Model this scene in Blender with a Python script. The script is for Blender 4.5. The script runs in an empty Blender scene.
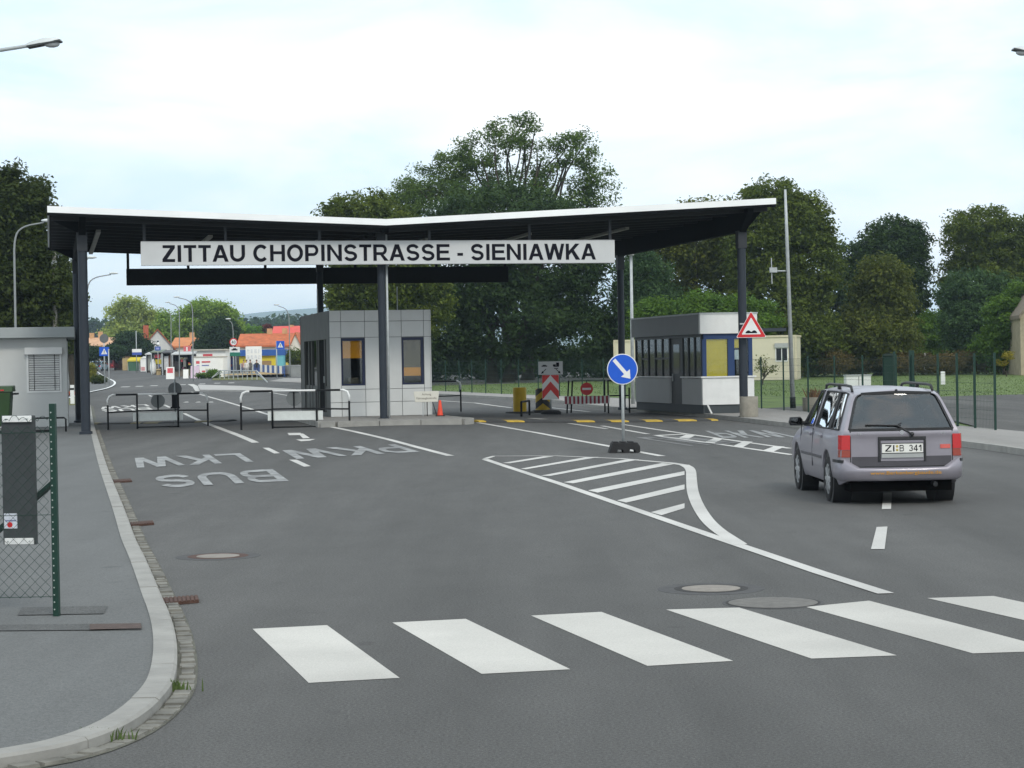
import bpy, math, random
import numpy as np
from mathutils import Vector, Matrix
random.seed(7); rng = np.random.default_rng(7)
SC = bpy.context.scene
COL = SC.collection
R = math.radians

# ------------------------------------------------------------------ camera
CAM_H, FPX, PITCH, ROLL = 1.85, 2000.0, math.atan(22/2000.0), R(1.0)
_F = np.array([0, math.cos(PITCH), -math.sin(PITCH)]); _Rt = np.array([1.0, 0, 0]); _U = np.cross(_Rt, _F)
CR = math.cos(ROLL)*_Rt - math.sin(ROLL)*_U
CU = math.sin(ROLL)*_Rt + math.cos(ROLL)*_U
cd = bpy.data.cameras.new('camera'); cam = bpy.data.objects.new('camera', cd); COL.objects.link(cam)
cd.sensor_width = 36; cd.lens = 36*FPX/1024; cd.clip_start = 0.5; cd.clip_end = 30000
cam.matrix_world = Matrix(((CR[0], CU[0], -_F[0], 0), (CR[1], CU[1], -_F[1], 0), (CR[2], CU[2], -_F[2], CAM_H), (0, 0, 0, 1)))
SC.camera = cam
SC.render.resolution_x, SC.render.resolution_y = 1024, 768

# ------------------------------------------------------------------ light
SUN_EL, SUN_AZ = R(40), R(158)          # azimuth clockwise from +Y: behind the camera, to the right
w = bpy.data.worlds.new('World'); SC.world = w; w.use_nodes = True
nt = w.node_tree; N = nt.nodes; L = nt.links; N.clear()
out = N.new('ShaderNodeOutputWorld'); bg = N.new('ShaderNodeBackground'); bg.inputs[1].default_value = 0.1
sky = N.new('ShaderNodeTexSky'); sky.sky_type = 'NISHITA'; sky.sun_disc = False
sky.sun_elevation = SUN_EL; sky.sun_rotation = SUN_AZ; sky.dust_density = 2.0; sky.air_density = 1.0
tc = N.new('ShaderNodeTexCoord'); mp = N.new('ShaderNodeMapping'); mp.inputs['Scale'].default_value = (1.0, 1.0, 3.2); mp.inputs['Location'].default_value = (0.35, 0.1, 0.4)
n1 = N.new('ShaderNodeTexNoise'); n1.inputs['Scale'].default_value = 5.5; n1.inputs['Detail'].default_value = 5; n1.inputs['Roughness'].default_value = .5; n1.inputs['Distortion'].default_value = .3
cr = N.new('ShaderNodeValToRGB'); cr.color_ramp.elements[0].position = .37; cr.color_ramp.elements[1].position = .66
cr.color_ramp.elements[0].color = (9.2, 11.2, 12.6, 1); cr.color_ramp.elements[1].color = (14.5, 14.5, 14.5, 1)
mx = N.new('ShaderNodeMix'); mx.data_type = 'RGBA'; mx.inputs[0].default_value = .93
L.new(tc.outputs['Generated'], mp.inputs[0]); L.new(mp.outputs[0], n1.inputs['Vector']); L.new(n1.outputs[0], cr.inputs[0])
L.new(sky.outputs[0], mx.inputs[6]); L.new(cr.outputs[0], mx.inputs[7]); L.new(mx.outputs[2], bg.inputs[0]); L.new(bg.outputs[0], out.inputs[0])
sl = bpy.data.lights.new('sun', 'SUN'); sl.energy = 1.5; sl.angle = R(11); sl.color = (1, .94, .84)
so = bpy.data.objects.new('sun', sl); COL.objects.link(so)
sd = Vector((math.sin(SUN_AZ)*math.cos(SUN_EL), math.cos(SUN_AZ)*math.cos(SUN_EL), math.sin(SUN_EL)))
so.rotation_euler = (-sd).to_track_quat('-Z', 'Y').to_euler()
HAZE = 1.7e-4
SC.cycles.volume_bounces = 1
SC.view_settings.view_transform = 'Standard'; SC.view_settings.look = 'None'; SC.view_settings.exposure = 0.0; SC.view_settings.gamma = 1.0

# ------------------------------------------------------------------ terrain height and pixel rays
YK = [-100, 70, 150, 210, 290, 400, 1000, 9000]; ZK = [0, 0, .30, .75, 1.65, 2.7, 6, 30]
def zb(Y): return float(np.interp(Y, YK, ZK))
def zg(X, Y): return zb(Y) + .2*math.exp(-((X+3.5)/4)**2/2 - ((Y-58)/12)**2/2)
def ray(u, v): return _F + CR*(u-512)/FPX + CU*(384-v)/FPX
def at(u, v, dz=0.0):                   # where a pixel's ray meets the ground (+dz)
    d = ray(u, v)
    f = lambda t: CAM_H+d[2]*t-zg(d[0]*t, d[1]*t)-dz
    lo, hi = 2.0, 2.0
    while hi < 330 and f(hi) > 0: lo = hi; hi += 2.0
    for _ in range(24):
        mid = (lo+hi)/2
        if f(mid) > 0: lo = mid
        else: hi = mid
    return Vector((d[0]*hi, d[1]*hi, zg(d[0]*hi, d[1]*hi)+dz))
def px(u, v, D):
    d = ray(u, v); t = D/d[1]
    return Vector((d[0]*t, d[1]*t, CAM_H+d[2]*t))
def pz(u, D, v=365):                    # point on the ground below a pixel column
    p = px(u, v, D); return Vector((p.x, p.y, zg(p.x, p.y)))

# ------------------------------------------------------------------ materials
_m = {}
def mat(name, col, rough=.6, metal=0.0, var=.12, scale=6.0, bump=0.0, spec=.4, bscale=None, coat=0.0, fine=0.0):
    if name in _m: return _m[name]
    m = bpy.data.materials.new(name); m.use_nodes = True; _m[name] = m
    t = m.node_tree; b = t.nodes['Principled BSDF']; l = t.links
    b.inputs['Roughness'].default_value = rough; b.inputs['Metallic'].default_value = metal; b.inputs['Specular IOR Level'].default_value = spec
    b.inputs['Coat Weight'].default_value = coat
    c = tuple(col)+(1,)
    b.inputs['Base Color'].default_value = c
    if var > 0:
        tc = t.nodes.new('ShaderNodeTexCoord'); n = t.nodes.new('ShaderNodeTexNoise'); n.inputs['Scale'].default_value = scale; n.inputs['Detail'].default_value = 6; n.inputs['Roughness'].default_value = .65
        l.new(tc.outputs['Object'], n.inputs['Vector'])
        r = t.nodes.new('ShaderNodeMapRange'); r.inputs[1].default_value = .3; r.inputs[2].default_value = .7; r.inputs[3].default_value = 1-var; r.inputs[4].default_value = 1+var
        l.new(n.outputs[0], r.inputs[0])
        v = t.nodes.new('ShaderNodeVectorMath'); v.operation = 'SCALE'; v.inputs[0].default_value = c[:3]; l.new(r.outputs[0], v.inputs['Scale']); l.new(v.outputs[0], b.inputs['Base Color'])
        r2 = t.nodes.new('ShaderNodeMapRange'); r2.inputs[3].default_value = max(.02, rough-.12); r2.inputs[4].default_value = min(1, rough+.12); l.new(n.outputs[0], r2.inputs[0]); l.new(r2.outputs[0], b.inputs['Roughness'])
        if bump > 0:
            n2 = t.nodes.new('ShaderNodeTexNoise'); n2.inputs['Scale'].default_value = bscale or scale*6; n2.inputs['Detail'].default_value = 4; l.new(tc.outputs['Object'], n2.inputs['Vector'])
            bp = t.nodes.new('ShaderNodeBump'); bp.inputs['Strength'].default_value = bump; bp.inputs['Distance'].default_value = .02; l.new(n2.outputs[0], bp.inputs['Height']); l.new(bp.outputs[0], b.inputs['Normal'])
    return m
def nodes(m): return m.node_tree.nodes, m.node_tree.links, m.node_tree.nodes['Principled BSDF']
def mnode(nt, typ, **kw):
    n = nt.nodes.new(typ)
    for k, v in kw.items(): setattr(n, k, v)
    return n

def asphalt(name, c, patchy=.20, speck=.5):
    m = bpy.data.materials.new(name); m.use_nodes = True; t = m.node_tree; b = t.nodes['Principled BSDF']; l = t.links
    tc = t.nodes.new('ShaderNodeTexCoord')
    def noise(s, d=5, ro=.6, sc=(1, 1, 1)):
        mp = t.nodes.new('ShaderNodeMapping'); mp.inputs['Scale'].default_value = sc; l.new(tc.outputs['Object'], mp.inputs[0])
        n = t.nodes.new('ShaderNodeTexNoise'); n.inputs['Scale'].default_value = s; n.inputs['Detail'].default_value = d; n.inputs['Roughness'].default_value = ro; l.new(mp.outputs[0], n.inputs['Vector']); return n
    def rng_(n, a, bb, lo, hi):
        r = t.nodes.new('ShaderNodeMapRange'); r.inputs[1].default_value = a; r.inputs[2].default_value = bb; r.inputs[3].default_value = lo; r.inputs[4].default_value = hi; l.new(n.outputs[0], r.inputs[0]); return r
    def mul(a, bb):
        x = t.nodes.new('ShaderNodeMath'); x.operation = 'MULTIPLY'; l.new(a.outputs[0], x.inputs[0]); l.new(bb.outputs[0], x.inputs[1]); return x
    big = rng_(noise(.22, 4, .6, (1.3, .16, 1)), .3, .7, 1-patchy, 1+patchy)
    mid = rng_(noise(1.6, 5, .7, (1, .45, 1)), .3, .7, 1-patchy*.45, 1+patchy*.45)
    fin = rng_(noise(55, 3, .8), .3, .7, 1-speck, 1+speck)
    gr = rng_(noise(190, 2, .8), .3, .75, 1-speck, 1+speck)
    strk = noise(.9, 4, .6, (1.6, .10, 1)); strk.inputs['Distortion'].default_value = .3
    tyre = rng_(strk, .35, .65, 1-patchy*.5, 1+patchy*.35)
    spots = rng_(noise(2.3, 2, .5), .70, .76, 1.0, .80)
    f = mul(mul(mul(big, mid), mul(tyre, spots)), mul(fin, gr))
    v = t.nodes.new('ShaderNodeVectorMath'); v.operation = 'SCALE'; v.inputs[0].default_value = c; l.new(f.outputs[0], v.inputs['Scale']); l.new(v.outputs[0], b.inputs['Base Color'])
    b.inputs['Roughness'].default_value = .85; b.inputs['Specular IOR Level'].default_value = .3
    n2 = noise(120, 3, .7); bp = t.nodes.new('ShaderNodeBump'); bp.inputs['Strength'].default_value = .5; bp.inputs['Distance'].default_value = .006; l.new(n2.outputs[0], bp.inputs['Height']); l.new(bp.outputs[0], b.inputs['Normal'])
    return m
M_ROAD = asphalt('road_asphalt', (.091, .0905, .087))
M_PAVE = asphalt('pavement_asphalt', (.122, .126, .124), .12, .28)
M_PATCH = asphalt('patch_asphalt', (.088, .09, .088), .2)
M_PAVE2 = asphalt('pavement_slabs', (.27, .26, .245), .12, .2)
M_LOT = asphalt('gravel_lot', (.085, .083, .078), .3, .5)
def paint(name, c, wear=.35):
    m = bpy.data.materials.new(name); m.use_nodes = True; t = m.node_tree; b = t.nodes['Principled BSDF']; l = t.links
    tc = t.nodes.new('ShaderNodeTexCoord'); n = t.nodes.new('ShaderNodeTexNoise'); n.inputs['Scale'].default_value = 2.2; n.inputs['Detail'].default_value = 10; n.inputs['Roughness'].default_value = .8
    l.new(tc.outputs['Object'], n.inputs['Vector'])
    r = t.nodes.new('ShaderNodeValToRGB'); r.color_ramp.elements[0].position = wear; r.color_ramp.elements[1].position = wear+.13
    r.color_ramp.elements[0].color = tuple(.35*x+.08 for x in c)+(1,); r.color_ramp.elements[1].color = tuple(c)+(1,)
    l.new(n.outputs[0], r.inputs[0])
    n4 = t.nodes.new('ShaderNodeTexNoise'); n4.inputs['Scale'].default_value = .5; n4.inputs['Detail'].default_value = 5; l.new(tc.outputs['Object'], n4.inputs['Vector'])
    r4 = t.nodes.new('ShaderNodeMapRange'); r4.inputs[1].default_value = .35; r4.inputs[2].default_value = .65; r4.inputs[3].default_value = .80; r4.inputs[4].default_value = 1.04; l.new(n4.outputs[0], r4.inputs[0])
    n3 = t.nodes.new('ShaderNodeTexNoise'); n3.inputs['Scale'].default_value = 90; l.new(tc.outputs['Object'], n3.inputs['Vector'])
    r3 = t.nodes.new('ShaderNodeMapRange'); r3.inputs[1].default_value = .3; r3.inputs[2].default_value = .7; r3.inputs[3].default_value = .88; r3.inputs[4].default_value = 1.08; l.new(n3.outputs[0], r3.inputs[0])
    v = t.nodes.new('ShaderNodeVectorMath'); v.operation = 'SCALE'; l.new(r.outputs[0], v.inputs[0]); m4 = t.nodes.new('ShaderNodeMath'); m4.operation = 'MULTIPLY'; l.new(r3.outputs[0], m4.inputs[0]); l.new(r4.outputs[0], m4.inputs[1]); l.new(m4.outputs[0], v.inputs['Scale'])
    l.new(v.outputs[0], b.inputs['Base Color']); b.inputs['Roughness'].default_value = .75; return m
M_ZEB = paint('zebra_paint', (.52, .505, .465), .24); M_LINE = paint('line_paint', (.55, .54, .51), .26); M_WORN = paint('worn_paint', (.36, .37, .365), .46)
M_VWORN = paint('faded_paint', (.27, .275, .27), .52)
M_KERB = mat('kerb_granite', (.28, .275, .255), .85, 0, .18, 2.5, .3); M_SETT = mat('sett_stone', (.165, .16, .14), .9, 0, .5, 3, .5)
M_CONC = mat('concrete', (.30, .28, .235), .9, 0, .2, 4, .3)
M_DKGREY = mat('dark_grey_steel', (.028, .035, .046), .55, 0, .10, 3, 0, .25); M_SOFFIT = mat('soffit_charcoal', (.006, .007, .008), .85, 0, .25, 2, 0, .1)
M_BLACK = mat('black_paint', (.012, .013, .014), .6, 0, .15, 8, 0, .15); M_RUBBER = mat('black_rubber', (.02, .02, .021), .85, 0, .3, 12, .3)
M_WHITE = mat('white_paint', (.72, .73, .72), .5, 0, .06, 3); M_SIGNW = mat('sign_white', (.55, .565, .57), .5, 0, .05, 1.5)
M_FASC = mat('fascia_white', (.86, .88, .88), .5, 0, .06, .7); M_LETTER = mat('letter_black', (.010, .010, .016), .8, 0, .05, 6, 0, .1)
M_TILE = mat('booth_tile', (.54, .555, .55), .4, 0, .06, 1.3); M_JOINT = mat('tile_joint', (.14, .15, .155), .8, 0, .1)
M_GALV = mat('galvanised_steel', (.42, .45, .455), .5, .1, .15, 6); M_LGREY = mat('light_grey_paint', (.36, .375, .37), .6, 0, .07, 2)
M_GREEN = mat('fence_green', (.006, .035, .024), .45, 0, .15, 8); M_RED = mat('sign_red', (.55, .015, .02), .45, 0, .05); M_BLUE = mat('sign_blue', (.005, .09, .55), .4, 0, .05)
M_NAVY = mat('frame_navy', (.006, .012, .045), .45, 0, .05); M_FBLUE = mat('frame_blue', (.014, .042, .13), .5, 0, .08)
M_YEL = mat('bollard_yellow', (.55, .36, .012), .6, 0, .15, 4); M_ORANGE = mat('cone_orange', (.75, .07, .03), .55, 0, .1, 6)
M_BLIND_O = mat('blind_orange', (.80, .32, .01), .8, 0, .06, 6); M_BLIND_Y = mat('blind_yellow', (.85, .62, .02), .8, 0, .08, 6)
M_SIGNBACK = mat('sign_back_grey', (.13, .14, .14), .55, .2, .1, 5); M_STEELBOX = mat('panel_grey', (.045, .052, .055), .6, 0, .15, 5)
M_RUST = mat('rusty_iron', (.075, .040, .030), .9, 0, .3, 10, .4); M_MANH = mat('manhole_concrete', (.23, .21, .185), .9, 0, .2, 8, .3); M_IRON = mat('cast_iron', (.035, .034, .033), .8, .2, .3, 20, .4)
M_CREAM = mat('cream_panel', (.60, .56, .42), .6, 0, .05, 1); M_REDROOF = mat('roof_tile_red', (.36, .11, .055), .85, 0, .18, 2.5, .3); M_CORAL = mat('roof_coral', (.62, .10, .08), .7, 0, .1, 1)
M_BROWNROOF = mat('roof_old_brown', (.20, .165, .125), .9, 0, .25, 3, .4); M_PLASTER = mat('old_plaster', (.36, .31, .22), .9, 0, .25, 2, .3); M_BRICK = mat('old_brick', (.26, .09, .055), .9, 0, .3, 6, .3)
M_BARK = mat('bark', (.05, .042, .03), .95, 0, .3, 5, .5); M_GBOX = mat('bin_green', (.022, .055, .015), .5, 0, .15, 4)
def glass(name, tint=(.55, .62, .6), refl=.12, dens=.5):
    m = bpy.data.materials.new(name); m.use_nodes = True; t = m.node_tree; t.nodes.clear(); l = t.links
    o = t.nodes.new('ShaderNodeOutputMaterial'); tr = t.nodes.new('ShaderNodeBsdfTransparent'); tr.inputs[0].default_value = tuple(x*dens for x in tint)+(1,)
    g = t.nodes.new('ShaderNodeBsdfGlossy'); g.inputs['Roughness'].default_value = .03; g.inputs[0].default_value = (1, 1, 1, 1)
    lw = t.nodes.new('ShaderNodeFresnel'); lw.inputs[0].default_value = 1.5; ad = t.nodes.new('ShaderNodeMath'); ad.operation = 'ADD'; ad.inputs[1].default_value = refl; ad.use_clamp = True; l.new(lw.outputs[0], ad.inputs[0])
    mxx = t.nodes.new('ShaderNodeMixShader'); l.new(ad.outputs[0], mxx.inputs[0]); l.new(tr.outputs[0], mxx.inputs[1]); l.new(g.outputs[0], mxx.inputs[2]); l.new(mxx.outputs[0], o.inputs[0]); return m
M_GLASS = glass('window_glass', (.95, 1, 1), .0, .92); M_CARGLASS = glass('car_glass', (.5, .56, .52), .08, .60); M_DARKGLASS = glass('dark_glass', (.3, .33, .33), .02, .5)

# ------------------------------------------------------------------ mesh helpers
class MB:
    def __init__(s): s.v = []; s.f = []
    def add(s, vs, fs):
        n = len(s.v); s.v += [tuple(p) for p in vs]; s.f += [tuple(i+n for i in f) for f in fs]; return s
    def box(s, x0, x1, y0, y1, z0, z1):
        return s.add([(x0, y0, z0), (x1, y0, z0), (x1, y1, z0), (x0, y1, z0), (x0, y0, z1), (x1, y0, z1), (x1, y1, z1), (x0, y1, z1)],
                     [(0, 3, 2, 1), (4, 5, 6, 7), (0, 1, 5, 4), (1, 2, 6, 5), (2, 3, 7, 6), (3, 0, 4, 7)])
    def bar(s, p, q, wd, h=None, up=(0, 0, 1)):
        p, q = Vector(p), Vector(q); h = h or wd; d = (q-p).normalized(); u = Vector(up)
        if abs(d.dot(u)) > .98: u = Vector((0, 1, 0))
        a = d.cross(u).normalized()*wd/2; b = a.cross(d).normalized()*h/2
        vs = [p-a-b, p+a-b, p+a+b, p-a+b, q-a-b, q+a-b, q+a+b, q-a+b]
        return s.add(vs, [(0, 1, 2, 3), (7, 6, 5, 4), (0, 4, 5, 1), (1, 5, 6, 2), (2, 6, 7, 3), (3, 7, 4, 0)])
    def tube(s, pts, r, n=8, cap=True):
        pts = [Vector(p) for p in pts]; k = len(pts); rs = r if isinstance(r, (list, tuple)) else [r]*k
        if len(rs) != k: rs = [float(np.interp(i/(k-1), np.linspace(0, 1, len(rs)), rs)) for i in range(k)]
        base = len(s.v); ref = None
        for i, p in enumerate(pts):
            d = (pts[min(i+1, k-1)]-pts[max(i-1, 0)]).normalized()
            if ref is None: ref = Vector((1, 0, 0)) if abs(d.x) < .8 else Vector((0, 1, 0))
            a = (ref - d*ref.dot(d)).normalized(); b = d.cross(a); ref = a
            for j in range(n):
                t = 2*math.pi*j/n; s.v.append(tuple(p+a*math.cos(t)*rs[i]+b*math.sin(t)*rs[i]))
        for i in range(k-1):
            for j in range(n):
                j2 = (j+1) % n; s.f.append((base+i*n+j, base+i*n+j2, base+(i+1)*n+j2, base+(i+1)*n+j))
        if cap:
            s.f.append(tuple(base+j for j in range(n))[::-1]); s.f.append(tuple(base+(k-1)*n+j for j in range(n)))
        return s
    def prism(s, pts, vec):
        n = len(pts); pts = [Vector(p) for p in pts]; v = Vector(vec)
        return s.add(pts+[p+v for p in pts], [tuple(range(n))[::-1], tuple(range(n, 2*n))]+[(i, (i+1) % n, n+(i+1) % n, n+i) for i in range(n)])
    def lathe(s, prof, n=24, c=(0, 0, 0)):
        base = len(s.v)
        for r, z in prof:
            for j in range(n):
                t = 2*math.pi*j/n; s.v.append((c[0]+r*math.cos(t), c[1]+r*math.sin(t), c[2]+z))
        for i in range(len(prof)-1):
            for j in range(n):
                j2 = (j+1) % n; s.f.append((base+i*n+j, base+i*n+j2, base+(i+1)*n+j2, base+(i+1)*n+j))
        s.f.append(tuple(base+j for j in range(n))[::-1]); s.f.append(tuple(base+(len(prof)-1)*n+j for j in range(n)))
        return s
    def ball(s, c, r, n=12, m=8):
        r = r if isinstance(r, (tuple, list)) else (r, r, r)
        prof = [(math.sin(math.pi*i/m), -math.cos(math.pi*i/m)) for i in range(m+1)]; base = len(s.v)
        for a, z in prof:
            for j in range(n):
                t = 2*math.pi*j/n; s.v.append((c[0]+r[0]*a*math.cos(t), c[1]+r[1]*a*math.sin(t), c[2]+r[2]*z))
        for i in range(m):
            for j in range(n):
                j2 = (j+1) % n; s.f.append((base+i*n+j, base+i*n+j2, base+(i+1)*n+j2, base+(i+1)*n+j))
        return s
    def disc_y(s, c, r, th, n=32, y=0):      # disc facing -Y, thickness th
        pts = [(c[0]+r*math.cos(2*math.pi*j/n), c[1], c[2]+r*math.sin(2*math.pi*j/n)) for j in range(n)]
        return s.prism(pts, (0, th, 0))
    def build(s, name, m, parent=None, smooth=False, bevel=0.0, auto=None, weld=False):
        if weld:
            key = {}; mp_ = []; nv = []
            for p in s.v:
                k = tuple(round(c*5000) for c in p)
                if k not in key: key[k] = len(nv); nv.append(p)
                mp_.append(key[k])
            s.v = nv; s.f = [tuple(mp_[i] for i in f) for f in s.f]; s.f = [f for f in s.f if len(set(f)) == len(f)]
        me = bpy.data.meshes.new(name); me.from_pydata(s.v, [], s.f); me.update()
        me.materials.append(m); o = bpy.data.objects.new(name, me); COL.objects.link(o)
        if smooth: me.polygons.foreach_set('use_smooth', [True]*len(me.polygons))
        if auto: me.set_sharp_from_angle(angle=R(auto))
        if bevel > 0:
            bm = o.modifiers.new('bevel', 'BEVEL'); bm.width = bevel; bm.segments = 2; bm.limit_method = 'ANGLE'
        if parent: o.parent = parent
        return o
def tag(o, label=None, cat=None, group=None, kind=None):
    if label: o['label'] = label
    if cat: o['category'] = cat
    if group: o['group'] = group
    if kind: o['kind'] = kind
    return o
def thing(name, label, cat, loc=(0, 0, 0), rz=0.0, group=None):
    o = bpy.data.objects.new(name, None); COL.objects.link(o); o.location = loc; o.rotation_euler = (0, 0, rz); o.empty_display_size = .2
    return tag(o, label, cat, group)
def struct(name, mb, m, smooth=False): return tag(mb.build(name, m, None, smooth), kind='structure')
def text(body, name, m, parent, loc, height, width=None, bold=.012, th=.004, rotx=90, rotz=0, align='c'):
    cu = bpy.data.curves.new(name, 'FONT'); cu.body = body; cu.offset = bold; cu.extrude = 0; cu.size = 1; cu.resolution_u = 4
    if '\n' in body: cu.align_x = 'CENTER'
    ob = bpy.data.objects.new('tmp_text', cu); me = bpy.data.meshes.new_from_object(ob); bpy.data.objects.remove(ob); bpy.data.curves.remove(cu)
    n = len(me.vertices); co = np.empty(n*3); me.vertices.foreach_get('co', co); co = co.reshape(-1, 3)
    lo, hi = co.min(0), co.max(0); s = height/(hi[1]-lo[1]); sx = (width/(hi[0]-lo[0])) if width else s
    co[:, 0] = (co[:, 0]-(lo[0]+hi[0])/2)*sx; co[:, 1] = (co[:, 1]-(lo[1]+hi[1])/2)*s
    me.vertices.foreach_set('co', co.ravel()); me.update(); me.materials.clear(); me.materials.append(m); me.name = name
    o = bpy.data.objects.new(name, me); COL.objects.link(o); o.parent = parent; o.location = loc; o.rotation_euler = (R(rotx), 0, R(rotz))
    return o

# ------------------------------------------------------------------ bold grotesque capitals built from strokes
def _thick(path, t):
    P = [Vector(p) for p in path]; L_, R_ = [], []
    for i, p in enumerate(P):
        d = (P[min(i+1, len(P)-1)]-P[max(i-1, 0)]).normalized(); n = Vector((-d.y, d.x))
        if 0 < i < len(P)-1:
            d1 = (P[i]-P[i-1]).normalized(); k = 1/max(.5, n.dot(Vector((-d1.y, d1.x))))
        else: k = 1
        L_.append(p+n*t/2*k); R_.append(p-n*t/2*k)
    return [[R_[i], R_[i+1], L_[i+1], L_[i]] for i in range(len(P)-1)]
def _arc(cx, cy, rx, ry, a0, a1, n=18): return [(cx+rx*math.cos(R(a0+(a1-a0)*i/n)), cy+ry*math.sin(R(a0+(a1-a0)*i/n))) for i in range(n+1)]
ADV = dict(Z=.85, I=.39, T=.85, A=1.0, U=1.0, C=1.0, H=1.0, O=1.08, P=.93, N=1.0, S=.93, R=1.0, E=.92, W=1.32, K=1.0, B=1.0, L=.85)
ADV.update({'-': .47, ' ': .36, '1': .78, '3': .78, '4': .80, '0': .80})
def glyph(c, t):
    W = ADV[c]-.12; h = t*.86; q = lambda x0, x1, y0, y1: [(x0, y0), (x1, y0), (x1, y1), (x0, y1)]
    e = t/2; g = h/2
    def bowl(y0, y1, w_, start=e): r = (y1-y0)/2; return _thick([(start, y1), (w_-e-r*.9, y1)]+_arc(w_-e-r*.9, (y0+y1)/2, r*.9, r, 90, -90, 14)[1:]+[(start, y0)], h)
    if c == 'Z': return [q(.02, W, 1-h, 1), [(W-1.35*t, 1-h), (W, 1-h), (1.35*t, h), (0, h)], q(0, W, 0, h)]
    if c == 'I': return [q(W/2-e, W/2+e, 0, 1)]
    if c == 'T': return [q(0, W, 1-h, 1), q(W/2-e, W/2+e, 0, 1-h)]
    if c == 'A': return [[(-.03, 0), (1.05*t-.03, 0), (W/2+.45*t, 1), (W/2-.6*t, 1)], [(W+.03-1.05*t, 0), (W+.03, 0), (W/2+.6*t, 1), (W/2-.45*t, 1)], q(.24*W, .76*W, .22, .22+h)]
    if c == 'U': return [q(0, t, .4, 1), q(W-t, W, .4, 1)]+_thick(_arc(W/2, .4, W/2-e, .4-g, 180, 360), t*.95)
    if c == 'C': return _thick(_arc(W/2+.02, .5, W/2-e+.02, .51-g, 42, 318, 26), t*.97)
    if c == 'O': return _thick(_arc(W/2, .5, W/2-e, .51-g, 0, 360, 36), t*.97)
    if c == '0': return _thick(_arc(W/2, .5, W/2-e, .51-g, 0, 360, 30), t*.9)
    if c == 'H': return [q(0, t, 0, 1), q(W-t, W, 0, 1), q(t, W-t, .5-g+.02, .5+g+.02)]
    if c == 'N': return [q(0, t, 0, 1), q(W-t, W, 0, 1), [(t*.9, 1), (-.0, 1), (W-t*.9, 0), (W, 0)][::-1]]
    if c == 'E': return [q(0, t, 0, 1), q(t, W, 1-h, 1), q(t, W-.05, .5-g+.02, .5+g+.02), q(t, W+.02, 0, h)]
    if c == 'L': return [q(0, t, 0, 1), q(t, W, 0, h)]
    if c == 'P': return [q(0, t, 0, 1)]+bowl(.40, 1-g, W, t)
    if c == 'R': return [q(0, t, 0, 1)]+bowl(.44, 1-g, W-.04, t)+[[(W-1.2*t+.03, 0), (W+.05, 0), (.62*W, .46), (.40*W, .46)]]
    if c == 'B': return [q(0, t, 0, 1)]+bowl(.53, 1-g, W-.04, t)+bowl(g, .53, W, t)
    if c == 'S':
        ry = (1-g-.5)/2+.004; rx = W/2-e
        return _thick(_arc(W/2, .5+ry, rx*.95, ry, 15, 262, 20)+_arc(W/2, .5-ry, rx, ry, 82, -165, 20), t*.9)
    if c == 'K': return [q(0, t, 0, 1), [(t, .28), (W, 1), (W-1.35*t, 1), (t, .56)], [(W-1.25*t, 0), (W+.03, 0), (.55*W, .66), (.38*W, .5)]]
    if c == 'W':
        k = .95*t; return [[(.25*W-k*.6, 0), (.25*W+k*.55, 0), (k-.03, 1), (-.03, 1)], [(.25*W-k*.5, 0), (.25*W+k*.6, 0), (.5*W+k*.5, 1), (.5*W-k*.6, 1)], [(.75*W-k*.6, 0), (.75*W+k*.5, 0), (.5*W+k*.6, 1), (.5*W-k*.5, 1)], [(.75*W-k*.55, 0), (.75*W+k*.6, 0), (W+.03, 1), (W-k+.03, 1)]]
    if c == '-': return [q(0, W, .28, .28+h)]
    if c == '1': return [q(W*.62-e, W*.62+e, 0, 1), [(W*.62-e, .72), (W*.62-e, .98), (.06, .80), (.06, .62)]]
    if c == '4': return [q(W*.70-e, W*.70+e, 0, 1), q(0, W+.02, .22, .22+h), [(0, .22+h), (t*1.1, .22+h), (W*.70-e, .80), (W*.70-e, 1)]]
    if c == '3': return _thick(_arc(W/2, .5+.212, (W/2-e)*.92, .212, 165, -90, 18), t*.85)+_thick(_arc(W/2, .5-.212, W/2-e, .212, 90, -165, 18), t*.85)
    return []
def capitals(body, t=.2):               # list of flat polygons, cap height 1, and total width
    x = 0; polys = []
    for c in body:
        for P in glyph(c, t): polys.append([(p[0]+x+.06, p[1]) for p in P])
        x += ADV[c]
    return polys, x
def captext(body, name, m, parent, loc, height, width=None, t=.2, rotz=0, step=.0006):
    polys, w_ = capitals(body, t); xs = [p[0] for P in polys for p in P]; x0, x1 = min(xs), max(xs); sx = width/(x1-x0) if width else height
    mb = MB()
    for i, P in enumerate(polys):
        a = sum(P[k][0]*P[(k+1) % len(P)][1]-P[(k+1) % len(P)][0]*P[k][1] for k in range(len(P))); P = P if a > 0 else P[::-1]
        mb.add([((p[0]-(x0+x1)/2)*sx, -(i % 7)*step, (p[1]-.5)*height) for p in P], [tuple(range(len(P)))])
    o = mb.build(name, m, parent); o.location = loc; o.rotation_euler = (0, 0, R(rotz)); return o

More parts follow.
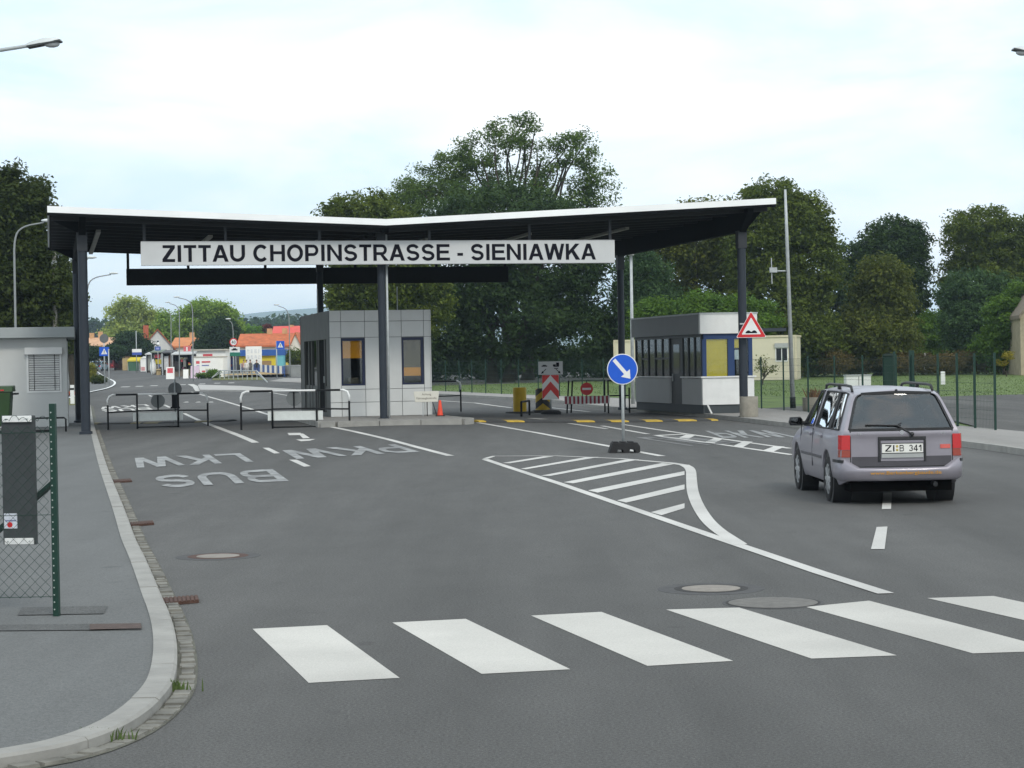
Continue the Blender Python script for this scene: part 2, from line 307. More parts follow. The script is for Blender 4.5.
# ------------------------------------------------------------------ ground helpers
def resample(pts, step):
    pts = [Vector(p) for p in pts]; res = [pts[0]]
    for a, b in zip(pts, pts[1:]):
        n = max(1, int(math.ceil((b-a).length/step)))
        for i in range(1, n+1): res.append(a.lerp(b, i/n))
    return res
def smooth_line(pts, it=2):
    pts = [Vector(p) for p in pts]
    for _ in range(it):
        q = [pts[0]]
        for a, b in zip(pts, pts[1:]): q += [a.lerp(b, .25), a.lerp(b, .75)]
        pts = q+[pts[-1]]
    return pts
def gz(p, dz): return (p[0], p[1], zg(p[0], p[1])+dz)
def gquad(mb, q, dz=.006, world=False):       # q: four pixels (or points) round the quad
    P = [Vector(p[:2]) for p in ([at(*p) for p in q] if not world else q)]
    n = max(1, int(math.ceil(max((P[1]-P[0]).length, (P[2]-P[3]).length)/1.0))); m = max(1, int(math.ceil(max((P[3]-P[0]).length, (P[2]-P[1]).length)/1.0)))
    vs = []; fs = []
    for i in range(n+1):
        a = P[0].lerp(P[1], i/n); b = P[3].lerp(P[2], i/n)
        for j in range(m+1): vs.append(gz(a.lerp(b, j/m), dz))
    for i in range(n):
        for j in range(m): k = i*(m+1)+j; fs.append((k, k+m+1, k+m+2, k+1))
    mb.add(vs, fs)
def offset(pts, d):
    res = []
    for i, p in enumerate(pts):
        a = pts[max(i-1, 0)]; b = pts[min(i+1, len(pts)-1)]; t = Vector((b.x-a.x, b.y-a.y)).normalized(); res.append(Vector((p.x+t.y*d, p.y-t.x*d, 0)))
    return res
def gline(mb, pts, wd, dz=.006, px_=True):
    P = resample([Vector((*at(*p)[:2], 0)) if px_ else Vector((p[0], p[1], 0)) for p in pts], .8)
    wd = wd if isinstance(wd, (list, tuple)) else [wd, wd]; n = len(P)
    vs = []
    for i, (a, b) in enumerate(zip(offset(P, 1), offset(P, -1))):
        h = (wd[0]+(wd[-1]-wd[0])*i/(n-1))/2; c = P[i]
        vs += [gz(c+(a-c)*h, dz), gz(c+(b-c)*h, dz)]
    mb.add(vs, [(2*i, 2*i+1, 2*i+3, 2*i+2) for i in range(n-1)])
def gtext(body, name, FR, FL, NR, NL, m, dz=.006):      # road lettering read by drivers coming the other way
    polys, w_ = capitals(body, .2); xs = [p[0] for P in polys for p in P]; x0, x1 = min(xs), max(xs)
    fr, fl, nr, nl = [Vector(at(*p)[:2]) for p in (FR, FL, NR, NL)]; mb = MB()
    for i, P in enumerate(polys):
        a = sum(P[k][0]*P[(k+1) % len(P)][1]-P[(k+1) % len(P)][0]*P[k][1] for k in range(len(P))); P = P if a > 0 else P[::-1]
        Q = []
        for k in range(len(P)):         # extra points so that long strokes follow the road's crown
            for j in range(3): Q.append((P[k][0]+(P[(k+1) % len(P)][0]-P[k][0])*j/3, P[k][1]+(P[(k+1) % len(P)][1]-P[k][1])*j/3))
        mb.add([gz(fr.lerp(fl, (x-x0)/(x1-x0)).lerp(nr.lerp(nl, (x-x0)/(x1-x0)), y), dz+(i % 7)*.0006) for x, y in Q], [tuple(range(len(Q)))])
    return mb.build(name, m)
def strip(mb, A, B, dz, nx=1):               # sheet between two equal-length polylines
    vs = []; n = len(A)
    for a, b in zip(A, B):
        for j in range(nx+1): vs.append(gz(Vector(a[:2]).lerp(Vector(b[:2]), j/nx), dz))
    fs = []
    for i in range(n-1):
        for j in range(nx): k = i*(nx+1)+j; fs.append((k, k+1, k+nx+2, k+nx+1))
    mb.add(vs, fs)
def evenly(pts, n):
    pts = [Vector((p[0], p[1], 0)) for p in pts]; d = [0]
    for a, b in zip(pts, pts[1:]): d.append(d[-1]+(b-a).length)
    res = []
    for i in range(n):
        t = d[-1]*i/(n-1); k = max(j for j in range(len(d)) if d[j] <= t+1e-9); k = min(k, len(pts)-2)
        res.append(pts[k].lerp(pts[k+1], (t-d[k])/max(1e-9, d[k+1]-d[k])))
    return res
# ------------------------------------------------------------------ ground
def grid(xs, ys, f, name, m):
    vs = [(x, y, f(x, y)) for y in ys for x in xs]; n = len(xs)
    fs = [(j*n+i, j*n+i+1, (j+1)*n+i+1, (j+1)*n+i) for j in range(len(ys)-1) for i in range(n-1)]
    mb = MB(); mb.v = vs; mb.f = fs; return struct(name, mb, m, True)
def arange(a, b, s): return [a+(b-a)*i/max(1, round((b-a)/s)) for i in range(max(1, round((b-a)/s))+1)]
M_TERR = mat('meadow_ground', (.09, .105, .035), .95, 0, .35, .08)
grid([-9000, -3000, -1000, -300, -100, 0, 100, 300, 1000, 3000, 9000], sorted(set([-100, -20, 30, 70, 100, 150, 180, 210, 250, 290, 400, 600, 1000, 3000, 7500])), lambda x, y: zb(y)-.06, 'ground', M_TERR)
ys = arange(-20, 34, 3)[:-1]+arange(34, 84, .5)[:-1]+arange(84, 150, 3)[:-1]+arange(150, 210, 5)[:-1]+arange(210, 290, 5)[:-1]+arange(290, 345, 11)
xs = arange(-90, -16, 6)[:-1]+arange(-16, 10, .5)[:-1]+arange(10, 22, 3)
grid(xs, ys, zg, 'road', M_ROAD)

# left pavement with kerb and sett gutter (pixels traced along the kerb, then laid on the ground)
kin = [(87.5, 405), (88.5, 418), (90.6, 431.7), (97.2, 462), (108, 495), (115, 517), (121, 540), (130, 560), (141, 592.5), (150, 617), (154, 641), (152, 668), (143.6, 690), (108.4, 720), (54, 741.5), (0, 751)]
kout = [(92, 405), (93, 418), (95, 431.7), (101.9, 462), (113.6, 487), (122, 510.6), (130.8, 540), (142, 560), (157, 592.5), (169.4, 619.6), (173.4, 646.7), (169.4, 673.8), (162.6, 698), (113.8, 733.4), (40.6, 753.8), (0, 762)]
KI = [Vector((*at(u, v, .055)[:2], 0)) for u, v in kin]; KI = smooth_line(KI[:7]+KI[7:], 2)
KI += [Vector((-3.3, 8.75, 0)), Vector((-6, 8.5, 0)), Vector((-14, 8.4, 0))]
KI = resample(KI, .5); KO = offset(KI, -.15); KG = offset(KI, -.30)
# keep the kerb on the road side of the pavement edge
if KO[0].x < KI[0].x: KO = offset(KI, .15); KG = offset(KI, .30); _sg = 1
else: _sg = -1
PV = MB()
for a, b in zip(KI, KI[1:]):
    n = 10; xl = -45
    def row(p): return [gz((xl+(p.x-xl)*(1-(1-j/n)**2), p.y), .06) for j in range(n+1)]
    if b.y < a.y-1e-4:
        ra, rb = row(a), row(b); PV.add(ra+rb, [(j, j+1, n+2+j, n+1+j) for j in range(n)])
struct('pavement_left', PV, M_PAVE)
def kerb(KI, name, wd=.15, h=.12, m=M_KERB, sg=1, gap=.012, step=1.0, rise=.0):
    P = resample(KI, .25); d = 0; mb = MB(); run = [P[0]]
    A = offset(P, 0); B = offset(P, sg*wd)
    i = 0; n = len(P)
    while i < n-1:
        j = i; dd = 0
        while j < n-1 and dd < step: dd += (P[j+1]-P[j]).length; j += 1
        q = []; jj = random.uniform(-.003, .004)
        for k in range(i, j+1):
            a, b = A[k].copy(), B[k].copy()
            if k == j: a = a.lerp(A[k-1], gap/.25); b = b.lerp(B[k-1], gap/.25)
            fa = b.lerp(a, .12)
            q += [gz(a, -.02), gz(a, h+jj), gz(fa, h+jj), gz(b, h-.015+jj), gz(b, -.03)]
        m_ = len(q)//5; fs = []
        for k in range(m_-1):
            for e in range(4): fs.append((k*5+e, k*5+e+1, (k+1)*5+e+1, (k+1)*5+e))
        fs += [(0, 1, 2, 3, 4)[::-1], tuple((m_-1)*5+e for e in range(5))]
        mb.add(q, fs); i = j
    return struct(name, mb, m)
kerb(KI, 'kerb_left', sg=_sg, h=.068)
# gutter of granite setts, two rows, each sett its own slightly uneven block
gm = MB()
for rowi in range(1):
    P = resample(offset(KI, _sg*.215), .02); i = 0
    while i < len(P)-12:
        ln = random.randint(5, 9); a, b = P[i], P[min(i+ln, len(P)-1)]
        if a.y < 60:
            t = (b-a); t2 = Vector((t.x, t.y, 0)).normalized(); nrm = Vector((t2.y, -t2.x, 0)); hw = .052+random.uniform(-.010, .010); h = .012+random.uniform(-.006, .012); bb = a.lerp(b, .9)
            q = [gz(a-nrm*hw, -.02), gz(a+nrm*hw, -.02), gz(bb+nrm*hw, -.02), gz(bb-nrm*hw, -.02)]
            s8 = .008; a2 = a+t2*s8; b2 = bb-t2*s8; q2 = [gz(a2-nrm*(hw-s8), h), gz(a2+nrm*(hw-s8), h), gz(b2+nrm*(hw-s8), h), gz(b2-nrm*(hw-s8), h)]
            gm.add(q+q2, [(4, 5, 6, 7), (0, 1, 5, 4), (1, 2, 6, 5), (2, 3, 7, 6), (3, 0, 4, 7)])
        i += ln
struct('gutter', gm, M_SETT)
gb = MB(); strip(gb, offset(KI, _sg*.15), offset(KI, _sg*.275), .004); struct('gutter_bed', gb, mat('gutter_mortar', (.10, .10, .08), .95, 0, .35, 4))

# right pavement, its kerb and the strip beyond the green fence
rk = [Vector((9.9, 2, 0)), Vector((9.45, 24, 0)), Vector((9.4, 31, 0))]+[Vector((*at(u, v)[:2], 0)) for u, v in [(1024, 455.5), (963, 446.7), (880, 437.5), (793, 428), (735, 420.8), (706.6, 417.6), (690, 416), (660, 413.6), (625, 411), (587, 407.5), (562, 402.8), (500, 399), (440, 396), (380, 392.5)]]
RK = smooth_line(rk, 2); FL_ = [Vector(p+(0,)) for p in [(14.2, 2), (12.6, 24), (11.0, 45.5), (8.55, 68.7), (5.5, 85.7), (-.6, 101), (-4, 113), (-13, 135)]]
A = evenly(RK, 110); B = evenly(smooth_line(FL_, 2), 110); A2 = offset(A, .15 if offset(A, .15)[0].x > A[0].x else -.15); B2 = [b+Vector((.25, .1, 0)) for b in B]
pm = MB(); strip(pm, A2, B2, .118, 4); struct('pavement_right', pm, M_PAVE2)
kerb(RK, 'kerb_right', wd=.15, h=.12, sg=(1 if offset(A, .15)[0].x > A[0].x else -1), step=1.0)
M_GRASSG = mat('lawn_ground', (.085, .132, .027), .95, 0, .35, .5)
xg = [b+Vector((.2, .1, 0)) for b in B]; lm = MB(); strip(lm, [p+Vector((.6, .3, 0)) for p in B], [Vector((p.x+70, p.y+45, 0)) for p in B], .03, 14); struct('lawn', lm, M_GRASSG)
lt = MB()
LOT = [(705, 412), (820, 405), (900, 398.5), (960, 396), (1024, 394.5), (1100, 394)]
LB = [Vector((*at(u, v, .05)[:2], 0)) for u, v in LOT]; LA = [Vector((*at(u, v, .05)[:2], 0)) for u, v in [(720, 412.5), (800, 412), (900, 418), (957, 421.5), (1024, 440), (1100, 460)]]
strip(lt, evenly(LA, 30), evenly(LB, 30), .06, 8); struct('gravel_lot', lt, M_LOT)
# lot fills the near right corner behind the fence too
lt2 = MB(); strip(lt2, [Vector((11.3, 46, 0)), Vector((12.9, 24, 0)), Vector((14.5, 2, 0))], [Vector((34, 46, 0)), Vector((34, 24, 0)), Vector((34, 2, 0))], .065, 6); struct('gravel_lot_edge', lt2, M_LOT)
fm = MB(); strip(fm, [Vector((-30, 205, 0)), Vector((90, 205, 0))], [Vector((-30, 380, 0)), Vector((150, 380, 0))], .3, 4); struct('field', fm, mat('stubble_field', (.36, .25, .11), .95, 0, .2, .3))

# far left pavement with curved white kerb, traffic island, verge
fl = [(70, 399), (88, 393.3), (100, 390.8), (110, 388.3), (115.5, 385.5), (116.2, 382.5), (112, 380), (105, 377), (97, 371.5)]
FK = smooth_line([Vector((*at(u, v)[:2], 0)) for u, v in fl], 1)
pf = MB(); strip(pf, FK, [Vector((-75, p.y+2, 0)) for p in FK], .05, 3); struct('pavement_far', pf, M_PAVE)
kk = MB(); strip(kk, FK, [p+Vector((-.25, .3, 0)) for p in FK], .06); struct('kerb_far', kk, M_WHITE)
isl = [(198, 386), (240, 387.3), (296, 391), (250, 391.8), (200, 391.2)]
im = MB(); ip = [Vector(at(u, v)) for u, v in isl]; im.prism([p+Vector((0, 0, .11)) for p in ip], (0, 0, -.2)); struct('traffic_island', im, mat('island_paving', (.42, .41, .39), .85, 0, .1, 1))
vm = MB(); vg = [(60, 411), (86, 405), (86, 393), (60, 399)]; gquad(vm, vg, .02); struct('verge', vm, mat('verge_grass', (.11, .115, .03), .95, 0, .3, 1))
vm = MB(); gquad(vm, [(212, 380.5), (268, 380.3), (262, 376.5), (214, 376.5)], .03); struct('verge_far', vm, mat('verge_grass', (.11, .115, .03), .95, 0, .3, 1))
fp = MB(); gquad(fp, [(268, 381.5), (330, 384.5), (330, 378), (284, 378.5)], .03); struct('pavement_polish', fp, M_PAVE2)

# ------------------------------------------------------------------ painted markings
Z = MB()
zeb = [[(252.6, 629.2), (327, 625.5), (399.7, 678.3), (308.7, 683.3)], [(392.4, 622.9), (465.8, 619.2), (570.4, 669.7), (481.7, 674.3)],
       [(531, 615.9), (601.3, 612.2), (733.2, 661.3), (647.5, 666.3)], [(666.1, 609.9), (739.1, 607.9), (896.9, 655.8), (811.5, 659)],
       [(806, 607.3), (869, 601), (1060, 651), (973, 653.8)], [(927, 598.4), (993.6, 596.3), (1180, 636), (1110, 640)]]
for q in zeb: gquad(Z, q, .003)
struct('zebra_crossing', Z, M_ZEB)
H = MB()
gline(H, [(485, 459.5), (560, 484), (640, 511.5), (715.6, 537.5), (760, 552.5), (820, 573), (886, 594)], .135)
gline(H, [(485, 459), (494, 456.3), (555, 456), (620, 458.8), (672, 463.3), (684, 465.3)], [.10, .15])
cv = smooth_line([Vector(at(*p)) for p in [(684, 465.2), (691, 469), (691.5, 480), (692.5, 493), (699, 509), (712, 527), (740, 545)]], 2)
gline(H, [(p.x, p.y) for p in cv], [.17, .15], .0075, False)
def z4(l): return [(400+x/4, 320+y/4) for x, y in l]
def z6(l): return [(450+x/2.695, 405+y/2.695) for x, y in l]
for q in (z4([(410, 573), (575, 546), (618, 546), (440, 574)]), z4([(482, 596), (748, 549), (797, 549), (505, 598)]), z4([(563, 624), (900, 560), (957, 559), (600, 625)]),
          z6([(306, 209), (332, 212), (604, 160), (572, 157)]), z6([(372, 231), (398, 237), (632, 189), (632, 179)]), z6([(450, 258), (475, 264), (632, 228), (632, 215)]), z6([(541, 290), (570, 298), (632, 279), (632, 266)])):
    gquad(H, q, .0055)
struct('hatched_marking', H, M_LINE)
Ln = MB()
gquad(Ln, [(876.6, 527.5), (887.5, 527), (884.6, 549.6), (871, 549.6)])
gquad(Ln, [(883.2, 493), (892, 493), (891, 509.3), (881.8, 509.6)])
gline(Ln, [(477.8, 422.8), (540, 433.5), (606, 445.8), (662, 456.3)], .16)
gline(Ln, [(602, 426), (648, 434.2)], .14); gline(Ln, [(568.7, 423.5), (607, 429)], .14)
gline(Ln, [(622.8, 424.6), (686, 434), (736, 441), (790, 448.6)], .14); gline(Ln, [(656.5, 435.7), (720, 444.5), (792, 455)], .14); gline(Ln, [(656.5, 435.7), (687, 434.2)], .3)
def z2(l): return [(600+x/3.94, 400+y/3.94) for x, y in l]
for q in ([(302, 153), (342, 157), (374, 141), (340, 137)], [(412, 168), (450, 172), (487, 153), (452, 150)], [(522, 184), (562, 188), (602, 166), (566, 163)], [(636, 202), (680, 206), (728, 185), (690, 182)]): gquad(Ln, z2(q), .0075)
gline(Ln, [(330.5, 427), (390, 440), (450.5, 456)], .16)
gline(Ln, [(196.5, 419.3), (225, 430.5), (255.5, 442.8)], .17)
gline(Ln, [(164.4, 405), (170, 407.6)], .14); gline(Ln, [(184, 413.4), (196.5, 419.3)], .15); gline(Ln, [(147, 393.5), (151, 396.5)], .14); gline(Ln, [(155, 399.5), (159, 402)], .14)
for q in ([(262.5, 448), (269, 448), (280, 453.4), (274.2, 453.8)], [(289, 460), (296.7, 460), (310.8, 466.4), (304, 467)]): gquad(Ln, q)
a5 = [(287.5, 433.3), (301, 433), (308.5, 438), (315, 439.2), (304, 441.3), (296, 440), (302, 438.8), (298, 435.3), (288.5, 435.5)]
gquad(Ln, [(287.5, 433.2), (300.5, 433), (302, 435.3), (289, 435.4)]); gquad(Ln, [(298, 433.6), (303, 433.8), (310, 438.3), (303, 438.6)]); gquad(Ln, [(296, 439.8), (315.5, 439.3), (310, 441), (301, 441.6)], .0075)
gline(Ln, [(191.6, 392), (220, 400), (250, 408.8), (300, 421)], .17); gline(Ln, [(265, 391.5), (300, 397.8), (318, 401)], .14)
gline(Ln, [(190.5, 384.2), (196, 386.8), (199, 391)], .5, .0075)
for a, b, v0, v1 in ((123, 131.5, 386.9, 386.5), (137.6, 145, 386.3, 386), (152, 159.5, 385.7, 385.4), (182, 187.5, 384.7, 384.5), (201, 207, 383.9, 383.7), (216, 222, 383.2, 383.2), (230, 236, 382.9, 382.8)):
    c = at((a+b)/2, v0); hw = (b-a)*c.y/4000; gquad(Ln, [(c.x-hw, c.y-1.3), (c.x+hw, c.y-1.3), (c.x+hw-.3, c.y+1.3), (c.x-hw-.3, c.y+1.3)], .008, True)
for a, b in ((185, 191), (197, 203), (209, 216)): c = at((a+b)/2, 402.2); hw = (b-a)*c.y/4000; gquad(Ln, [(c.x-hw, c.y-.7), (c.x+hw, c.y-.7), (c.x+hw*.4-.2, c.y+.9), (c.x-hw*.4-.2, c.y+.9)], .008, True)
gline(Ln, [(440, 400.8), (475, 403), (512, 408)], .16); gline(Ln, [(548, 407.5), (590, 412)], .14)
gline(Ln, [(530, 418.3), (545, 419.4)], .3)
struct('road_lines', Ln, M_LINE)
tag(gtext('BUS', 'road_lettering', (272.5, 469.3), (153.8, 476.4), (289, 481.2), (161, 488.3), M_WORN), kind='structure')
tag(gtext('LKW', 'road_lettering', (240, 453.4), (126.7, 458.6), (253.5, 462), (137, 468.2), M_WORN), kind='structure')
tag(gtext('PKW', 'road_lettering', (395, 444.5), (273.7, 451.2), (419.9, 452), (296.7, 459.3), M_WORN), kind='structure')
tag(gtext('LKW', 'road_lettering', (146, 404.3), (99, 407.2), (150, 406.3), (101, 409.2), M_LINE), kind='structure')
tag(gtext('BUS', 'road_lettering', (149, 407.5), (101, 409.6), (153, 409.6), (104, 412.2), M_LINE), kind='structure')
tag(gtext('PKW', 'road_lettering', (705, 431), (770, 430.5), (722, 438), (798, 437.5), M_WORN), kind='structure')
tag(gtext('LKW', 'road_lettering', (636, 437.8), (676, 436), (690, 446), (752, 443), M_VWORN), kind='structure')
# asphalt repairs, cracks
pt = MB(); gquad(pt, [(-40, 634.5), (142, 632.5), (142, 639), (-40, 640.5)], .066); gquad(pt, [(22, 616), (108, 614.5), (104, 622.5), (18, 624)], .066)
struct('asphalt_patch', pt, M_PATCH)
# manholes
def manhole(u, v, r_in, r_out, lab, ring, wide):
    p = at(u, v); t = thing('manhole_cover', lab, 'manhole', (p.x, p.y, p.z))
    MB().lathe([(r_out*wide, -.01), (r_out*wide, .002), (r_out*.98, .003)], 40).build('asphalt_ring', mat('ring_asphalt', (.065, .065, .066), .9, 0, .3, 8, .2), t)
    f = MB(); n = 40
    f.lathe([(r_in, .0032), (r_out*.9, .0032), (r_out*.9, .0045), (r_in+.02, .005), (r_in+.01, .0034)], n); f.build('frame', ring, t)
    MB().lathe([(r_in, .0035), (r_in, .006), (r_in*.9, .0075)], n).build('lid', M_MANH if r_in < .3 else mat('manhole_iron_grey', (.14, .135, .125), .9, 0, .25, 10, .3), t)
manhole(218, 556.3, .21, .33, 'manhole cover with rusty ring on the left lane before the BUS lettering', M_RUST, 1.25)
manhole(711, 588.8, .235, .33, 'smaller grey manhole cover just beyond the zebra crossing, farther of the pair', M_IRON, 1.3)
manhole(773, 603, .335, .37, 'larger grey manhole cover touching the far edge of the zebra crossing', M_IRON, 1.03)
def drain(q, lab):
    P = [at(u, v) for u, v in q]; c = (P[0]+P[1]+P[2]+P[3])/4; t = thing('drain_grate', lab, 'drain grate', c)
    m = MB(); m.prism([p-c+Vector((0, 0, .002)) for p in P], (0, 0, .02)); m.build('frame', M_RUST, t)
    b = MB()
    for i in range(9):
        s = (i+.5)/9; a = P[0].lerp(P[1], s)-c; e = P[3].lerp(P[2], s)-c; a.z += .024; e.z += .024; b.bar(a, e, .022, .01)
    b.build('bars', M_RUST, t)
drain([(160, 601), (198, 598.2), (199, 603), (161, 606.5)], 'rusty drain grate in the gutter beside the fence post, nearest of the grates')
drain([(130, 524.3), (153, 522.4), (154, 525), (131, 527)], 'rusty drain grate in the gutter left of the nearest manhole cover')
drain([(113, 481.3), (131, 480), (132, 482.2), (114, 483.4)], 'rusty drain grate in the gutter left of the BUS lettering')
P = at(116, 636, .062); gtm = MB(); gquad(gtm, [(90, 634), (141, 633.2), (142, 638.5), (90, 639.8)], .071)
tag(gtm.build('channel_cover', mat('channel_iron', (.085, .06, .052), .9, 0, .35, 14, .4)), 'flat rusty channel cover let into the left pavement near the kerb', 'channel cover')

# speed bumps: a thing per lane, black segments with yellow ones
def bump(px0, px1, yellows, lab, my=None):
    a = at(*px0); b = at(*px1); dx = Vector((b.x-a.x, b.y-a.y, 0)); Ln_ = dx.length; ang = math.atan2(dx.y, dx.x)
    t = thing('speed_bump', lab, 'speed bump', (a.x, a.y, 0), ang); dirv = dx.normalized()
    def seg(s0, s1, name, m):
        mb = MB(); n = max(1, int((s1-s0)/.6)); prof = [(-.45, .0), (-.38, .035), (-.12, .055), (.12, .055), (.38, .035), (.45, .0)]
        vs = []
        for i in range(n+1):
            s = s0+(s1-s0)*i/n; base = a+dirv*s; z = zg(base.x, base.y)+.004
            vs += [(s, y, z+h) for y, h in prof]
        k = 6; mb.add(vs, [(i*k+j, i*k+j+1, (i+1)*k+j+1, (i+1)*k+j) for i in range(n) for j in range(k-1)]+[tuple(range(k))[::-1], tuple(n*k+j for j in range(k))]); return mb.build(name, m, t)
    s = 0
    for u0, u1 in yellows:
        q0 = (u0-px0[0])/(px1[0]-px0[0])*Ln_; q1 = (u1-px0[0])/(px1[0]-px0[0])*Ln_
        if q0-s > .05: seg(s, q0-.004, 'rubber_segment', M_BUMP)
        seg(q0, q1, 'yellow_segment', my or M_BUMPY); s = q1+.004
    if Ln_-s > .05: seg(s, Ln_, 'rubber_segment', M_BUMP)
M_BUMP = mat('bump_rubber', (.05, .051, .052), .85, 0, .25, 6, .3); M_BUMPW = mat('bump_worn', (.20, .17, .09), .8, 0, .4, 6); M_BUMPY = mat('bump_yellow', (.50, .34, .05), .7, 0, .3, 8)
bump((474, 422), (712, 420.5), [(474, 481), (501, 518), (569, 587), (603, 621), (638, 655), (671, 690), (705, 712)], 'black and yellow speed bump across the right lanes before the glazed booth')
bump((94, 424.3), (232, 421.3), [(94, 103), (136, 146), (149, 164), (200, 215)], 'worn speed bump across the left lanes behind the closed barrier', M_BUMPW)

# grass tufts at the kerb
def tuft(u, v, n, h, spread, lab):
    p = at(u, v); mb = MB()
    for i in range(n):
        a = random.uniform(0, 6.28); r = abs(random.gauss(0, spread)); x, y = p.x+r*math.cos(a)*1.6, p.y+r*math.sin(a)*.5; hh = h*random.uniform(.5, 1); l = random.uniform(-.5, .5)*hh; l2 = random.uniform(-.4, .4)*hh; wv = .005
        z = zg(x, y); mb.add([(x-wv, y, z), (x+wv, y, z), (x+wv*.7+l*.4, y+l2*.4, z+hh*.6), (x-wv*.7+l*.4, y+l2*.4, z+hh*.6), (x+l, y+l2, z+hh)], [(0, 1, 2, 3), (3, 2, 4)])
    tag(mb.build('grass_tuft', mat('weed_green', (.07, .11, .03), .8, 0, .3, 9)), lab, 'weed')
tuft(99, 741, 130, .075, .05, 'largest tuft of grass growing in the curved kerb joint at the corner')
tuft(174, 692, 70, .08, .03, 'small tuft of grass in the gutter where the kerb begins to curve')
# ------------------------------------------------------------------ canopy
TH = R(13); CU_ = Vector((math.cos(TH), math.sin(TH), 0)); CV_ = Vector((-math.sin(TH), math.cos(TH), 0)); CO = Vector((-11.635, 54.5, 0))
def cw(x, y, z=0): p = CO+CU_*x+CV_*y; return Vector((p.x, p.y, z))
def gl(x, y, dz=0): p = cw(x, y); return zg(p.x, p.y)+dz
can = thing('border_canopy', 'long dark canopy with white edged butterfly roof on grey columns across the road', 'canopy', CO, TH)
XL, XV, XR, YF, YB = -.91, 8.22, 19.65, -1.0, 14.6
def zr(x): return 6.0+(5.64-6.0)*(x-XL)/(XV-XL) if x < XV else 5.64+(6.24-5.64)*(x-XV)/(XR-XV)
ws = [XL, XV, XR]
# roof deck, white fascia boards on all four sides, dark soffit
m = MB(); m.prism([(x, YF+.05, zr(x)+.06) for x in ws]+[(x, YF+.05, zr(x)+.2) for x in ws[::-1]], (0, YB-YF-.1, 0)); m.build('roof_deck', mat('roof_membrane', (.2, .21, .21), .9, 0, .2, 2), can)
m = MB()
for y0, y1 in ((YF, YF+.05), (YB-.05, YB)): m.prism([(x, y0, zr(x)+.05) for x in ws]+[(x, y0, zr(x)+.225) for x in ws[::-1]], (0, y1-y0, 0))
for x0, x1 in ((XL, XL+.05), (XR-.05, XR)): m.box(x0+.002, x1-.002, YF+.051, YB-.051, zr(x0)+.052, zr(x0)+.222)
m.build('fascia', M_FASC, can)
m = MB()
for y0, y1 in ((YF+.01, YF+.05), (YB-.05, YB-.01)): m.prism([(x, y0, zr(x)-.03) for x in ws]+[(x, y0, zr(x)+.048) for x in ws[::-1]], (0, y1-y0, 0))
m.build('drip_edge', M_SOFFIT, can)
m = MB(); m.prism([(x+(.06 if x == XL else -.06 if x == XR else 0), YF+.06, zr(x)+.0) for x in ws]+[(x+(.06 if x == XL else -.06 if x == XR else 0), YF+.06, zr(x)+.055) for x in ws[::-1]], (0, YB-YF-.12, 0)); m.build('soffit', M_SOFFIT, can)
# trapezoid joint lines of the soffit boards and purlins
m = MB()
for k in range(11):
    y = YF+.5+k*1.42
    for x0, x1 in ((XL+.1, XV), (XV, XR-.1)): m.bar((x0, y, zr(x0)-.06), (x1, y, zr(x1)-.06), .09, .12)
m.build('purlins', mat('purlin_grey', (.013, .014, .016), .6, 0, .1), can)
cols = [(0, 0), (XV, 0), (18.92, 0), (.0, 13.1), (XV, 13.1), (18.95, 12.9)]
for x in (0, XV, 18.92):
    zt = zr(x)-.02
    tip0, tip1 = YF+.15, YB-.15
    MB().prism([(x-.09, tip0, zt), (x-.09, tip1, zt), (x-.09, tip1, zt-.12), (x-.09, 13.3, 5.54 if x else 5.5), (x-.09, -.2, 5.54 if x else 5.5), (x-.09, tip0, zt-.12)], (.18, 0, 0)).build('cross_beam', M_SOFFIT, can)
for s, x, xe in ((-1, 0, XL+.12), (1, 18.92, XR-.12)):
    for y in (0, 13.0):
        MB().prism([(x+s*.095, y-.08, 5.56), (xe, y-.08, zr(xe)-.03), (xe, y-.08, zr(xe)-.10), (x+s*.095, y-.08, 5.3)] if False else [(x+s*.095, y-.08, 5.56), (xe, y-.08, zr(xe)-.1), (xe, y-.08, zr(xe)-.02), (x+s*.095, y-.08, zr(x)-.02)], (0, .16, 0)).build('bracket', M_SOFFIT, can)
for i, (x, y) in enumerate(cols):
    r = (.128, .110, .125, .12, .11, .12)[i]; zb_ = gl(x, y, .05); zt = 5.52
    m = MB(); m.lathe([(r, zb_), (r, zt-.42)], 28, (x, y, 0)); c = m.build('column', M_DKGREY, can, True, auto=40)
    m = MB(); m.box(x-r*1.05, x+r*1.05, y-r*1.05, y+r*1.05, zt-.45, zt+.06); m.build('capital', mat('capital_grey', (.024, .028, .034), .6, 0, .1), c)
    m = MB(); m.lathe([(r+.05, zb_), (r+.05, zb_+.08), (r+.003, zb_+.1)], 28, (x, y, 0)); m.build('collar', M_DKGREY, c)
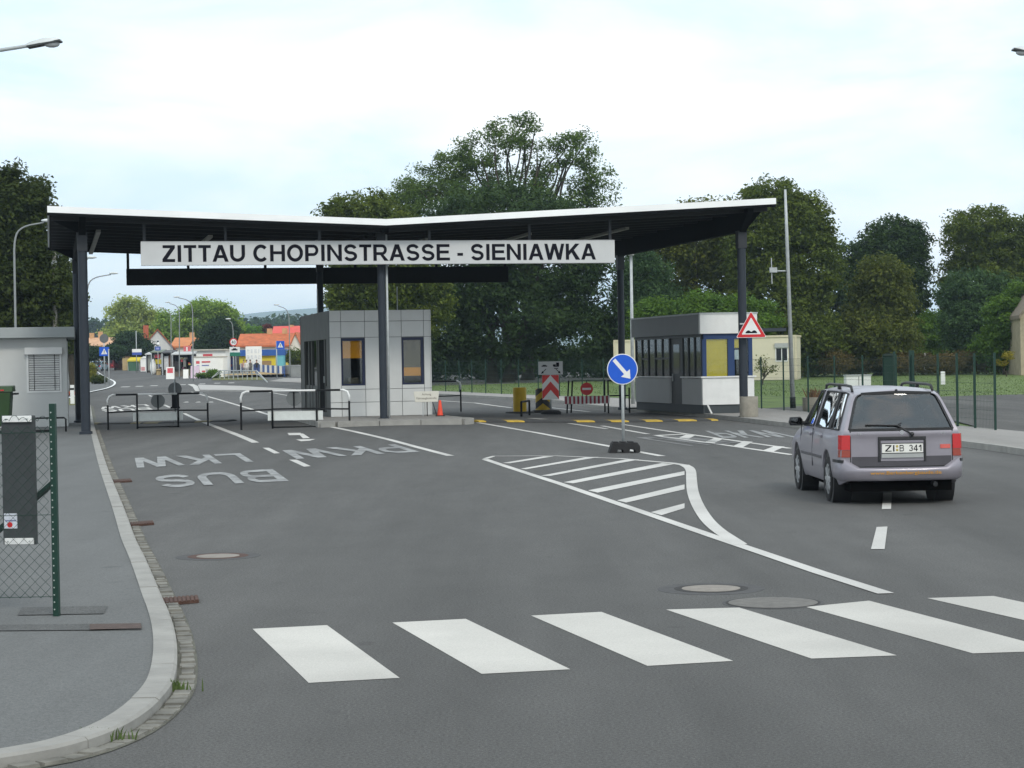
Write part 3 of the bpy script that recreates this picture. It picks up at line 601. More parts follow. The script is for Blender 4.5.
# rain pipe beside the middle column
m = MB(); m.tube([(XV+.15, -.02, gl(XV, 0, .12)), (XV+.15, -.02, 5.5)], .034, 10); m.build('rain_pipe', M_GALV, can, True)
m = MB()
for x, y0, y1 in ((.5, 2.4, 13.4), (3.7, 2.9, 13), (6.9, 3.4, 13), (10.2, 3.4, 13), (13.4, 3.6, 13), (16.5, 3.6, 13)):
    m = MB(); k = 0; y = y0
    while y < y1-1.3:
        MB().box(x-.065, x+.065, y, y+1.5, zr(x)-.20, zr(x)-.125).build('strip_light', mat('lamp_casing', (.30, .30, .27), .5, 0, .1), can); y += 1.6
def signboard(name, lab, y, x0, x1, z0, z1, txt, rear=False):
    t = thing(name, lab, 'sign', cw(x0, y, 0), TH)
    Ls = x1-x0; m = MB(); m.box(0, Ls, -.05, .05, z0, z1); pn = m.build('panel', M_SIGNW if not rear else M_BLACK, t)
    if not rear:
        f = MB(); 
        for q in ((0, Ls, z0-.02, z0-.001), (0, Ls, z1+.001, z1+.02)): f.box(q[0], q[1], -.057, .057, q[2], q[3])
        f.build('edge_trim', mat('sign_trim', (.45, .46, .47), .4, .3, .05), t)
        captext(txt, 'lettering', M_LETTER, t, (Ls*.5005, -.054, (z0+z1)/2-.004), (z1-z0)*.74, Ls*.915, .205)
    else:
        f = MB(); f.box(0, Ls, .051, .057, z0, z1); f.build('front_sheet', M_SIGNW, t)
    return t, Ls
sg, Ls = signboard('name_sign', 'long white board reading ZITTAU CHOPINSTRASSE - SIENIAWKA hung under the canopy front', -.36, 1.55, 14.94, 4.665, 5.285, 'ZITTAU CHOPINSTRASSE - SIENIAWKA')
for x in (.1, 2.3, 4.9, 8.0, 10.9, 13.28):
    MB().box(x-.04, x+.04, .002, .052, 5.306, zr(1.55+x)-.002).build('hanger', mat('capital_grey', (.024, .028, .034), .6, 0, .1), sg)
sr, Ls = signboard('rear_sign', 'black back of a second long sign board hung below the rear canopy edge', 14.0, 1.69, 15.1, 4.70, 5.27, '', True)
for x in (.06, 2.1, 4.75, 7.9, 10.8, 13.3):
    MB().box(x-.045, x+.045, -.04, .04, 5.272, zr(1.69+x)-.002).build('hanger', M_BLACK, sr)

# ------------------------------------------------------------------ middle island and tiled booth
a = at(312.5, 421, .12); b = at(471.5, 420, .12)
def loc(p): q = Vector((p.x, p.y, 0))-CO; return q.dot(CU_), q.dot(CV_)
ax, ay = loc(a); bx, by = loc(b); iy = min(ay, by)-.05
mb = MB(); IP = [(ax, iy+.25), (ax+.35, iy), (bx-.3, iy), (bx, iy+.3), (bx-.2, iy+5), (bx-.6, iy+11.5), (ax+.5, iy+11.5)]
zi = gl(XV, 0)+.125
mb.prism([cw(x, y, zi) for x, y in IP], (0, 0, -.4)); struct('booth_island', mb, M_PAVE2)
def ring_kerb(P, name, zt, wd=.13):
    mb = MB(); n = len(P)
    pts = [cw(x, y) for x, y in P]; c = sum(pts, Vector())/n
    for i in range(n):
        p, q = pts[i], pts[(i+1) % n]; k = max(1, round((q-p).length/1.0)); d = (q-p)/k; nn = Vector((d.y, -d.x, 0)).normalized()*wd
        if nn.dot(p-c) < 0: nn = -nn
        for j in range(k):
            s0 = p+d*j+d*.008; s1 = p+d*(j+1)-d*.008; h = random.uniform(-.003, .003)
            mb.prism([Vector((v.x, v.y, zt+.006+h)) for v in (s0, s1, s1+nn, s0+nn)], (0, 0, -.42))
    struct(name, mb, M_KERB)
ring_kerb(IP, 'island_kerb', zi)
bl = px(330.9, 417, 58.7); BW, BH, BD = 3.0, 3.13, 7.0
bt = thing('tiled_booth', 'pale grey tile clad control booth with two tall blue framed windows on the middle island', 'booth', (bl.x, bl.y, zi), TH)
# front wall with two window openings: xs edges in metres from the left corner
wx = [(.338, 1.04), (2.15, 2.80)]; wz = (.92, 2.31); 
m = MB()
def wall_front(m, x0, x1, z0, z1, holes, y0, y1):
    xs_ = sorted(set([x0, x1]+[v for h in holes for v in h[:2]])); zs_ = sorted(set([z0, z1]+[v for h in holes for v in h[2:]]))
    for i in range(len(xs_)-1):
        for j in range(len(zs_)-1):
            cx, cz = (xs_[i]+xs_[i+1])/2, (zs_[j]+zs_[j+1])/2
            if not any(h[0] < cx < h[1] and h[2] < cz < h[3] for h in holes): m.box(xs_[i], xs_[i+1], y0, y1, zs_[j], zs_[j+1])
holes = [(a_, b_, wz[0], wz[1]) for a_, b_ in wx]
wall_front(m, 0, BW, 0, BH, holes, .03, .2); m.box(BW-.2, BW-.001, .201, BD, .0, BH); m.box(.0, BW-.201, BD-.2, BD, .0, BH)
m.build('wall', M_JOINT, bt)
# cladding tiles, gaps of 14 mm showing the darker joint
vx = [0, .338, 1.045, 1.55, 2.14, 2.81, BW]; hz = [0, .42, .80, .92, 2.31, 2.33, 2.80, BH]
m = MB()
rowsz = [(0, .42), (.42, .80), (.80, 2.33), (2.33, 2.80), (2.80, BH)]
for i in range(len(vx)-1):
    for z0, z1 in rowsz:
        iswin = any(abs(vx[i]-h[0]) < .03 for h in holes)
        x0, x1 = vx[i]+.007, vx[i+1]-.007; y1 = .029; y0 = random.uniform(.0, .002)
        if z0 == .80 and iswin: m.box(x0, x1, y0, y1, .807, .912); continue
        m.box(x0, x1, y0, y1, z0+.007, z1-.007)
m.build('cladding', M_TILE, bt, bevel=.003)
m = MB()
for k in range(7):
    for z0, z1 in ((0, .42), (.42, .80), (.80, 2.33), (2.33, 2.80), (2.80, BH)): m.box(BW+.001, BW+.03, k+.008, k+.992, z0+.008, z1-.008)
m.build('side_cladding', M_TILE, bt)
for i, (a_, b_) in enumerate(wx):
    f = MB()
    for q in ((a_, b_, wz[0], wz[0]+.05), (a_, b_, wz[1]-.08, wz[1]), (a_, a_+.05, wz[0]+.05, wz[1]-.08), (b_-.08, b_, wz[0]+.05, wz[1]-.08)): f.box(q[0]+.001, q[1]-.001, .012, .10, q[2]+.001, q[3]-.001)
    wf = f.build('window', M_NAVY, bt)
    MB().box(a_+.05, b_-.06, .05, .06, wz[0]+.05, wz[1]-.06).build('pane', M_GLASS, wf)
    if i == 0: MB().box(a_+.05, b_-.06, .075, .08, 1.72, 2.25).build('blind', M_BLIND_O, wf)
    else: MB().box(a_+.05, b_-.06, .075, .08, 1.17, 1.42).build('blind', M_BLIND_O, wf); MB().box(a_+.05, b_-.06, .085, .09, 1.42, 2.25).build('curtain', mat('dim_screen', (.13, .10, .05), .9, 0, .5, 6), wf)
# left side: metal and glass entrance wall, canopy shade put into its dark colour
DKM = mat('booth_shaded_metal', (.075, .08, .073), .5, 0, .1, 2)
m = MB(); m.box(.0, .16, .201, BD, 2.3, BH-.001); m.box(.0, .16, .201, BD, 0, .12); m.box(0, .16, .201, .75, .12, 2.3); m.box(0, .16, BD-1.0, BD-.001, .12, 2.3); m.build('side_wall', DKM, bt)
m = MB()
for y in (1.25, 2.6, 3.0, 4.3, 5.0): MB().box(.02, .12, y, y+.12, .12, 2.3).build('mullion', DKM, bt)
MB().box(.06, .07, .75, 6.0, .9, 2.3).build('side_glazing', M_DARKGLASS, bt); MB().box(.04, .1, .75, 1.25, .12, .9).build('side_panel', DKM, bt); MB().box(.04, .1, 3.12, 6.0, .12, .9).build('side_panel', DKM, bt)
dr = MB().box(.05, .1, 1.37, 2.6, .12, 2.28).build('door', M_SOFFIT, bt); MB().bar((.02, 1.5, 1.0), (.02, 1.5, 1.2), .03).build('handle', M_GALV, dr)
MB().box(.05, BW-.05, .05, BD-.05, BH-.06, BH-.002).build('roof', mat('roof_membrane', (.2, .21, .21), .9, 0, .2, 2), bt)
MB().box(.2, BW-.21, .21, BD-.21, .0, .05).build('floor', M_SOFFIT, bt)
m = MB(); m.box(.5, 1.2, .3, .8, .05, .95); m.box(.6, .9, .4, .7, .95, 1.15); m.build('desk', mat('desk_brown', (.12, .09, .06), .6), bt)
m = MB(); m.bar((2.35, 1.2, .05), (2.35, 1.2, 1.0), .3, .3); m.build('cabinet', mat('cabinet_dark', (.06, .055, .05), .6), bt)
for x, h in ((.06, .75), (2.55, .8)): MB().tube([(x, 3.0, BH), (x, 3.0, BH+h)], .018, 6).build('aerial', M_GALV, bt)

# ------------------------------------------------------------------ right booth: glazed with blue frame
bl2 = px(703, 413, 62.6); rb = thing('glazed_booth', 'white and grey glazed booth with blue front frame and yellow blind behind right column', 'booth', (bl2.x, bl2.y, zg(bl2.x, bl2.y)+.115), R(14))
RW, RD, RH = 1.72, 7.0, 3.13
GREYP = mat('booth_side_shaded', (.34, .35, .35), .55, 0, .06, 2); DKP = mat('plinth_dark', (.05, .06, .065), .7, 0, .1)  # side grey has the canopy's shade mixed into the colour
MB().box(.04, RW-.04, .05, RD, .0, .27).build('plinth', DKP, rb)
m = MB(); m.box(0, RW, 0, .1, .272, 1.12); m.build('front_wall', M_WHITE, rb, bevel=.004)
m = MB(); m.box(.001, .1, .102, 2.0, .272, 1.10); m.box(.001, .1, 3.25, RD, .272, 1.10); m.box(RW-.1, RW-.001, .102, RD, .272, 1.1); m.box(.1, RW-.1, RD-.1, RD-.001, .272, 3.1); m.build('side_wall', GREYP, rb)
m = MB(); m.box(-.06, RW+.06, -.05, .16, 1.122, 1.165); m.box(-.05, .14, .162, 2.02, 1.122, 1.16); m.box(-.05, .14, 3.23, RD, 1.122, 1.16); m.box(RW-.14, RW+.05, .162, RD, 1.122, 1.16); m.build('sill', M_WHITE, rb)
m = MB(); m.box(-.08, RW+.1, -.08, .05, 2.5, 3.11); m.build('front_fascia', M_WHITE, rb, bevel=.004)
m = MB(); m.box(-.075, .0, .052, RD+.1, 2.5, 3.11); m.box(RW+.02, RW+.095, .052, RD+.1, 2.5, 3.11); m.box(-.0, RW+.02, RD+.02, RD+.1, 2.5, 3.1); m.build('side_fascia', mat('fascia_shaded', (.20, .21, .215), .6, 0, .08, 2), rb)  # side fascia coloured darker than the front for the shade under the canopy
MB().box(-.1, RW+.12, -.1, RD+.12, 3.112, 3.16).build('roof', M_GALV, rb); MB().box(.002, RW+.018, .052, RD+.018, 2.5, 2.56).build('ceiling', M_SOFFIT, rb)
m = MB(); m.box(.06, RW-.06, .01, .09, 2.33, 2.499)
for x in (.02, .86, RW-.17): m.box(x, x+(.22 if x > .5 and x < 1 else .13), .01, .09, 1.166, 2.33)
m.build('front_frame', M_FBLUE, rb)
MB().box(.15, .86, .045, .055, 1.17, 2.33).build('front_pane', M_GLASS, rb); MB().box(1.08, RW-.17, .045, .055, 1.17, 2.33).build('front_pane', M_GLASS, rb)
MB().box(.15, .86, .07, .075, 1.17, 2.33).build('blind', M_BLIND_Y, rb); MB().box(1.09, 1.3, .07, .075, 2.05, 2.33).build('blind', M_BLIND_Y, rb)
m = MB(); m.box(1.09, RW-.18, .10, .115, 1.68, 1.98); m.build('notice', mat('notice_white', (.7, .74, .76), .6), rb)
MFR = mat('mullion_dark', (.02, .024, .026), .5, 0, .1)
m = MB(); m.box(.01, .09, .1, RD-.02, 2.4, 2.5)
ysm = [.1, .75, 1.35, 1.92, 3.25, 4.0, 4.75, 5.5, 6.2, 6.9]
for y in ysm: m.box(.01, .09, y, y+.07, 1.161, 2.4)
for y in ysm: m.box(RW-.09, RW-.01, y, y+.07, 1.161, 2.4)
m.box(RW-.09, RW-.01, .1, RD-.02, 2.4, 2.5)
for i in (4, 5, 7): m.box(.015, .085, ysm[i]+.07, ysm[i+1], 1.72, 1.78)
m.build('side_frame', MFR, rb)
MB().box(.045, .055, .17, 2.0, 1.16, 2.4).build('side_pane', M_GLASS, rb); MB().box(.045, .055, 3.25, RD-.05, 1.16, 2.4).build('side_pane', M_GLASS, rb); MB().box(RW-.055, RW-.045, .17, RD-.05, 1.16, 2.4).build('side_pane', M_GLASS, rb)
d = MB().box(.06, .10, 2.05, 3.2, .05, 2.4).build('door', MFR, rb); MB().bar((.03, 3.0, 1.0), (.03, 3.0, 1.25), .03).build('handle', M_GALV, d); MB().box(.054, .059, 2.35, 2.95, 1.25, 2.2).build('door_pane', M_DARKGLASS, d)
MB().bar((.25, -.12, .0), (.12, -.08, .3), .06, .05).build('waste_pipe', M_WHITE, rb)
m = MB(); m.box(RW+.13, RW+1.35, .6, 5.5, 2.56, 2.66); m.build('awning', mat('awning_dark', (.03, .04, .055), .6), rb)
MB().box(.5, 1.2, 1.0, 1.8, .27, 1.2).build('counter', mat('counter_grey', (.2, .2, .2), .6), rb)
m = MB(); m.box(1.25, RW-.1, 2.0, 2.5, .27, 2.0); m.box(1.3, RW-.1, 4.5, 5.2, .27, 2.0); m.build('locker', mat('locker_dark', (.08, .06, .045), .6), rb)
p = px(615, 408, 74); 

# ------------------------------------------------------------------ left kiosk
kc = at(68.2, 426.3, .06); KTH = R(12)
ko = thing('grey_kiosk', 'low grey kiosk with flat roof and closed white venetian blind window at left', 'kiosk', (kc.x, kc.y, zg(kc.x, kc.y)+.06), KTH)
KW, KH = 6.5, 2.80; PWALL = mat('kiosk_wall', (.53, .545, .535), .6, 0, .05, 1)
m = MB(); kx = (-1.24, -.17); kz = (1.08, 2.30)
wall_front(m, -KW, 0, 0, KH, [(kx[0], kx[1], kz[0], kz[1])], 0, .12); m.box(-.12, -.001, .121, 4, 0, KH); m.box(-KW, -.121, 3.88, 4, 0, KH); m.build('wall', PWALL, ko)
MB().box(-KW-.3, .25, -.42, 4.3, KH+.002, KH+.33).build('roof', mat('kiosk_roof', (.33, .36, .365), .55, 0, .06, 1), ko, bevel=.01)
MB().box(-KW, -.0, .03, 3.9, KH-.08, KH).build('ceiling', M_SOFFIT, ko)
f = MB()
for q in ((kx[0], kx[0]+.06, kz[0], kz[1]), (kx[1]-.06, kx[1], kz[0], kz[1]), (kx[0]+.06, kx[1]-.06, kz[0], kz[0]+.06)): f.box(q[0]+.001, q[1]-.001, -.02, .1, q[2], q[3])
wf = f.build('window_frame', M_WHITE, ko)
MB().box(kx[0]-.05, kx[1]+.03, -.16, -.004, 2.28, 2.50).build('shutter_box', M_WHITE, wf, bevel=.01)
m = MB()
for i in range(16):
    z = kz[0]+.10+i*.072; tl = random.uniform(-.004, .004); m.add([(kx[0]+.07, .02, z+.032), (kx[1]-.07, .02, z+.032+tl), (kx[1]-.07, .04, z-.024+tl), (kx[0]+.07, .04, z-.024)], [(0, 1, 2, 3)])
m.build('blind_slats', M_WHITE, wf); m = MB()
for x in (kx[0]+.22, kx[1]-.22): m.box(x, x+.02, .012, .018, kz[0]+.08, kz[1])
m.build('blind_tapes', M_STEELBOX, wf); MB().box(kx[0]+.05, kx[1]-.05, .09, .095, kz[0], kz[1]).build('pane', M_DARKGLASS, wf)
MB().box(kx[0], kx[1], .3, .31, kz[0], kz[1]).build('inner_curtain', M_LGREY, wf)

# ------------------------------------------------------------------ near fence at left
fb = at(56.8, 616, .06); ft = thing('wire_fence', 'green chain link fence with perforated end post in the left foreground', 'fence', (fb.x, fb.y, fb.z-.01), R(174))
# local +x runs left (away from the post)
post = MB(); post.box(-.022, .022, -.022, .022, 0, 1.556); po = post.build('post', M_GREEN, ft, bevel=.003)
MB().box(2.98, 3.024, -.022, .022, 0, 1.556).build('post', M_GREEN, ft, bevel=.003)
hm = MB()
for i in range(28): hm.ball((.008, .023, .06+i*.053), .006, 6, 4)
hm.build('post_holes', mat('hole_pale', (.35, .4, .38), .6), po)
MB().bar((.0, -.02, .99), (1.5, -1.1, .0), .04, .03).build('brace', M_GREEN, ft)
mw = MB(); s = .078; z0, z1, x1 = .145, 1.40, 3.0
nr = int((z1-z0)/s)
for k in range(int(x1/s)+1):
    for ph in (0, 1):
        pts = []
        for j in range(nr+1):
            x = .03+k*s+(s if (j+ph) % 2 else 0)+random.uniform(-.002, .002); pts.append((x, .03+(.0022 if j % 2 else -.0022), z0+j*s))
        mw.tube(pts, .0021, 4, False)
for z in (z0+.01, .75, 1.35): mw.tube([(0, .03, z), (.5, .03, z-.006), (3.0, .03, z)], .0022, 4)
tp = []
for j in range(300):
    x = j*.01; tp.append((x, .03+.02*math.sin(j*.9), 1.425+.03*math.sin(x*9)+.02*math.sin(x*23+1)+.014*math.cos(j*.9)))
mw.tube(tp, .0022, 4); mw.build('mesh', M_GREEN, ft)
# back of a notice panel fixed to the fence
ppx = px(19.5, 480, fb.y+.05); pn = thing('notice_sign', 'dark grey back of an upright notice sign with white brackets behind the chain link fence', 'panel', (ppx.x, ppx.y, fb.z), R(-5))
zc = ppx.z-fb.z; W2 = .128; H2 = .472
MB().box(-W2, W2, -.012, .012, zc-H2, zc+H2).build('board', M_STEELBOX, pn, bevel=.01)
for zz in (zc+H2-.025, zc-H2+.028):
    b = MB().box(-W2+.018, W2-.022, -.034, -.014, zz-.024, zz+.022).build('bracket', M_WHITE, pn, bevel=.003)
    q = MB(); q.ball((-W2+.045, -.036, zz), .007, 8, 6); q.ball((W2-.05, -.036, zz), .007, 8, 6); q.build('bolts', M_GALV, b)
st = MB().box(-W2+.012, -W2+.11, -.0165, -.0125, zc-H2+.12, zc-H2+.23).build('sticker', mat('sticker_white', (.6, .63, .7), .5, 0, .15, 30), pn)
MB().disc_y((-W2+.055, -.0175, zc-H2+.147), .02, .001, 20).build('sticker_emblem', M_RED, st); MB().box(-W2+.02, -W2+.1, -.0175, -.0168, zc-H2+.172, zc-H2+.18).build('sticker_line', mat('sticker_blue', (.1, .12, .3), .5), st)


# waste container and low rail before the kiosk
wp = px(4, 430, 57.5); wp = Vector((wp.x-.34, wp.y, zg(wp.x, wp.y)+.06))
wb = thing('waste_container', 'green four wheeled waste container standing before the grey kiosk', 'waste container', wp, R(8))
m = MB(); m.prism([(-.58, -.35, .2), (.58-.08, -.35, .2), (.58, -.42, 1.18), (-.62, -.42, 1.18)], (0, .8, 0)); m.build('body', M_GBOX, wb, bevel=.03)
m = MB(); m.prism([(-.66, -.46, 1.185), (-.66, .42, 1.185), (-.66, .3, 1.36), (-.66, -.34, 1.34)], (1.30, 0, 0)); ld = m.build('lid', M_GBOX, wb, bevel=.02); MB().box(.3, .40, -.464, -.455, 1.215, 1.25).build('red_mark', M_RED, ld)
m = MB(); m.bar((.6, -.3, 1.12), (.72, -.3, 1.12), .05); m.bar((.6, .2, 1.12), (.72, .2, 1.12), .05); m.bar((.72, -.34, 1.12), (.72, .24, 1.12), .05); m.build('handle', M_BLACK, wb)
for x in (-.45, .4):
    for y in (-.25, .3): MB().tube([(x-.03, y, .1), (x+.03, y, .1)], .1, 14).build('wheel', M_RUBBER, wb)
rp = at(66, 431.5, .06); rl = thing('low_rail', 'low black hoop rail on the pavement between fence and kiosk', 'rail', rp, R(5))
m = MB(); m.tube([(0, 0, -.02), (0, 0, .36), (-.05, 0, .40), (-2.6, 0, .40), (-2.65, 0, .36), (-2.65, 0, 0)], .025, 8); m.tube([(-.3, .0, .02), (-2.6, 0, .02)], .05, 6); m.build('hoop', M_BLACK, rl, True)
# ------------------------------------------------------------------ swing gates, bollards, signs
def frame_at(p0, p1, dz=0.0):
    a, b = at(*p0, dz), at(*p1, dz); d = Vector((b.x-a.x, b.y-a.y, 0)); return a, d.length, math.atan2(d.y, d.x)
def hoop(m, x, xin, h, r=.028, c=.16):
    s = 1 if xin > x else -1
    m.tube([(x, 0, -.03), (x, 0, h-c), (x+s*c*.3, 0, h-c*.3), (x+s*c, 0, h), (xin, 0, h)], r, 8)
def whitecap(m, x, xin, h, r=.031, c=.16):
    s = 1 if xin > x else -1
    m.tube([(x, 0, h-c*1.9), (x, 0, h-c), (x+s*c*.3, 0, h-c*.3), (x+s*c, 0, h), (x+s*c*1.5, 0, h)], r, 8)
def swing_gate(lab, p0, p1, f1, f2, pan, disc, ws=1.0, H=1.05, tilt=0.0, group='closed swing gates across the left lanes'):
    o, Lg, ang = frame_at(p0, p1); t = thing('swing_gate', lab, 'barrier', o, ang, group)
    x1, x2 = f1*Lg, f2*Lg; dz = zg(*cw(0, 0)[:2])*0
    m = MB(); hoop(m, 0, x1, H); m.tube([(0, 0, H*.5), (x1, 0, H*.52)], .022, 8); m.build('side_frame', M_BLACK, t, True, auto=40)
    m = MB(); hoop(m, Lg, x2, H); m.tube([(Lg, 0, H*.5), (x2, 0, H*.52)], .022, 8); m.build('side_frame', M_BLACK, t, True, auto=40)
    m = MB(); whitecap(m, 0, x1, H); m.build('white_bend', M_WHITE, t, True); m = MB(); whitecap(m, Lg, x2, H); m.build('white_bend', M_WHITE, t, True)
    m = MB(); m.tube([(x1, -.02, -.03), (x1, -.02, H)], .028, 8); m.tube([(x2, -.02, -.03), (x2, -.02, H)], .028, 8); m.tube([(x1, -.02, H*.53), (x2, -.02, H*.53)], .022, 8); m.tube([(x1, -.02, .06), (x2, -.02, .06)], .018, 8); g = m.build('gate_leaf', M_BLACK, t, True)
    m = MB(); m.tube([(x1+.03, -.02, H), (x2-.03, -.02, H)], .028, 8); m.build('top_rail', M_WHITE, g, True)
    MB().box(pan[0]*Lg, pan[1]*Lg, .012, .03, H*.23, H*.47).build('board', mat('board_pale', (.60, .63, .61), .6, 0, .08), g, bevel=.004)
    s = MB().disc_y((disc*Lg, .015, H*.80), .21, .006).build('sign_back', M_SIGNBACK, g, bevel=.002); MB().box(disc*Lg-.02, disc*Lg+.02, -.01, .012, H*.55, H*1.0).build('sign_bracket', M_BLACK, s)
    return t
swing_gate('closed black swing gate nearest the left canopy column, white top rail and round sign back', (108.2, 430), (208, 425.8), .29, .70, (.25, .75), .50)
swing_gate('closed black swing gate beside the tiled booth with white panel and round sign back', (241.4, 430), (349.6, 425.6), .29, .70, (.245, .755), .49)
# sign on its own post behind the first gate
p = at(175.5, 424); t = thing('post_sign', 'round grey sign back on a pale post behind the left swing gate', 'sign', p, R(4))
MB().tube([(0, 0, -.02), (0, 0, 1.45)], .028, 8).build('post', M_GALV, t, True); MB().disc_y((0, .035, 1.13), .22, .006).build('disc', M_SIGNBACK, t); MB().box(-.1, .13, -.06, .02, .55, .95).build('mount_box', M_BLACK, t, bevel=.01); MB().box(-.14, .15, -.1, .1, .5, .56).build('mount_plate', M_BLACK, t)
# gate behind the booth
o, Lg, ang = frame_at((418, 413), (461, 411.6)); t = thing('swing_gate', 'black swing gate with white bend sticking out behind the tiled booth', 'barrier', o, ang)
m = MB(); hoop(m, Lg, 0, 1.08); m.tube([(Lg, 0, .56), (0, 0, .56)], .022, 8); m.tube([(0, 0, 0), (0, 0, 1.08)], .03, 8); m.build('frame', M_BLACK, t, True); m = MB(); whitecap(m, Lg, 0, 1.08); m.build('white_bend', M_WHITE, t, True)
# gate of the right lane with no entry disc and striped board
o, Lg, ang = frame_at((567.5, 413.4), (631, 413.2)); t = thing('swing_gate', 'black swing gate with red no entry disc and red striped board across right lane', 'barrier', o, ang)
H = 1.12; x1, x2 = .03*Lg, .59*Lg
m = MB(); m.bar((-.02, 0, -.02), (.06, 0, H), .05); m.bar((x2+.12, 0, -.02), (x2+.12, 0, H), .05); m.tube([(x2+.12, 0, H-.02), (x2+.5, 0, H-.02)], .025, 8); m.tube([(x2+.12, 0, .58), (Lg-.05, 0, .58)], .025, 8); m.bar((Lg-.05, 0, -.02), (Lg-.05, 0, .85), .05); m.bar((Lg-.05, 0, .14), (Lg+.2, 0, .14), .06, .04); m.build('side_frame', M_BLACK, t)
m = MB(); m.tube([(x1+.06, -.02, .02), (x1+.12, -.02, H)], .028, 8); m.tube([(x2, -.02, .02), (x2, -.02, H)], .028, 8); g = m.build('gate_leaf', M_BLACK, t, True); MB().tube([(x1+.1, -.02, H), (x2, -.02, H)], .026, 8).build('top_rail', mat('rail_grey_green', (.16, .22, .17), .6, 0, .1), g, True)
m = MB(); m.box(-.1, x2+.16, -.07, -.05, .32, .585); bd = m.build('board', M_WHITE, g); m = MB(); nS = 11; wS = (x2+.26)/(2*nS)
for i in range(nS): m.box(-.1+wS*(2*i+.25), -.1+wS*(2*i+1.25), -.074, -.071, .322, .583)
m.build('red_stripes', mat('stripe_red', (.30, .025, .045), .6, 0, .1), bd)
dx = (587-567.5)/(631-567.5)*Lg; s = MB().disc_y((dx, -.06, .83), .215, .006).build('no_entry_disc', M_RED, g); MB().box(dx-.15, dx+.15, -.065, -.061, .795, .865).build('white_bar', M_WHITE, s); m = MB(); m.box(dx-.015, dx+.015, -.05, -.03, .55, H); m.build('disc_bracket', M_BLACK, s)
def hooprail(lab, p0, p1, h):
    o, Lg, ang = frame_at(p0, p1); t = thing('pipe_rail', lab, 'rail', o, ang); m = MB(); m.tube([(0, 0, -.02), (0, 0, h), (Lg, 0, h), (Lg, 0, -.02)], .035, 8); m.build('frame', M_BLACK, t)
    return t
hooprail('short black pipe rail between the yellow and the striped bollards', (521.5, 416.5), (529.5, 415.2), .46)
# bollards
p = at(520, 413.2); t = thing('bollard', 'plain yellow concrete bollard left of the chevron sign', 'bollard', p); MB().lathe([(.225, -.02), (.228, .02), (.228, .86), (.215, .885)], 32).build('body', M_YEL, t, True, auto=40)
m = MB(); m.lathe([(.5, -.02), (.5, .04), (.46, .06)], 24); m.build('foot', mat('foot_dark', (.06, .06, .06), .9, 0, .2), t)
p = at(543, 412.6); t = thing('bollard', 'black and yellow striped bollard behind the chevron sign', 'bollard', p)
ms = mat('striped_bollard', (.5, .33, .012), .6, 0, 0); nn, ll, bb = nodes(ms); tcx = nn.new('ShaderNodeTexCoord'); sp = nn.new('ShaderNodeSeparateXYZ'); ll.new(tcx.outputs['Object'], sp.inputs[0])
ab = nn.new('ShaderNodeMath'); ab.operation = 'ABSOLUTE'; xx = nn.new('ShaderNodeMath'); xx.operation = 'SUBTRACT'; xx.inputs[1].default_value = -.0; ll.new(sp.outputs[0], xx.inputs[0]); ll.new(xx.outputs[0], ab.inputs[0])
mu = nn.new('ShaderNodeMath'); mu.operation = 'MULTIPLY_ADD'; mu.inputs[1].default_value = .8; ll.new(ab.outputs[0], mu.inputs[0]); ll.new(sp.outputs[2], mu.inputs[2])
fr = nn.new('ShaderNodeMath'); fr.operation = 'PINGPONG'; fr.inputs[1].default_value = .22; ll.new(mu.outputs[0], fr.inputs[0]); gt = nn.new('ShaderNodeMath'); gt.operation = 'GREATER_THAN'; gt.inputs[1].default_value = .11; ll.new(fr.outputs[0], gt.inputs[0])
mxn = nn.new('ShaderNodeMix'); mxn.data_type = 'RGBA'; mxn.inputs[6].default_value = (.02, .02, .018, 1); mxn.inputs[7].default_value = (.48, .33, .015, 1); ll.new(gt.outputs[0], mxn.inputs[0]); ll.new(mxn.outputs[2], bb.inputs['Base Color'])
MB().lathe([(.25, -.02), (.255, .02), (.255, .82), (.24, .85)], 32).build('body', ms, t, True, auto=40); MB().lathe([(.42, -.02), (.42, .05), (.36, .09), (.3, .1)], 24).build('foot', M_RUBBER, t)
# chevron sign with lane board
p = at(551, 414.3); t = thing('chevron_sign', 'red and white chevron board under a white car and truck lane board', 'sign', p, R(3)); D = p.y; k = D/2000
def lz(v): return px(551, v, D).z-p.z
def lx(u): return (u-551)*k
MB().tube([(0, .03, -.02), (0, .03, lz(362))], .028, 8).build('post', M_GALV, t, True); MB().lathe([(.34, -.02), (.34, .08), (.26, .13), (.08, .16)], 20).build('foot', M_RUBBER, t)
x0, x1 = -.28, .28; zlo, zhi = lz(399.6), lz(375); cb = MB().box(x0, x1, -.012, .012, zlo, zhi).build('chevron_board', M_WHITE, t); cm = MB(); hh = zhi-zlo
chev = mat('chevron_red', (.62, .035, .03), .5, 0, .05)
for a0, a1 in ((.13, .47), (.74, 1.12)):
    zt = zlo+hh*a1; zb2 = zlo+hh*a0; dr_ = .30
    L1 = [(0, -.016, min(zhi, zt)), (x1, -.016, min(zhi, zt)-0)] if False else None
    # clipped chevron, two halves
    for s in (-1, 1):
        def zc(v): return max(zlo+.003, min(zhi-.003, v))
        pts = [(0, -.0155, zc(zb2+.22)), (s*.277, -.0155, zc(zb2-.10)), (s*.277, -.0155, zc(zt-.10)), (0, -.0155, zc(zt+.22))]
        pts = pts if s < 0 else pts[::-1]
        cm.prism(pts, (0, .003, 0))
cm.build('red_chevrons', chev, cb)
w0, w1, v0, v1 = -.40, .42, lz(374.6), lz(361.4); ib = MB().box(w0, w1, -.014, .01, v0, v1).build('lane_board', M_SIGNW, t, bevel=.004)
m = MB(); zc_ = (v0+v1)/2
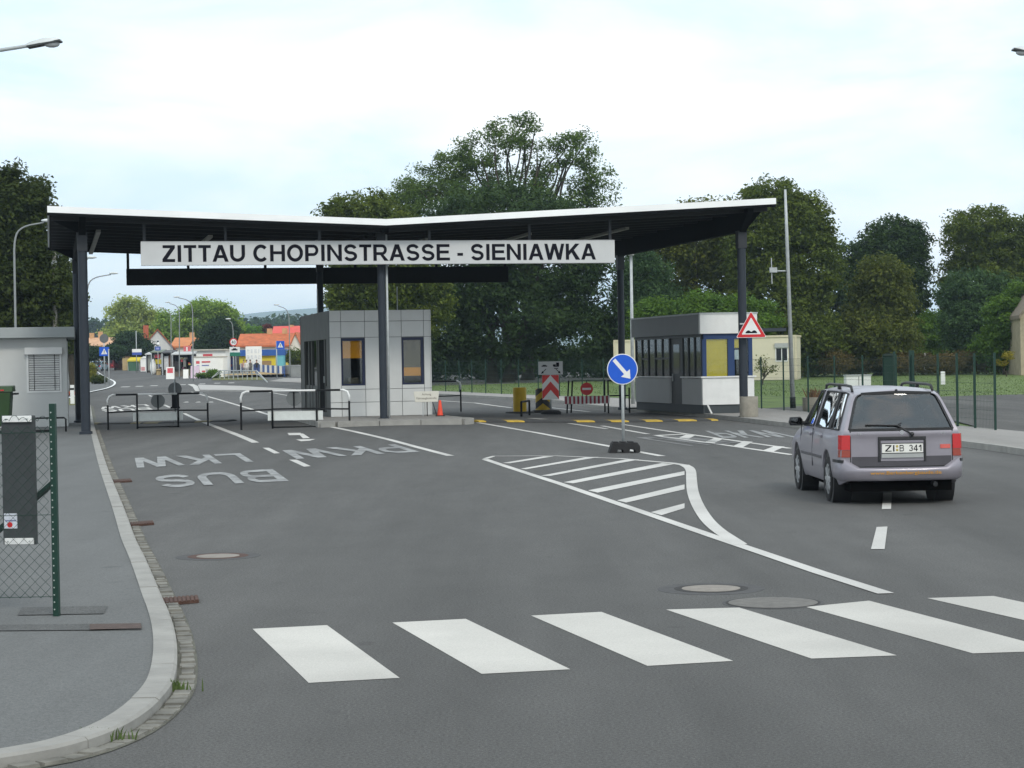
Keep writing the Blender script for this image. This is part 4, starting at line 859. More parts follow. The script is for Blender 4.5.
m.box(-.29, -.1, -.018, -.0145, zc_+.05, zc_+.085); m.box(-.25, -.14, -.018, -.0145, zc_+.088, zc_+.11)
def arrow(m, tail, tip, wd, hw, hl, y=-.018, th=.0032):
    tail, tip = Vector((tail[0], 0, tail[1])), Vector((tip[0], 0, tip[1])); d = (tip-tail).normalized(); n = Vector((-d.z, 0, d.x)); nk = tip-d*hl
    P = [tail+n*wd, tail-n*wd, nk-n*wd, nk-n*hw, tip, nk+n*hw, nk+n*wd]
    if ((P[1]-P[0]).cross(P[2]-P[1])).y > 0: P = P[::-1]
    m.prism([q+Vector((0, y, 0)) for q in P], (0, th, 0))
arrow(m, (-.14, zc_-.03), (-.31, zc_-.19), .012, .045, .09)
m.box(.09, .19, -.018, -.0145, zc_+.06, zc_+.12); m.box(.2, .30, -.018, -.0145, zc_+.06, zc_+.18); m.box(.11, .29, -.018, -.0145, zc_+.035, zc_+.058); m.box(.13, .26, -.018, -.0145, zc_-.03, zc_-.005)
arrow(m, (.19, zc_-.04), (.35, zc_-.19), .012, .045, .09); m.build('symbols', M_LETTER, ib)
# blue keep right sign
p = at(622, 452.5); t = thing('keep_right_sign', 'round blue sign with white arrow on a slim pole in a black rubber foot', 'sign', p, R(2)); k = p.y/2000
p.x += .035; t.location = p; zs = px(623.4, 369.2, p.y).z-p.z
MB().tube([(0, .03, .1), (0, .03, zs+.3)], .03, 10).build('pole', M_GALV, t, True)
s = MB().disc_y((0, -.012, zs), .305, .02, 48).build('rim', M_WHITE, t, bevel=.003); MB().disc_y((0, -.015, zs), .288, .0028, 48).build('blue_face', M_BLUE, s)
m = MB(); arrow(m, (-.165, zs+.19), (.155, zs-.19), .036, .115, .15, -.0185, .0033); m.build('arrow', M_WHITE, s)
m = MB()
m.prism([(-.31, -.2, -.01), (-.24, -.2, .2), (.26, -.2, .2), (.31, -.2, .12), (.31, -.2, -.01), (.22, -.2, -.01), (.2, -.2, .06), (.11, -.2, .07), (.09, -.2, -.01), (-.02, -.2, -.01), (-.04, -.2, .06), (-.13, -.2, .07), (-.15, -.2, -.01)], (0, .4, 0)); ft_ = m.build('foot', M_RUBBER, t, bevel=.012)
m = MB()
for x in (-.17, -.02, .13): m.box(x-.05, x+.05, -.19, .19, .202, .222)
m.build('foot_ribs', M_RUBBER, ft_)
# triangular uneven road sign on the right column
c = cw(18.92, -.2); zt_ = px(752, 313.3, 58.4).z; zl_ = px(752, 337.5, 58.4).z; pc = px(751.2, 330, 58.4)
t = thing('warning_sign', 'red bordered triangular warning sign with two bumps fixed to the right canopy column', 'sign', (pc.x, pc.y, zl_), R(4)); h = (zt_-zl_)*1.09; W = .445
def tri(m, s, y, th, zc=h*.36):
    P = []
    for (cx, cz) in ((-W, 0), (W, 0), (0, h)):
        for q in range(5):
            a0 = {(-W, 0): 180, (W, 0): 300, (0, h): 60}[(cx, cz)]; aa = R(a0+q*30) if True else 0
            gx, gz_ = (0-cx), (h*.34-cz); l = math.hypot(gx, gz_); bx, bz = cx+gx/l*.07, cz+gz_/l*.07
            P.append((bx+.035*math.cos(aa), bz+.035*math.sin(aa)))
    P = [(x*s, y, zc+(z-zc)*s) for x, z in P]; m.prism(P, (0, th, 0))
m = MB(); tri(m, 1.03, -.006, .012); rim = m.build('white_edge', M_WHITE, t); m = MB(); tri(m, .985, -.0095, .003); m.build('red_border', M_RED, rim); m = MB(); tri(m, .66, -.013, .003, h*.335); m.build('white_face', M_WHITE, rim)
m = MB(); bump_ = [(-.17, .13)]+[(-.17+.17*i/8, .135+.055*math.sin(math.pi*i/8)) for i in range(1, 8)]+[(0, .145)]+[(.17*i/8, .135+.055*math.sin(math.pi*i/8)) for i in range(1, 8)]+[(.17, .13), (.17, .105), (-.17, .105)]
m.prism([(x, -.0165, z+.02) for x, z in bump_], (0, .003, 0)); m.build('bump_symbol', M_LETTER, rim)
m = MB(); m.box(-.33, .05, .012, .03, h*.5, h*.5+.04); m.box(-.33, .05, .012, .03, .1, .14); m.build('bracket', M_GALV, t)
# small white notice board on legs, cone
pb = at(427, 416.3, 0); pb = Vector((pb.x, pb.y, zi)); pb2 = px(426.5, 400, 58.0); t = thing('notice_board', 'small white notice board on thin legs at the corner of the tiled booth', 'notice board', (pb2.x, 58.0, zi), R(8))
zl = px(426.5, 402, 58).z-zi; zh = px(426.5, 391.3, 58).z-zi
m = MB(); m.prism([(-.33, 0, zl), (.33, 0, zl), (.37, 0, zh-.06), (.36, 0, zh), (-.36, 0, zh), (-.37, 0, zh-.05)], (0, .03, 0)); b = m.build('board', mat('board_ivory', (.62, .61, .54), .6, 0, .06), t, bevel=.01)
text('Achtung', 'lettering', mat('letter_faded', (.16, .14, .12), .6, 0, .1), b, (0, -.003, zl+(zh-zl)*.70), .075, .26, .004); text('Fahrzeugkontrolle', 'lettering', mat('letter_faded', (.16, .14, .12), .6, 0, .1), b, (0, -.003, zl+(zh-zl)*.33), .08, .58, .004)
for x in (-.1, .02): MB().tube([(x, .05, 0), (x, .05, zl+.1)], .014, 6).build('leg', M_GALV if x < 0 else M_BLACK, t)
MB().tube([(.18, .05, zl), (.3, .05, .0)], .01, 6).build('leg', M_BLACK, t)
pc = px(440.2, 416, 57.7); t = thing('traffic_cone', 'small orange traffic cone beside the white notice board', 'traffic cone', (pc.x, pc.y, zi))
MB().lathe([(.085, .025), (.035, .44), (.028, .46)], 20).build('body', M_ORANGE, t, True, auto=40); MB().box(-.13, .13, -.13, .13, 0, .028).build('base', M_RUBBER, t, bevel=.006)
# planters, poles, cabinet on the right pavement
def planter(lab, u, v, r, h, plants=0):
    p = at(u, v, .115); t = thing('planter', lab, 'planter', p); MB().lathe([(r*.93, 0), (r, .05), (r, h), (r*.88, h), (r*.86, h-.1)], 32).build('tub', M_CONC, t, True, auto=35)
    MB().lathe([(r*.86, h-.12), (r*.86, h-.05), (.01, h-.03)], 20).build('soil', M_BARK, t)
    if plants:
        m = MB()
        for i in range(plants):
            a = random.uniform(0, 6.28); x, y = r*.7*random.random()*math.cos(a), r*.7*random.random()*math.sin(a); l = random.uniform(.12, .35); dx_, dy_ = random.uniform(-.2, .2), random.uniform(-.2, .2); wv = .02
            m.add([(x-wv, y, h-.06), (x+wv, y, h-.06), (x+dx_*.6+wv, y+dy_*.6, h+l*.6), (x+dx_, y+dy_, h+l)], [(0, 1, 2, 3)])
        m.build('dry_plants', mat('dry_plant', (.13, .07, .035), .9, 0, .4, 9), t)
planter('round concrete planter tub against the right canopy column', 749, 417, .27, .60)
planter('round concrete planter tub with dry plants behind the car by the green fence', 814, 411, .36, .44, 60)
p = at(793, 407.5, .11); t = thing('antenna_pole', 'tall slim grey mast with a small side aerial by the green fence', 'mast', p); k = p.y/2000
tp_ = px(785.2, 189.5, p.y)-p
MB().tube([(0, 0, 0), tuple(tp_*.82), tuple(tp_)], [.085, .055, .04], 10).build('mast', M_GALV, t, True); MB().tube([(0, 0, -.02), tuple(tp_*.048)], .1, 10).build('dark_base', M_BLACK, t, True)
q = px(785.5, 271, p.y)-p; q2 = px(774, 271, p.y)-p; m = MB(); m.tube([tuple(q), tuple(q2)], .025, 6); m.build('side_arm', M_GALV, t); m = MB(); a = px(771.3, 258, p.y)-p; b = px(772, 284, p.y)-p; m.tube([tuple(a), tuple(b)], .018, 6); m.box(q2.x-.15, q2.x+.1, q2.y-.08, q2.y+.08, q2.z-.05, q2.z+.12); m.build('aerial', M_GALV, t)
p = at(633, 404, .11); t = thing('camera_pole', 'slim grey pole between the rear canopy column and the glazed booth', 'pole', p); tp_ = px(631, 255, p.y)-p; MB().tube([(0, 0, 0), tuple(tp_)], [.075, .05], 10).build('pole', M_GALV, t, True); MB().box(tp_.x-.1, tp_.x+.1, tp_.y-.3, tp_.y+.05, tp_.z-.02, tp_.z+.1).build('camera', M_LGREY, t)
p = at(859, 396.5, .05); t = thing('switch_cabinet', 'white electrical cabinet on the grass behind the green fence', 'cabinet', p, R(4)); k = p.y/2000; MB().box(-12.5*k, 12.5*k, 0, .5, -.1, 20.5*k).build('body', M_WHITE, t, bevel=.01); MB().box(-12.5*k-.03, 12.5*k+.03, -.03, .53, 20.5*k+.002, 20.5*k+.06).build('lid', M_LGREY, t); MB().box(-.01, .01, -.008, -.001, 0, 20*k).build('door_gap', M_BLACK, t)

# ------------------------------------------------------------------ green mesh fence along the right pavement
FP = [Vector((p.x, p.y)) for p in smooth_line(FL_, 2)]
def fence_at_px(u):
    s = (u-512)/FPX
    for a, b in zip(FP, FP[1:]):
        fa, fb = a.x-s*a.y, b.x-s*b.y
        if fa*fb <= 0 and a.y > 30: t = fa/(fa-fb); return a.lerp(b, t)
fence = thing('green_fence', 'long green mesh fence on slim posts behind the right pavement', 'fence', (11.0, 45.5, 0))
fo = Vector((11.0, 45.5, 0)); us = [994.8, 974.5, 957, 938, 913, 896, 862.6, 834.5, 808, 783.5, 761.2]
FPts = [fence_at_px(u) for u in us if fence_at_px(u)]
d_ = 0; acc = [FPts[-1]]; tail = [p for p in FP if p.y > FPts[-1].y]
cur = FPts[-1]
for p in resample([Vector((cur.x, cur.y, 0))]+[Vector((p.x, p.y, 0)) for p in tail], .25):
    if (Vector((p.x, p.y))-acc[-1]).length >= 2.6: acc.append(Vector((p.x, p.y)))
FPts += acc[1:]
for i, a in enumerate(FPts):
    z = zg(a.x, a.y)+.05; MB().box(a.x-fo.x-.024, a.x-fo.x+.024, a.y-.024-fo.y, a.y+.024-fo.y, z-.1, z+1.82).build('post', M_GREEN, fence)
for a, b in zip(FPts, FPts[1:]):
    m = MB(); Lg = (b-a).length; za, zb_ = zg(a.x, a.y)+.12, zg(b.x, b.y)+.12
    def P(s, z): q = a.lerp(b, s); return (q.x-fo.x, q.y-fo.y, za+(zb_-za)*s+z)
    n = int(Lg/.1)
    for i in range(1, n): m.bar(P(i/n, 0), P(i/n, 1.68), .003)
    for j in range(9): m.bar(P(0, .02+j*.207), P(1, .02+j*.207), .006)
    m.build('mesh_panel', M_GREEN, fence)
# open gate leaf seen almost edge on
g0 = fence_at_px(897); t = thing('garden_gate', 'narrow dark green mesh gate standing ajar in the green fence', 'gate', (g0.x, g0.y+.3, zg(g0.x, g0.y)+.05), R(90))
m = MB(); m.box(0, .06, -.03, .03, 0, 1.9); m.box(1.5, 1.56, -.03, .03, .05, 1.85); m.box(.06, 1.5, -.02, .02, 1.79, 1.85); m.box(.06, 1.5, -.02, .02, .05, .11); m.build('gate_frame', M_GREEN, t); m = MB()
for i in range(28): m.bar((.06+i*.052, 0, .1), (.06+i*.052, 0, 1.8), .014)
m.build('mesh', M_GREEN, t)
g1 = fence_at_px(913); m = MB(); t = thing('gate_post', 'stout green gate post with a slanting brace in the green fence', 'post', (g1.x, g1.y+.15, zg(g1.x, g1.y)+.05)); MB().box(-.06, .06, -.06, .06, 0, 1.92).build('post', M_GREEN, t); MB().bar((.02, .0, 1.3), (.55, 1.2, 0), .05).build('brace', M_GREEN, t)

# ------------------------------------------------------------------ lamp heads over the road (posts stand outside the picture)
def near_lamp(lab, u_tip, v_tip, u_arm, v_arm, D, side):
    tip = px(u_tip, v_tip, D); e = px(u_arm, v_arm, D); d = (tip-e); 
    pole = Vector((e.x+side*2.6, D+.4, zg(e.x+side*2.6, D))); t = thing('street_lamp', lab, 'street lamp', pole)
    ee = e-pole; tt = tip-pole; dirv = (tt-ee).normalized(); top = Vector((0, 0, ee.z-.9))
    m = MB(); cv = smooth_line([Vector((0, 0, 0)), Vector((0, 0, ee.z*.6)), top, Vector((0, 0, ee.z-.35)), ee*.45+Vector((0, 0, ee.z*.55-.15)), ee, ee+dirv*.12], 2); m.tube(cv, [.07-.042*i/(len(cv)-1) for i in range(len(cv))], 10); m.build('pole', M_GALV, t, True)
    n = Vector((-dirv.z, 0, dirv.x)); n = n if n.z > 0 else -n; L_ = (tt-ee).length; sdv = Vector((0, 1, 0))
    m = MB(); vs = []; prof = [(0, .05, .05), (.12, .09, .075), (.5, .14, .10), (.85, .13, .07), (1, .05, .02)]
    for s, wd, hh in prof:
        c = ee+dirv*L_*s; vs += [c-sdv*wd-n*.012, c-sdv*wd*.8+n*hh*.8, c+n*hh, c+sdv*wd*.8+n*hh*.8, c+sdv*wd-n*.012]
    m.add(vs, [(i*5+j, i*5+j+1, i*5+6+j, i*5+5+j) for i in range(4) for j in range(4)]+[(i*5+4, i*5, i*5+5, i*5+9) for i in range(4)]+[(0, 1, 2, 3, 4), (24, 23, 22, 21, 20)]); m.build('lamp_head', mat('lamp_head_pale', (.62, .66, .66), .45, 0, .05), t, True, auto=40)
    m = MB(); a, b = ee+dirv*L_*.02-n*.028, tt-n*.02; m.bar(tuple(a), tuple(b), .26, .035); m.build('lamp_rim', M_STEELBOX, t)
    m = MB(); c = ee+dirv*L_*.72-n*.05; m.ball(tuple(c), (.16, .1, .07), 14, 8); m.build('lamp_glass', mat('lamp_glass', (.45, .47, .48), .25, 0, .05), t, True)
near_lamp('street lamp head on a thin arm reaching in at the top left corner', 61, 40, 27, 46, 40, -1)
near_lamp('street lamp head just showing at the top right edge of the sky', 1013, 48.5, 1050, 55, 44, 1)
# ------------------------------------------------------------------ car
def build_car(loc, rz):
    t = thing('estate_car', 'silver mauve estate car with roof rails driving away on the right lane', 'car', loc, rz)
    PAINT = mat('car_paint', (.285, .270, .305), .36, .35, .05, 3, coat=.25); TRIM = mat('car_trim', (.022, .023, .025), .55, 0, .15, 6)
    DKP_ = mat('car_lower_grey', (.075, .072, .082), .45, .2, .08, 4)
    ra, fa = -1.25, 1.15; AR = .345; AZ = .29
    # control rings: y offsets per ring, half sections of 11 points (x, y, z)
    def ring(y, wsill, wmid, wbelt, zbelt, wroof, zroof, zb_=.24, yb=None, lean=0.0, zs=.5):
        # lean: forward slant of the upper part (y shift at the roof)
        ytop = lambda z: y+lean*max(0, (z-zbelt))/max(.01, (zroof-zbelt)) if zroof > zbelt+.02 else y
        arch = 0
        for ax_ in (ra, fa):
            dy = abs(y-ax_)
            if dy < AR: arch = max(arch, AZ+math.sqrt(AR*AR-dy*dy))
        z1 = max(zb_, arch)
        P = [(0, y, zb_+.02), (wsill-.16, y, zb_+.02), (wsill-.02, y, z1), (wmid, y, max(z1+.03, .43)), (wmid+.008, y, max(z1+.05, .62)), (wmid-.01, y, max(zbelt-.12, z1+.07)), (wbelt, y, zbelt), (wbelt+(wroof-wbelt)*.86, ytop(zbelt+(zroof-.06-zbelt)*.86), zbelt+(zroof-.06-zbelt)*.86), (wroof-.03, ytop(zroof-.05), zroof-.045), (wroof*.6, ytop(zroof), zroof-.01), (0, ytop(zroof), zroof)]
        return P
    st = []
    def S(*a, **k): st.append(ring(*a, **k))
    W = .815
    S(-2.02, .72, .775, .735, .93, .575, 1.40, lean=.30, zb_=.30)
    S(-1.90, .76, .80, .755, .93, .585, 1.42, lean=.30, zb_=.27)
    S(-1.72, .78, W, .765, .93, .595, 1.435, lean=.25)
    for y in (-1.59, -1.50, -1.40, -1.25, -1.10, -1.0, -.91): S(y, .79, W+.012, .77, .928, .60, 1.445, lean=max(0, .25*(-.9-y)/.8))
    for y in (-.8, -.4, 0, .2): S(y, .79, W, .77, .925, .605, 1.45)
    S(.45, .79, W, .77, .92, .60, 1.44, lean=-.10)
    S(.62, .79, W, .77, .915, .59, 1.43, lean=-.24)
    S(.80, .79, W, .765, .91, .57, 1.42, lean=-.40)
    for y in (.92, 1.02, 1.15, 1.28): S(y, .79, W+.008, .74, .88-.05*(y-.9), .60, .90-.05*(y-.9))
    for y in (1.40, 1.49): S(y, .78, W, .72, .84, .58, .855)
    S(1.75, .76, .79, .70, .80, .55, .815, zb_=.24); S(1.98, .70, .72, .62, .72, .48, .73, zb_=.27); S(2.06, .60, .62, .5, .62, .4, .63, zb_=.3)
    C = np.array(st); nr_, npt = C.shape[:2]
    # refine along length with linear-blend Catmull-Rom and round the section
    def cr(A, k):
        n = len(A); out = []
        for i in range(n-1):
            p0, p1, p2, p3 = A[max(i-1, 0)], A[i], A[i+1], A[min(i+2, n-1)]
            for j in range(k):
                s = j/k; lin = p1+(p2-p1)*s
                c = .5*((2*p1)+(-p0+p2)*s+(2*p0-5*p1+4*p2-p3)*s*s+(-p0+3*p1-3*p2+p3)*s**3); out.append(.45*lin+.55*c)
        out.append(A[-1]); return np.array(out)
    kS, kR = 4, 2
    G = cr(C, kR); G = np.swapaxes(cr(np.swapaxes(G, 0, 1), kS), 0, 1)
    nr2, np2 = G.shape[:2]
    win = lambda i, j: 6.15*kS <= j < 7.9*kS
    ring_y = [p[6][1] for p in st]
    def idx(y): return int(round(np.interp(y, ring_y, range(nr_))*kR))
    sidewin = [(-1.80, -1.22), (-1.14, -.12), (-.02, .80)]
    sw = [(idx(a_), idx(b_)) for a_, b_ in sidewin]
    ws0, ws1 = idx(.80), idx(.92)
    jb, jt = 6*kS, 7*kS+3
    body = MB(); glz = {0: MB(), 1: MB(), 2: MB()}; wsg = MB()
    vid = {}
    def V(s, i, j):
        if j in (0, np2-1): s = 1
        key = (s, i, j)
        if key not in vid: p = G[i, j]; body.v.append((s*p[0], p[1], p[2])); vid[key] = len(body.v)-1
        return vid[key]
    for s in (1, -1):
        for i in range(nr2-1):
            for j in range(np2-1):
                hole = jb <= j < jt and any(a_ <= i < b_ for a_, b_ in sw)
                hole = hole or (ws0 <= i < ws1 and j >= jt-1 and j >= 7*kS)
                q = [(i, j), (i+1, j), (i+1, j+1), (i, j+1)]
                if hole:
                    continue
                ids = [V(s, *x) for x in q]; ids = ids if s < 0 else ids[::-1]; ids = list(dict.fromkeys(ids))
                if len(ids) > 2: body.f.append(tuple(ids))
    # side glass just inside the body skin
    def patch(mb, s, i0, i1, j0, j1, inset=.006):
        for i in range(i0, i1):
            vs = [(s*(G[a_, b_][0]-inset), G[a_, b_][1], G[a_, b_][2]-inset*.3) for a_, b_ in ((i, j0), (i+1, j0), (i+1, j1), (i, j1))]
            mid = [(s*(G[a_, b_][0]-inset), G[a_, b_][1], G[a_, b_][2]) for a_, b_ in ((i, (j0+j1)//2), (i+1, (j0+j1)//2))]
            mb.add([vs[0], vs[1], mid[1], mid[0]], [(0, 1, 2, 3)]); mb.add([mid[0], mid[1], vs[2], vs[3]], [(0, 1, 2, 3)])
    for s in (-1, 1):
        for k_, (a_, b_) in enumerate(sw):
            m = MB(); patch(m, s, a_, b_, jb, jt); m.build('side_window', M_CARGLASS, t, True, weld=True)
            e = MB()
            for i in range(a_, b_):
                for jj in (jb, jt): e.bar((s*(G[i, jj][0]+.003), *G[i, jj][1:]), (s*(G[i+1, jj][0]+.003), *G[i+1, jj][1:]), .018)
            for ii in (a_, b_): e.bar((s*(G[ii, jb][0]+.003), *G[ii, jb][1:]), (s*(G[ii, jt][0]+.003), *G[ii, jt][1:]), .03)
            e.build('window_seal', TRIM, t)
    m = MB()
    for i in range(ws0, ws1):
        for j in range(7*kS, np2-1):
            for s in (-1, 1): m.add([(s*G[a_, b_][0], G[a_, b_][1], G[a_, b_][2]-.004) for a_, b_ in ((i, j), (i+1, j), (i+1, j+1), (i, j+1))], [(0, 1, 2, 3)])
    m.build('windscreen', M_CARGLASS, t, True, weld=True)
    # rear face: grid between left and right of ring 0, bowed; tailgate window left open for the pane
    nq = 24
    def cap(j, q):  # q in [-1,1]
        p = G[0, j]; bow = .055*(1-q*q); return Vector((q*p[0], p[1]-bow, p[2]+.02*(1-q*q)*(1 if j > 8*kS else 0)))
    jw0, jw1 = 6*kS, 8*kS+1; rw = MB()
    gid = {}
    for j in range(np2-1):
        for q in range(nq):
            qs = [-1+2*q/nq, -1+2*(q+1)/nq]
            isw = jw0 <= j < jw1 and 0 < q < nq-1
            P = [cap(j, qs[0]), cap(j, qs[1]), cap(j+1, qs[1]), cap(j+1, qs[0])]
            if isw: rw.add([p+Vector((0, .008, 0)) for p in P], [(0, 1, 2, 3)])
            else: body.add(P, [(0, 1, 2, 3)])
    front = [V(1, nr2-1, j) for j in range(np2)]
    for j in range(np2-1):
        for s in (1,):
            body.add([(G[-1, j][0], G[-1, j][1], G[-1, j][2]), (G[-1, j+1][0], G[-1, j+1][1], G[-1, j+1][2]), (-G[-1, j+1][0], G[-1, j+1][1], G[-1, j+1][2]), (-G[-1, j][0], G[-1, j][1], G[-1, j][2])], [(0, 1, 2, 3)])
    bo = body.build('body', PAINT, t, True)
    bmm = __import__('bmesh').new(); bmm.from_mesh(bo.data); __import__('bmesh').ops.remove_doubles(bmm, verts=bmm.verts, dist=.0006); __import__('bmesh').ops.recalc_face_normals(bmm, faces=bmm.faces); bmm.to_mesh(bo.data); bmm.free(); bo.data.set_sharp_from_angle(angle=R(38))
    tg = rw.build('tailgate_window', M_CARGLASS, t, True, weld=True)
    sm = MB()
    def loop(j0, j1, q0, q1, off, wd):
        for q in range(12):
            a_, b_ = q0+(q1-q0)*q/12, q0+(q1-q0)*(q+1)/12
            for j in (j0, j1): sm.bar(cap(j, a_)+Vector((0, off, 0)), cap(j, b_)+Vector((0, off, 0)), .008, wd)
        for j in range(j0, j1):
            for q in (q0, q1): sm.bar(cap(j, q)+Vector((0, off, 0)), cap(j+1, q)+Vector((0, off, 0)), wd, .008)
    loop(jw0, jw1, -1+2/nq, 1-2/nq, -.002, .035); sm.build('window_seal', TRIM, tg)
    # wiper, high stop lamp washer
    m = MB(); pA = cap(6*kS-1, .17)+Vector((0, -.02, -.02)); pB = cap(jw0+1, -.08)+Vector((0, -.03, -.03)); pC = cap(jw0+1, -.66)+Vector((0, -.022, -.02)); m.tube([pA, pB], .012, 6); m.tube([pC, pB, cap(jw0+1, .0)+Vector((0, -.03, .0))], .009, 6); m.ball(tuple(pA), .028, 10, 6); m.build('wiper', TRIM, t)
    MB().ball(tuple(cap(8*kS+3, 0)+Vector((0, -.0, .01))), (.02, .02, .014), 8, 6).build('washer_jet', TRIM, t)
    # tail panel pieces lie against the rear face
    yr = -2.02-.058
    def yq(x): return -2.02-.055*(1-(x/.775)**2)
    def curved(name, m_, x0, x1, z0, z1, off, th=.02, n=12, dz=0, parent=None, bevel=0):
        mb = MB(); vs = []
        for i in range(n+1):
            x = x0+(x1-x0)*i/n; y = yq(max(-.775, min(.775, x)))-off; vs += [(x, y, z0), (x, y, z1), (x, y+th, z1), (x, y+th, z0)]
        fs = [(i*4+a_, i*4+(a_+1) % 4, (i+1)*4+(a_+1) % 4, (i+1)*4+a_) for i in range(n) for a_ in range(4)]+[(0, 1, 2, 3)[::-1], (n*4, n*4+1, n*4+2, n*4+3)]
        mb.add(vs, fs); return mb.build(name, m_, parent or t, False, bevel)
    curved('tailgate_strip', DKP_, -.645, .645, .485, .60, .006)
    curved('tailgate_gap', TRIM, -.655, .655, .466, .482, .004)
    for s in (-1, 1):
        a_, b_ = sorted((s*.655, s*.668)); curved('tailgate_gap', TRIM, a_, b_, .47, .93, .004, n=1)
    # bumper
    mb = MB(); vs = []; path = [(-.835, -1.45), (-.845, -1.75), (-.83, -1.95), (-.78, -2.06), (-.6, -2.115), (-.3, -2.135), (0, -2.14), (.3, -2.135), (.6, -2.115), (.78, -2.06), (.83, -1.95), (.845, -1.75), (.835, -1.45)]
    prof = [(.06, .30), (.012, .33), (.0, .42), (.0, .50), (.02, .55), (.09, .565)]
    for x, y in path:
        l = math.hypot(x, y+1.3); nx, ny = x/l, (y+1.3)/l
        for d, z in prof: vs.append(((x-nx*d)*.975, y-ny*d, z if z < .4 else .42+(z-.42)*(.30 if abs(x) < .65 else 1.15)))
    k6 = len(prof); n_ = len(path); mb.add(vs, [(i*k6+j, (i+1)*k6+j, (i+1)*k6+j+1, i*k6+j+1) for i in range(n_-1) for j in range(k6-1)]); bp = mb.build('bumper', PAINT, t, True)
    for s in (-1, 1):
        mb = MB(); pts = [(s*.762, -2.05), (s*.806, -1.95), (s*.822, -1.75), (s*.812, -1.47)]
        for p_, q_ in zip(pts, pts[1:]): mb.bar((p_[0], p_[1], .545), (q_[0], q_[1], .545), .02, .035)
        mb.build('bumper_strip', TRIM, bp)
    text('www.Berkenbergbaude.de', 'lettering', mat('letter_amber', (.55, .26, .02), .5, 0, .05), bp, (.03, -2.146, .395), .055, .92, .006)
    MB().box(-.66, .66, -1.98, 1.6, .165, .3).build('underbody', mat('underbody_shade', (.004, .004, .004), .95, 0, 0, 5, 0, .02), t); m = MB(); m.tube([(.42, -1.9, .27), (.42, -2.11, .25)], .03, 10); m.tube([(.18, -1.75, .27), (.5, -1.75, .27)], .08, 10); m.build('exhaust', TRIM, t)  # underbody hung low and near-black to deepen the shade beneath the car
    # lights
    RL = mat('lamp_red', (.48, .007, .009), .2, 0, .08, 30, coat=.5); AL = mat('lamp_amber', (.26, .025, .006), .2, 0, .08, 30, coat=.5)
    for s in (-1, 1):
        lo = None
        for nm, z0, z1, m_ in (('lower_lens', .595, .685, AL), ('tail_lamp', .688, .868, RL)):
            mb = MB(); vs = []; pth = [(s*.67, yq(.67)-.012), (s*.73, yq(.73)-.012), (s*.775, -2.03), (s*.797, -1.985), (s*.806, -1.93)]
            for x, y in pth: vs += [(x, y, z0), (x-s*.004, y+.004, z1), (x*.93, y+.06, z1), (x*.93, y+.06, z0)]
            fs = [(i*4+a_, i*4+(a_+1) % 4, (i+1)*4+(a_+1) % 4, (i+1)*4+a_) for i in range(4) for a_ in range(4)]+[(0, 1, 2, 3), (16, 17, 18, 19)]
            mb.add(vs, fs); mb.build(nm, m_, t)
    # number plate recess and plate
    fr_ = MB(); fr_.box(-.31, .31, yr-.012, yr+.04, .80, .845); fr_.box(-.31, -.28, yr-.012, yr+.04, .54, .80); fr_.box(.28, .31, yr-.012, yr+.04, .54, .80); fr_.build('plate_surround', TRIM, t, bevel=.006)
    MB().box(-.278, .278, yr-.004, yr+.04, .545, .798).build('plate_recess', PAINT, t)
    pl = MB().box(-.265, .265, yr-.022, yr-.012, .645, .76).build('number_plate', mat('plate_white', (.72, .72, .68), .4, 0, .03), t); MB().box(-.27, .27, yr-.0205, yr-.010, .585, .642).build('plate_holder', M_LGREY, t)
    m = MB()
    for q in ((-.272, .272, .758, .766), (-.272, .272, .638, .646)): m.box(q[0], q[1], yr-.025, yr-.012, q[2], q[3])
    m.build('plate_frame', TRIM, pl)
    for body_, x, wd in (('ZI', -.165, .12), ('B', -.01, .055), ('341', .165, .16)): captext(body_, 'plate_lettering', M_LETTER, pl, (x, yr-.0245, .702), .078, wd, .15, step=.0002)
    m = MB(); m.disc_y((-.07, yr-.024, .725), .016, .002, 12); m.disc_y((-.07, yr-.024, .68), .016, .002, 12); m.build('plate_seal', mat('seal_ochre', (.4, .32, .08), .5), pl)
    chrome = mat('badge_chrome', (.55, .55, .57), .2, .8, .05); 
    for bx_, bw in ((-.52, .014), (.50, .018)):
        m = MB()
        for q_ in range(4): m.box(bx_-.05+q_*.03, bx_-.05+q_*.03+bw, yq(.52)-.008, yq(.52)+.01, .872, .895)
        m.build('badge', chrome, t)
    MB().disc_y((.0, yr-.006, .895), .028, .006, 20).build('emblem', chrome, t)
    curved('sticker', mat('sticker_red', (.6, .12, .1), .5, 0, .2, 60), .50, .635, .69, .74, .008, .006, 4)
    # roof rails, mirrors, door gaps, handles, mouldings
    for s in (-1, 1):
        m = MB(); m.tube([(s*.53, -1.55, 1.40), (s*.53, -1.47, 1.462), (s*.54, -1.2, 1.475), (s*.54, .0, 1.48), (s*.535, .25, 1.465), (s*.53, .33, 1.42)], .018, 8); m.box(s*.53-.02, s*.53+.02, -.7, -.62, 1.42, 1.47); m.build('roof_rail', TRIM, t, True)
        m = MB(); m.prism([(s*.83, .58, .91), (s*1.0, .58, .915), (s*1.02, .58, .96), (s*1.0, .58, 1.025), (s*.86, .58, 1.03), (s*.83, .58, .99)][::s], (0, .09, 0)); m.bar((s*.76, .66, .94), (s*.86, .63, .95), .05); m.build('door_mirror', TRIM, t, True)
        MB().box(s*.92-.075, s*.92+.075, .572, .578, .925, 1.015).build('mirror_glass', M_DARKGLASS, t)
        for y in (-.10, .86): 
            m = MB()
            for z0, z1 in ((.40, .62), (.62, .9)): m.bar((s*(W+.006 if z0 < .6 else W+.006), y, z0), (s*(W+.005 if z1 < .8 else .80), y, z1), .01, .012)
            m.build('door_gap', TRIM, t)
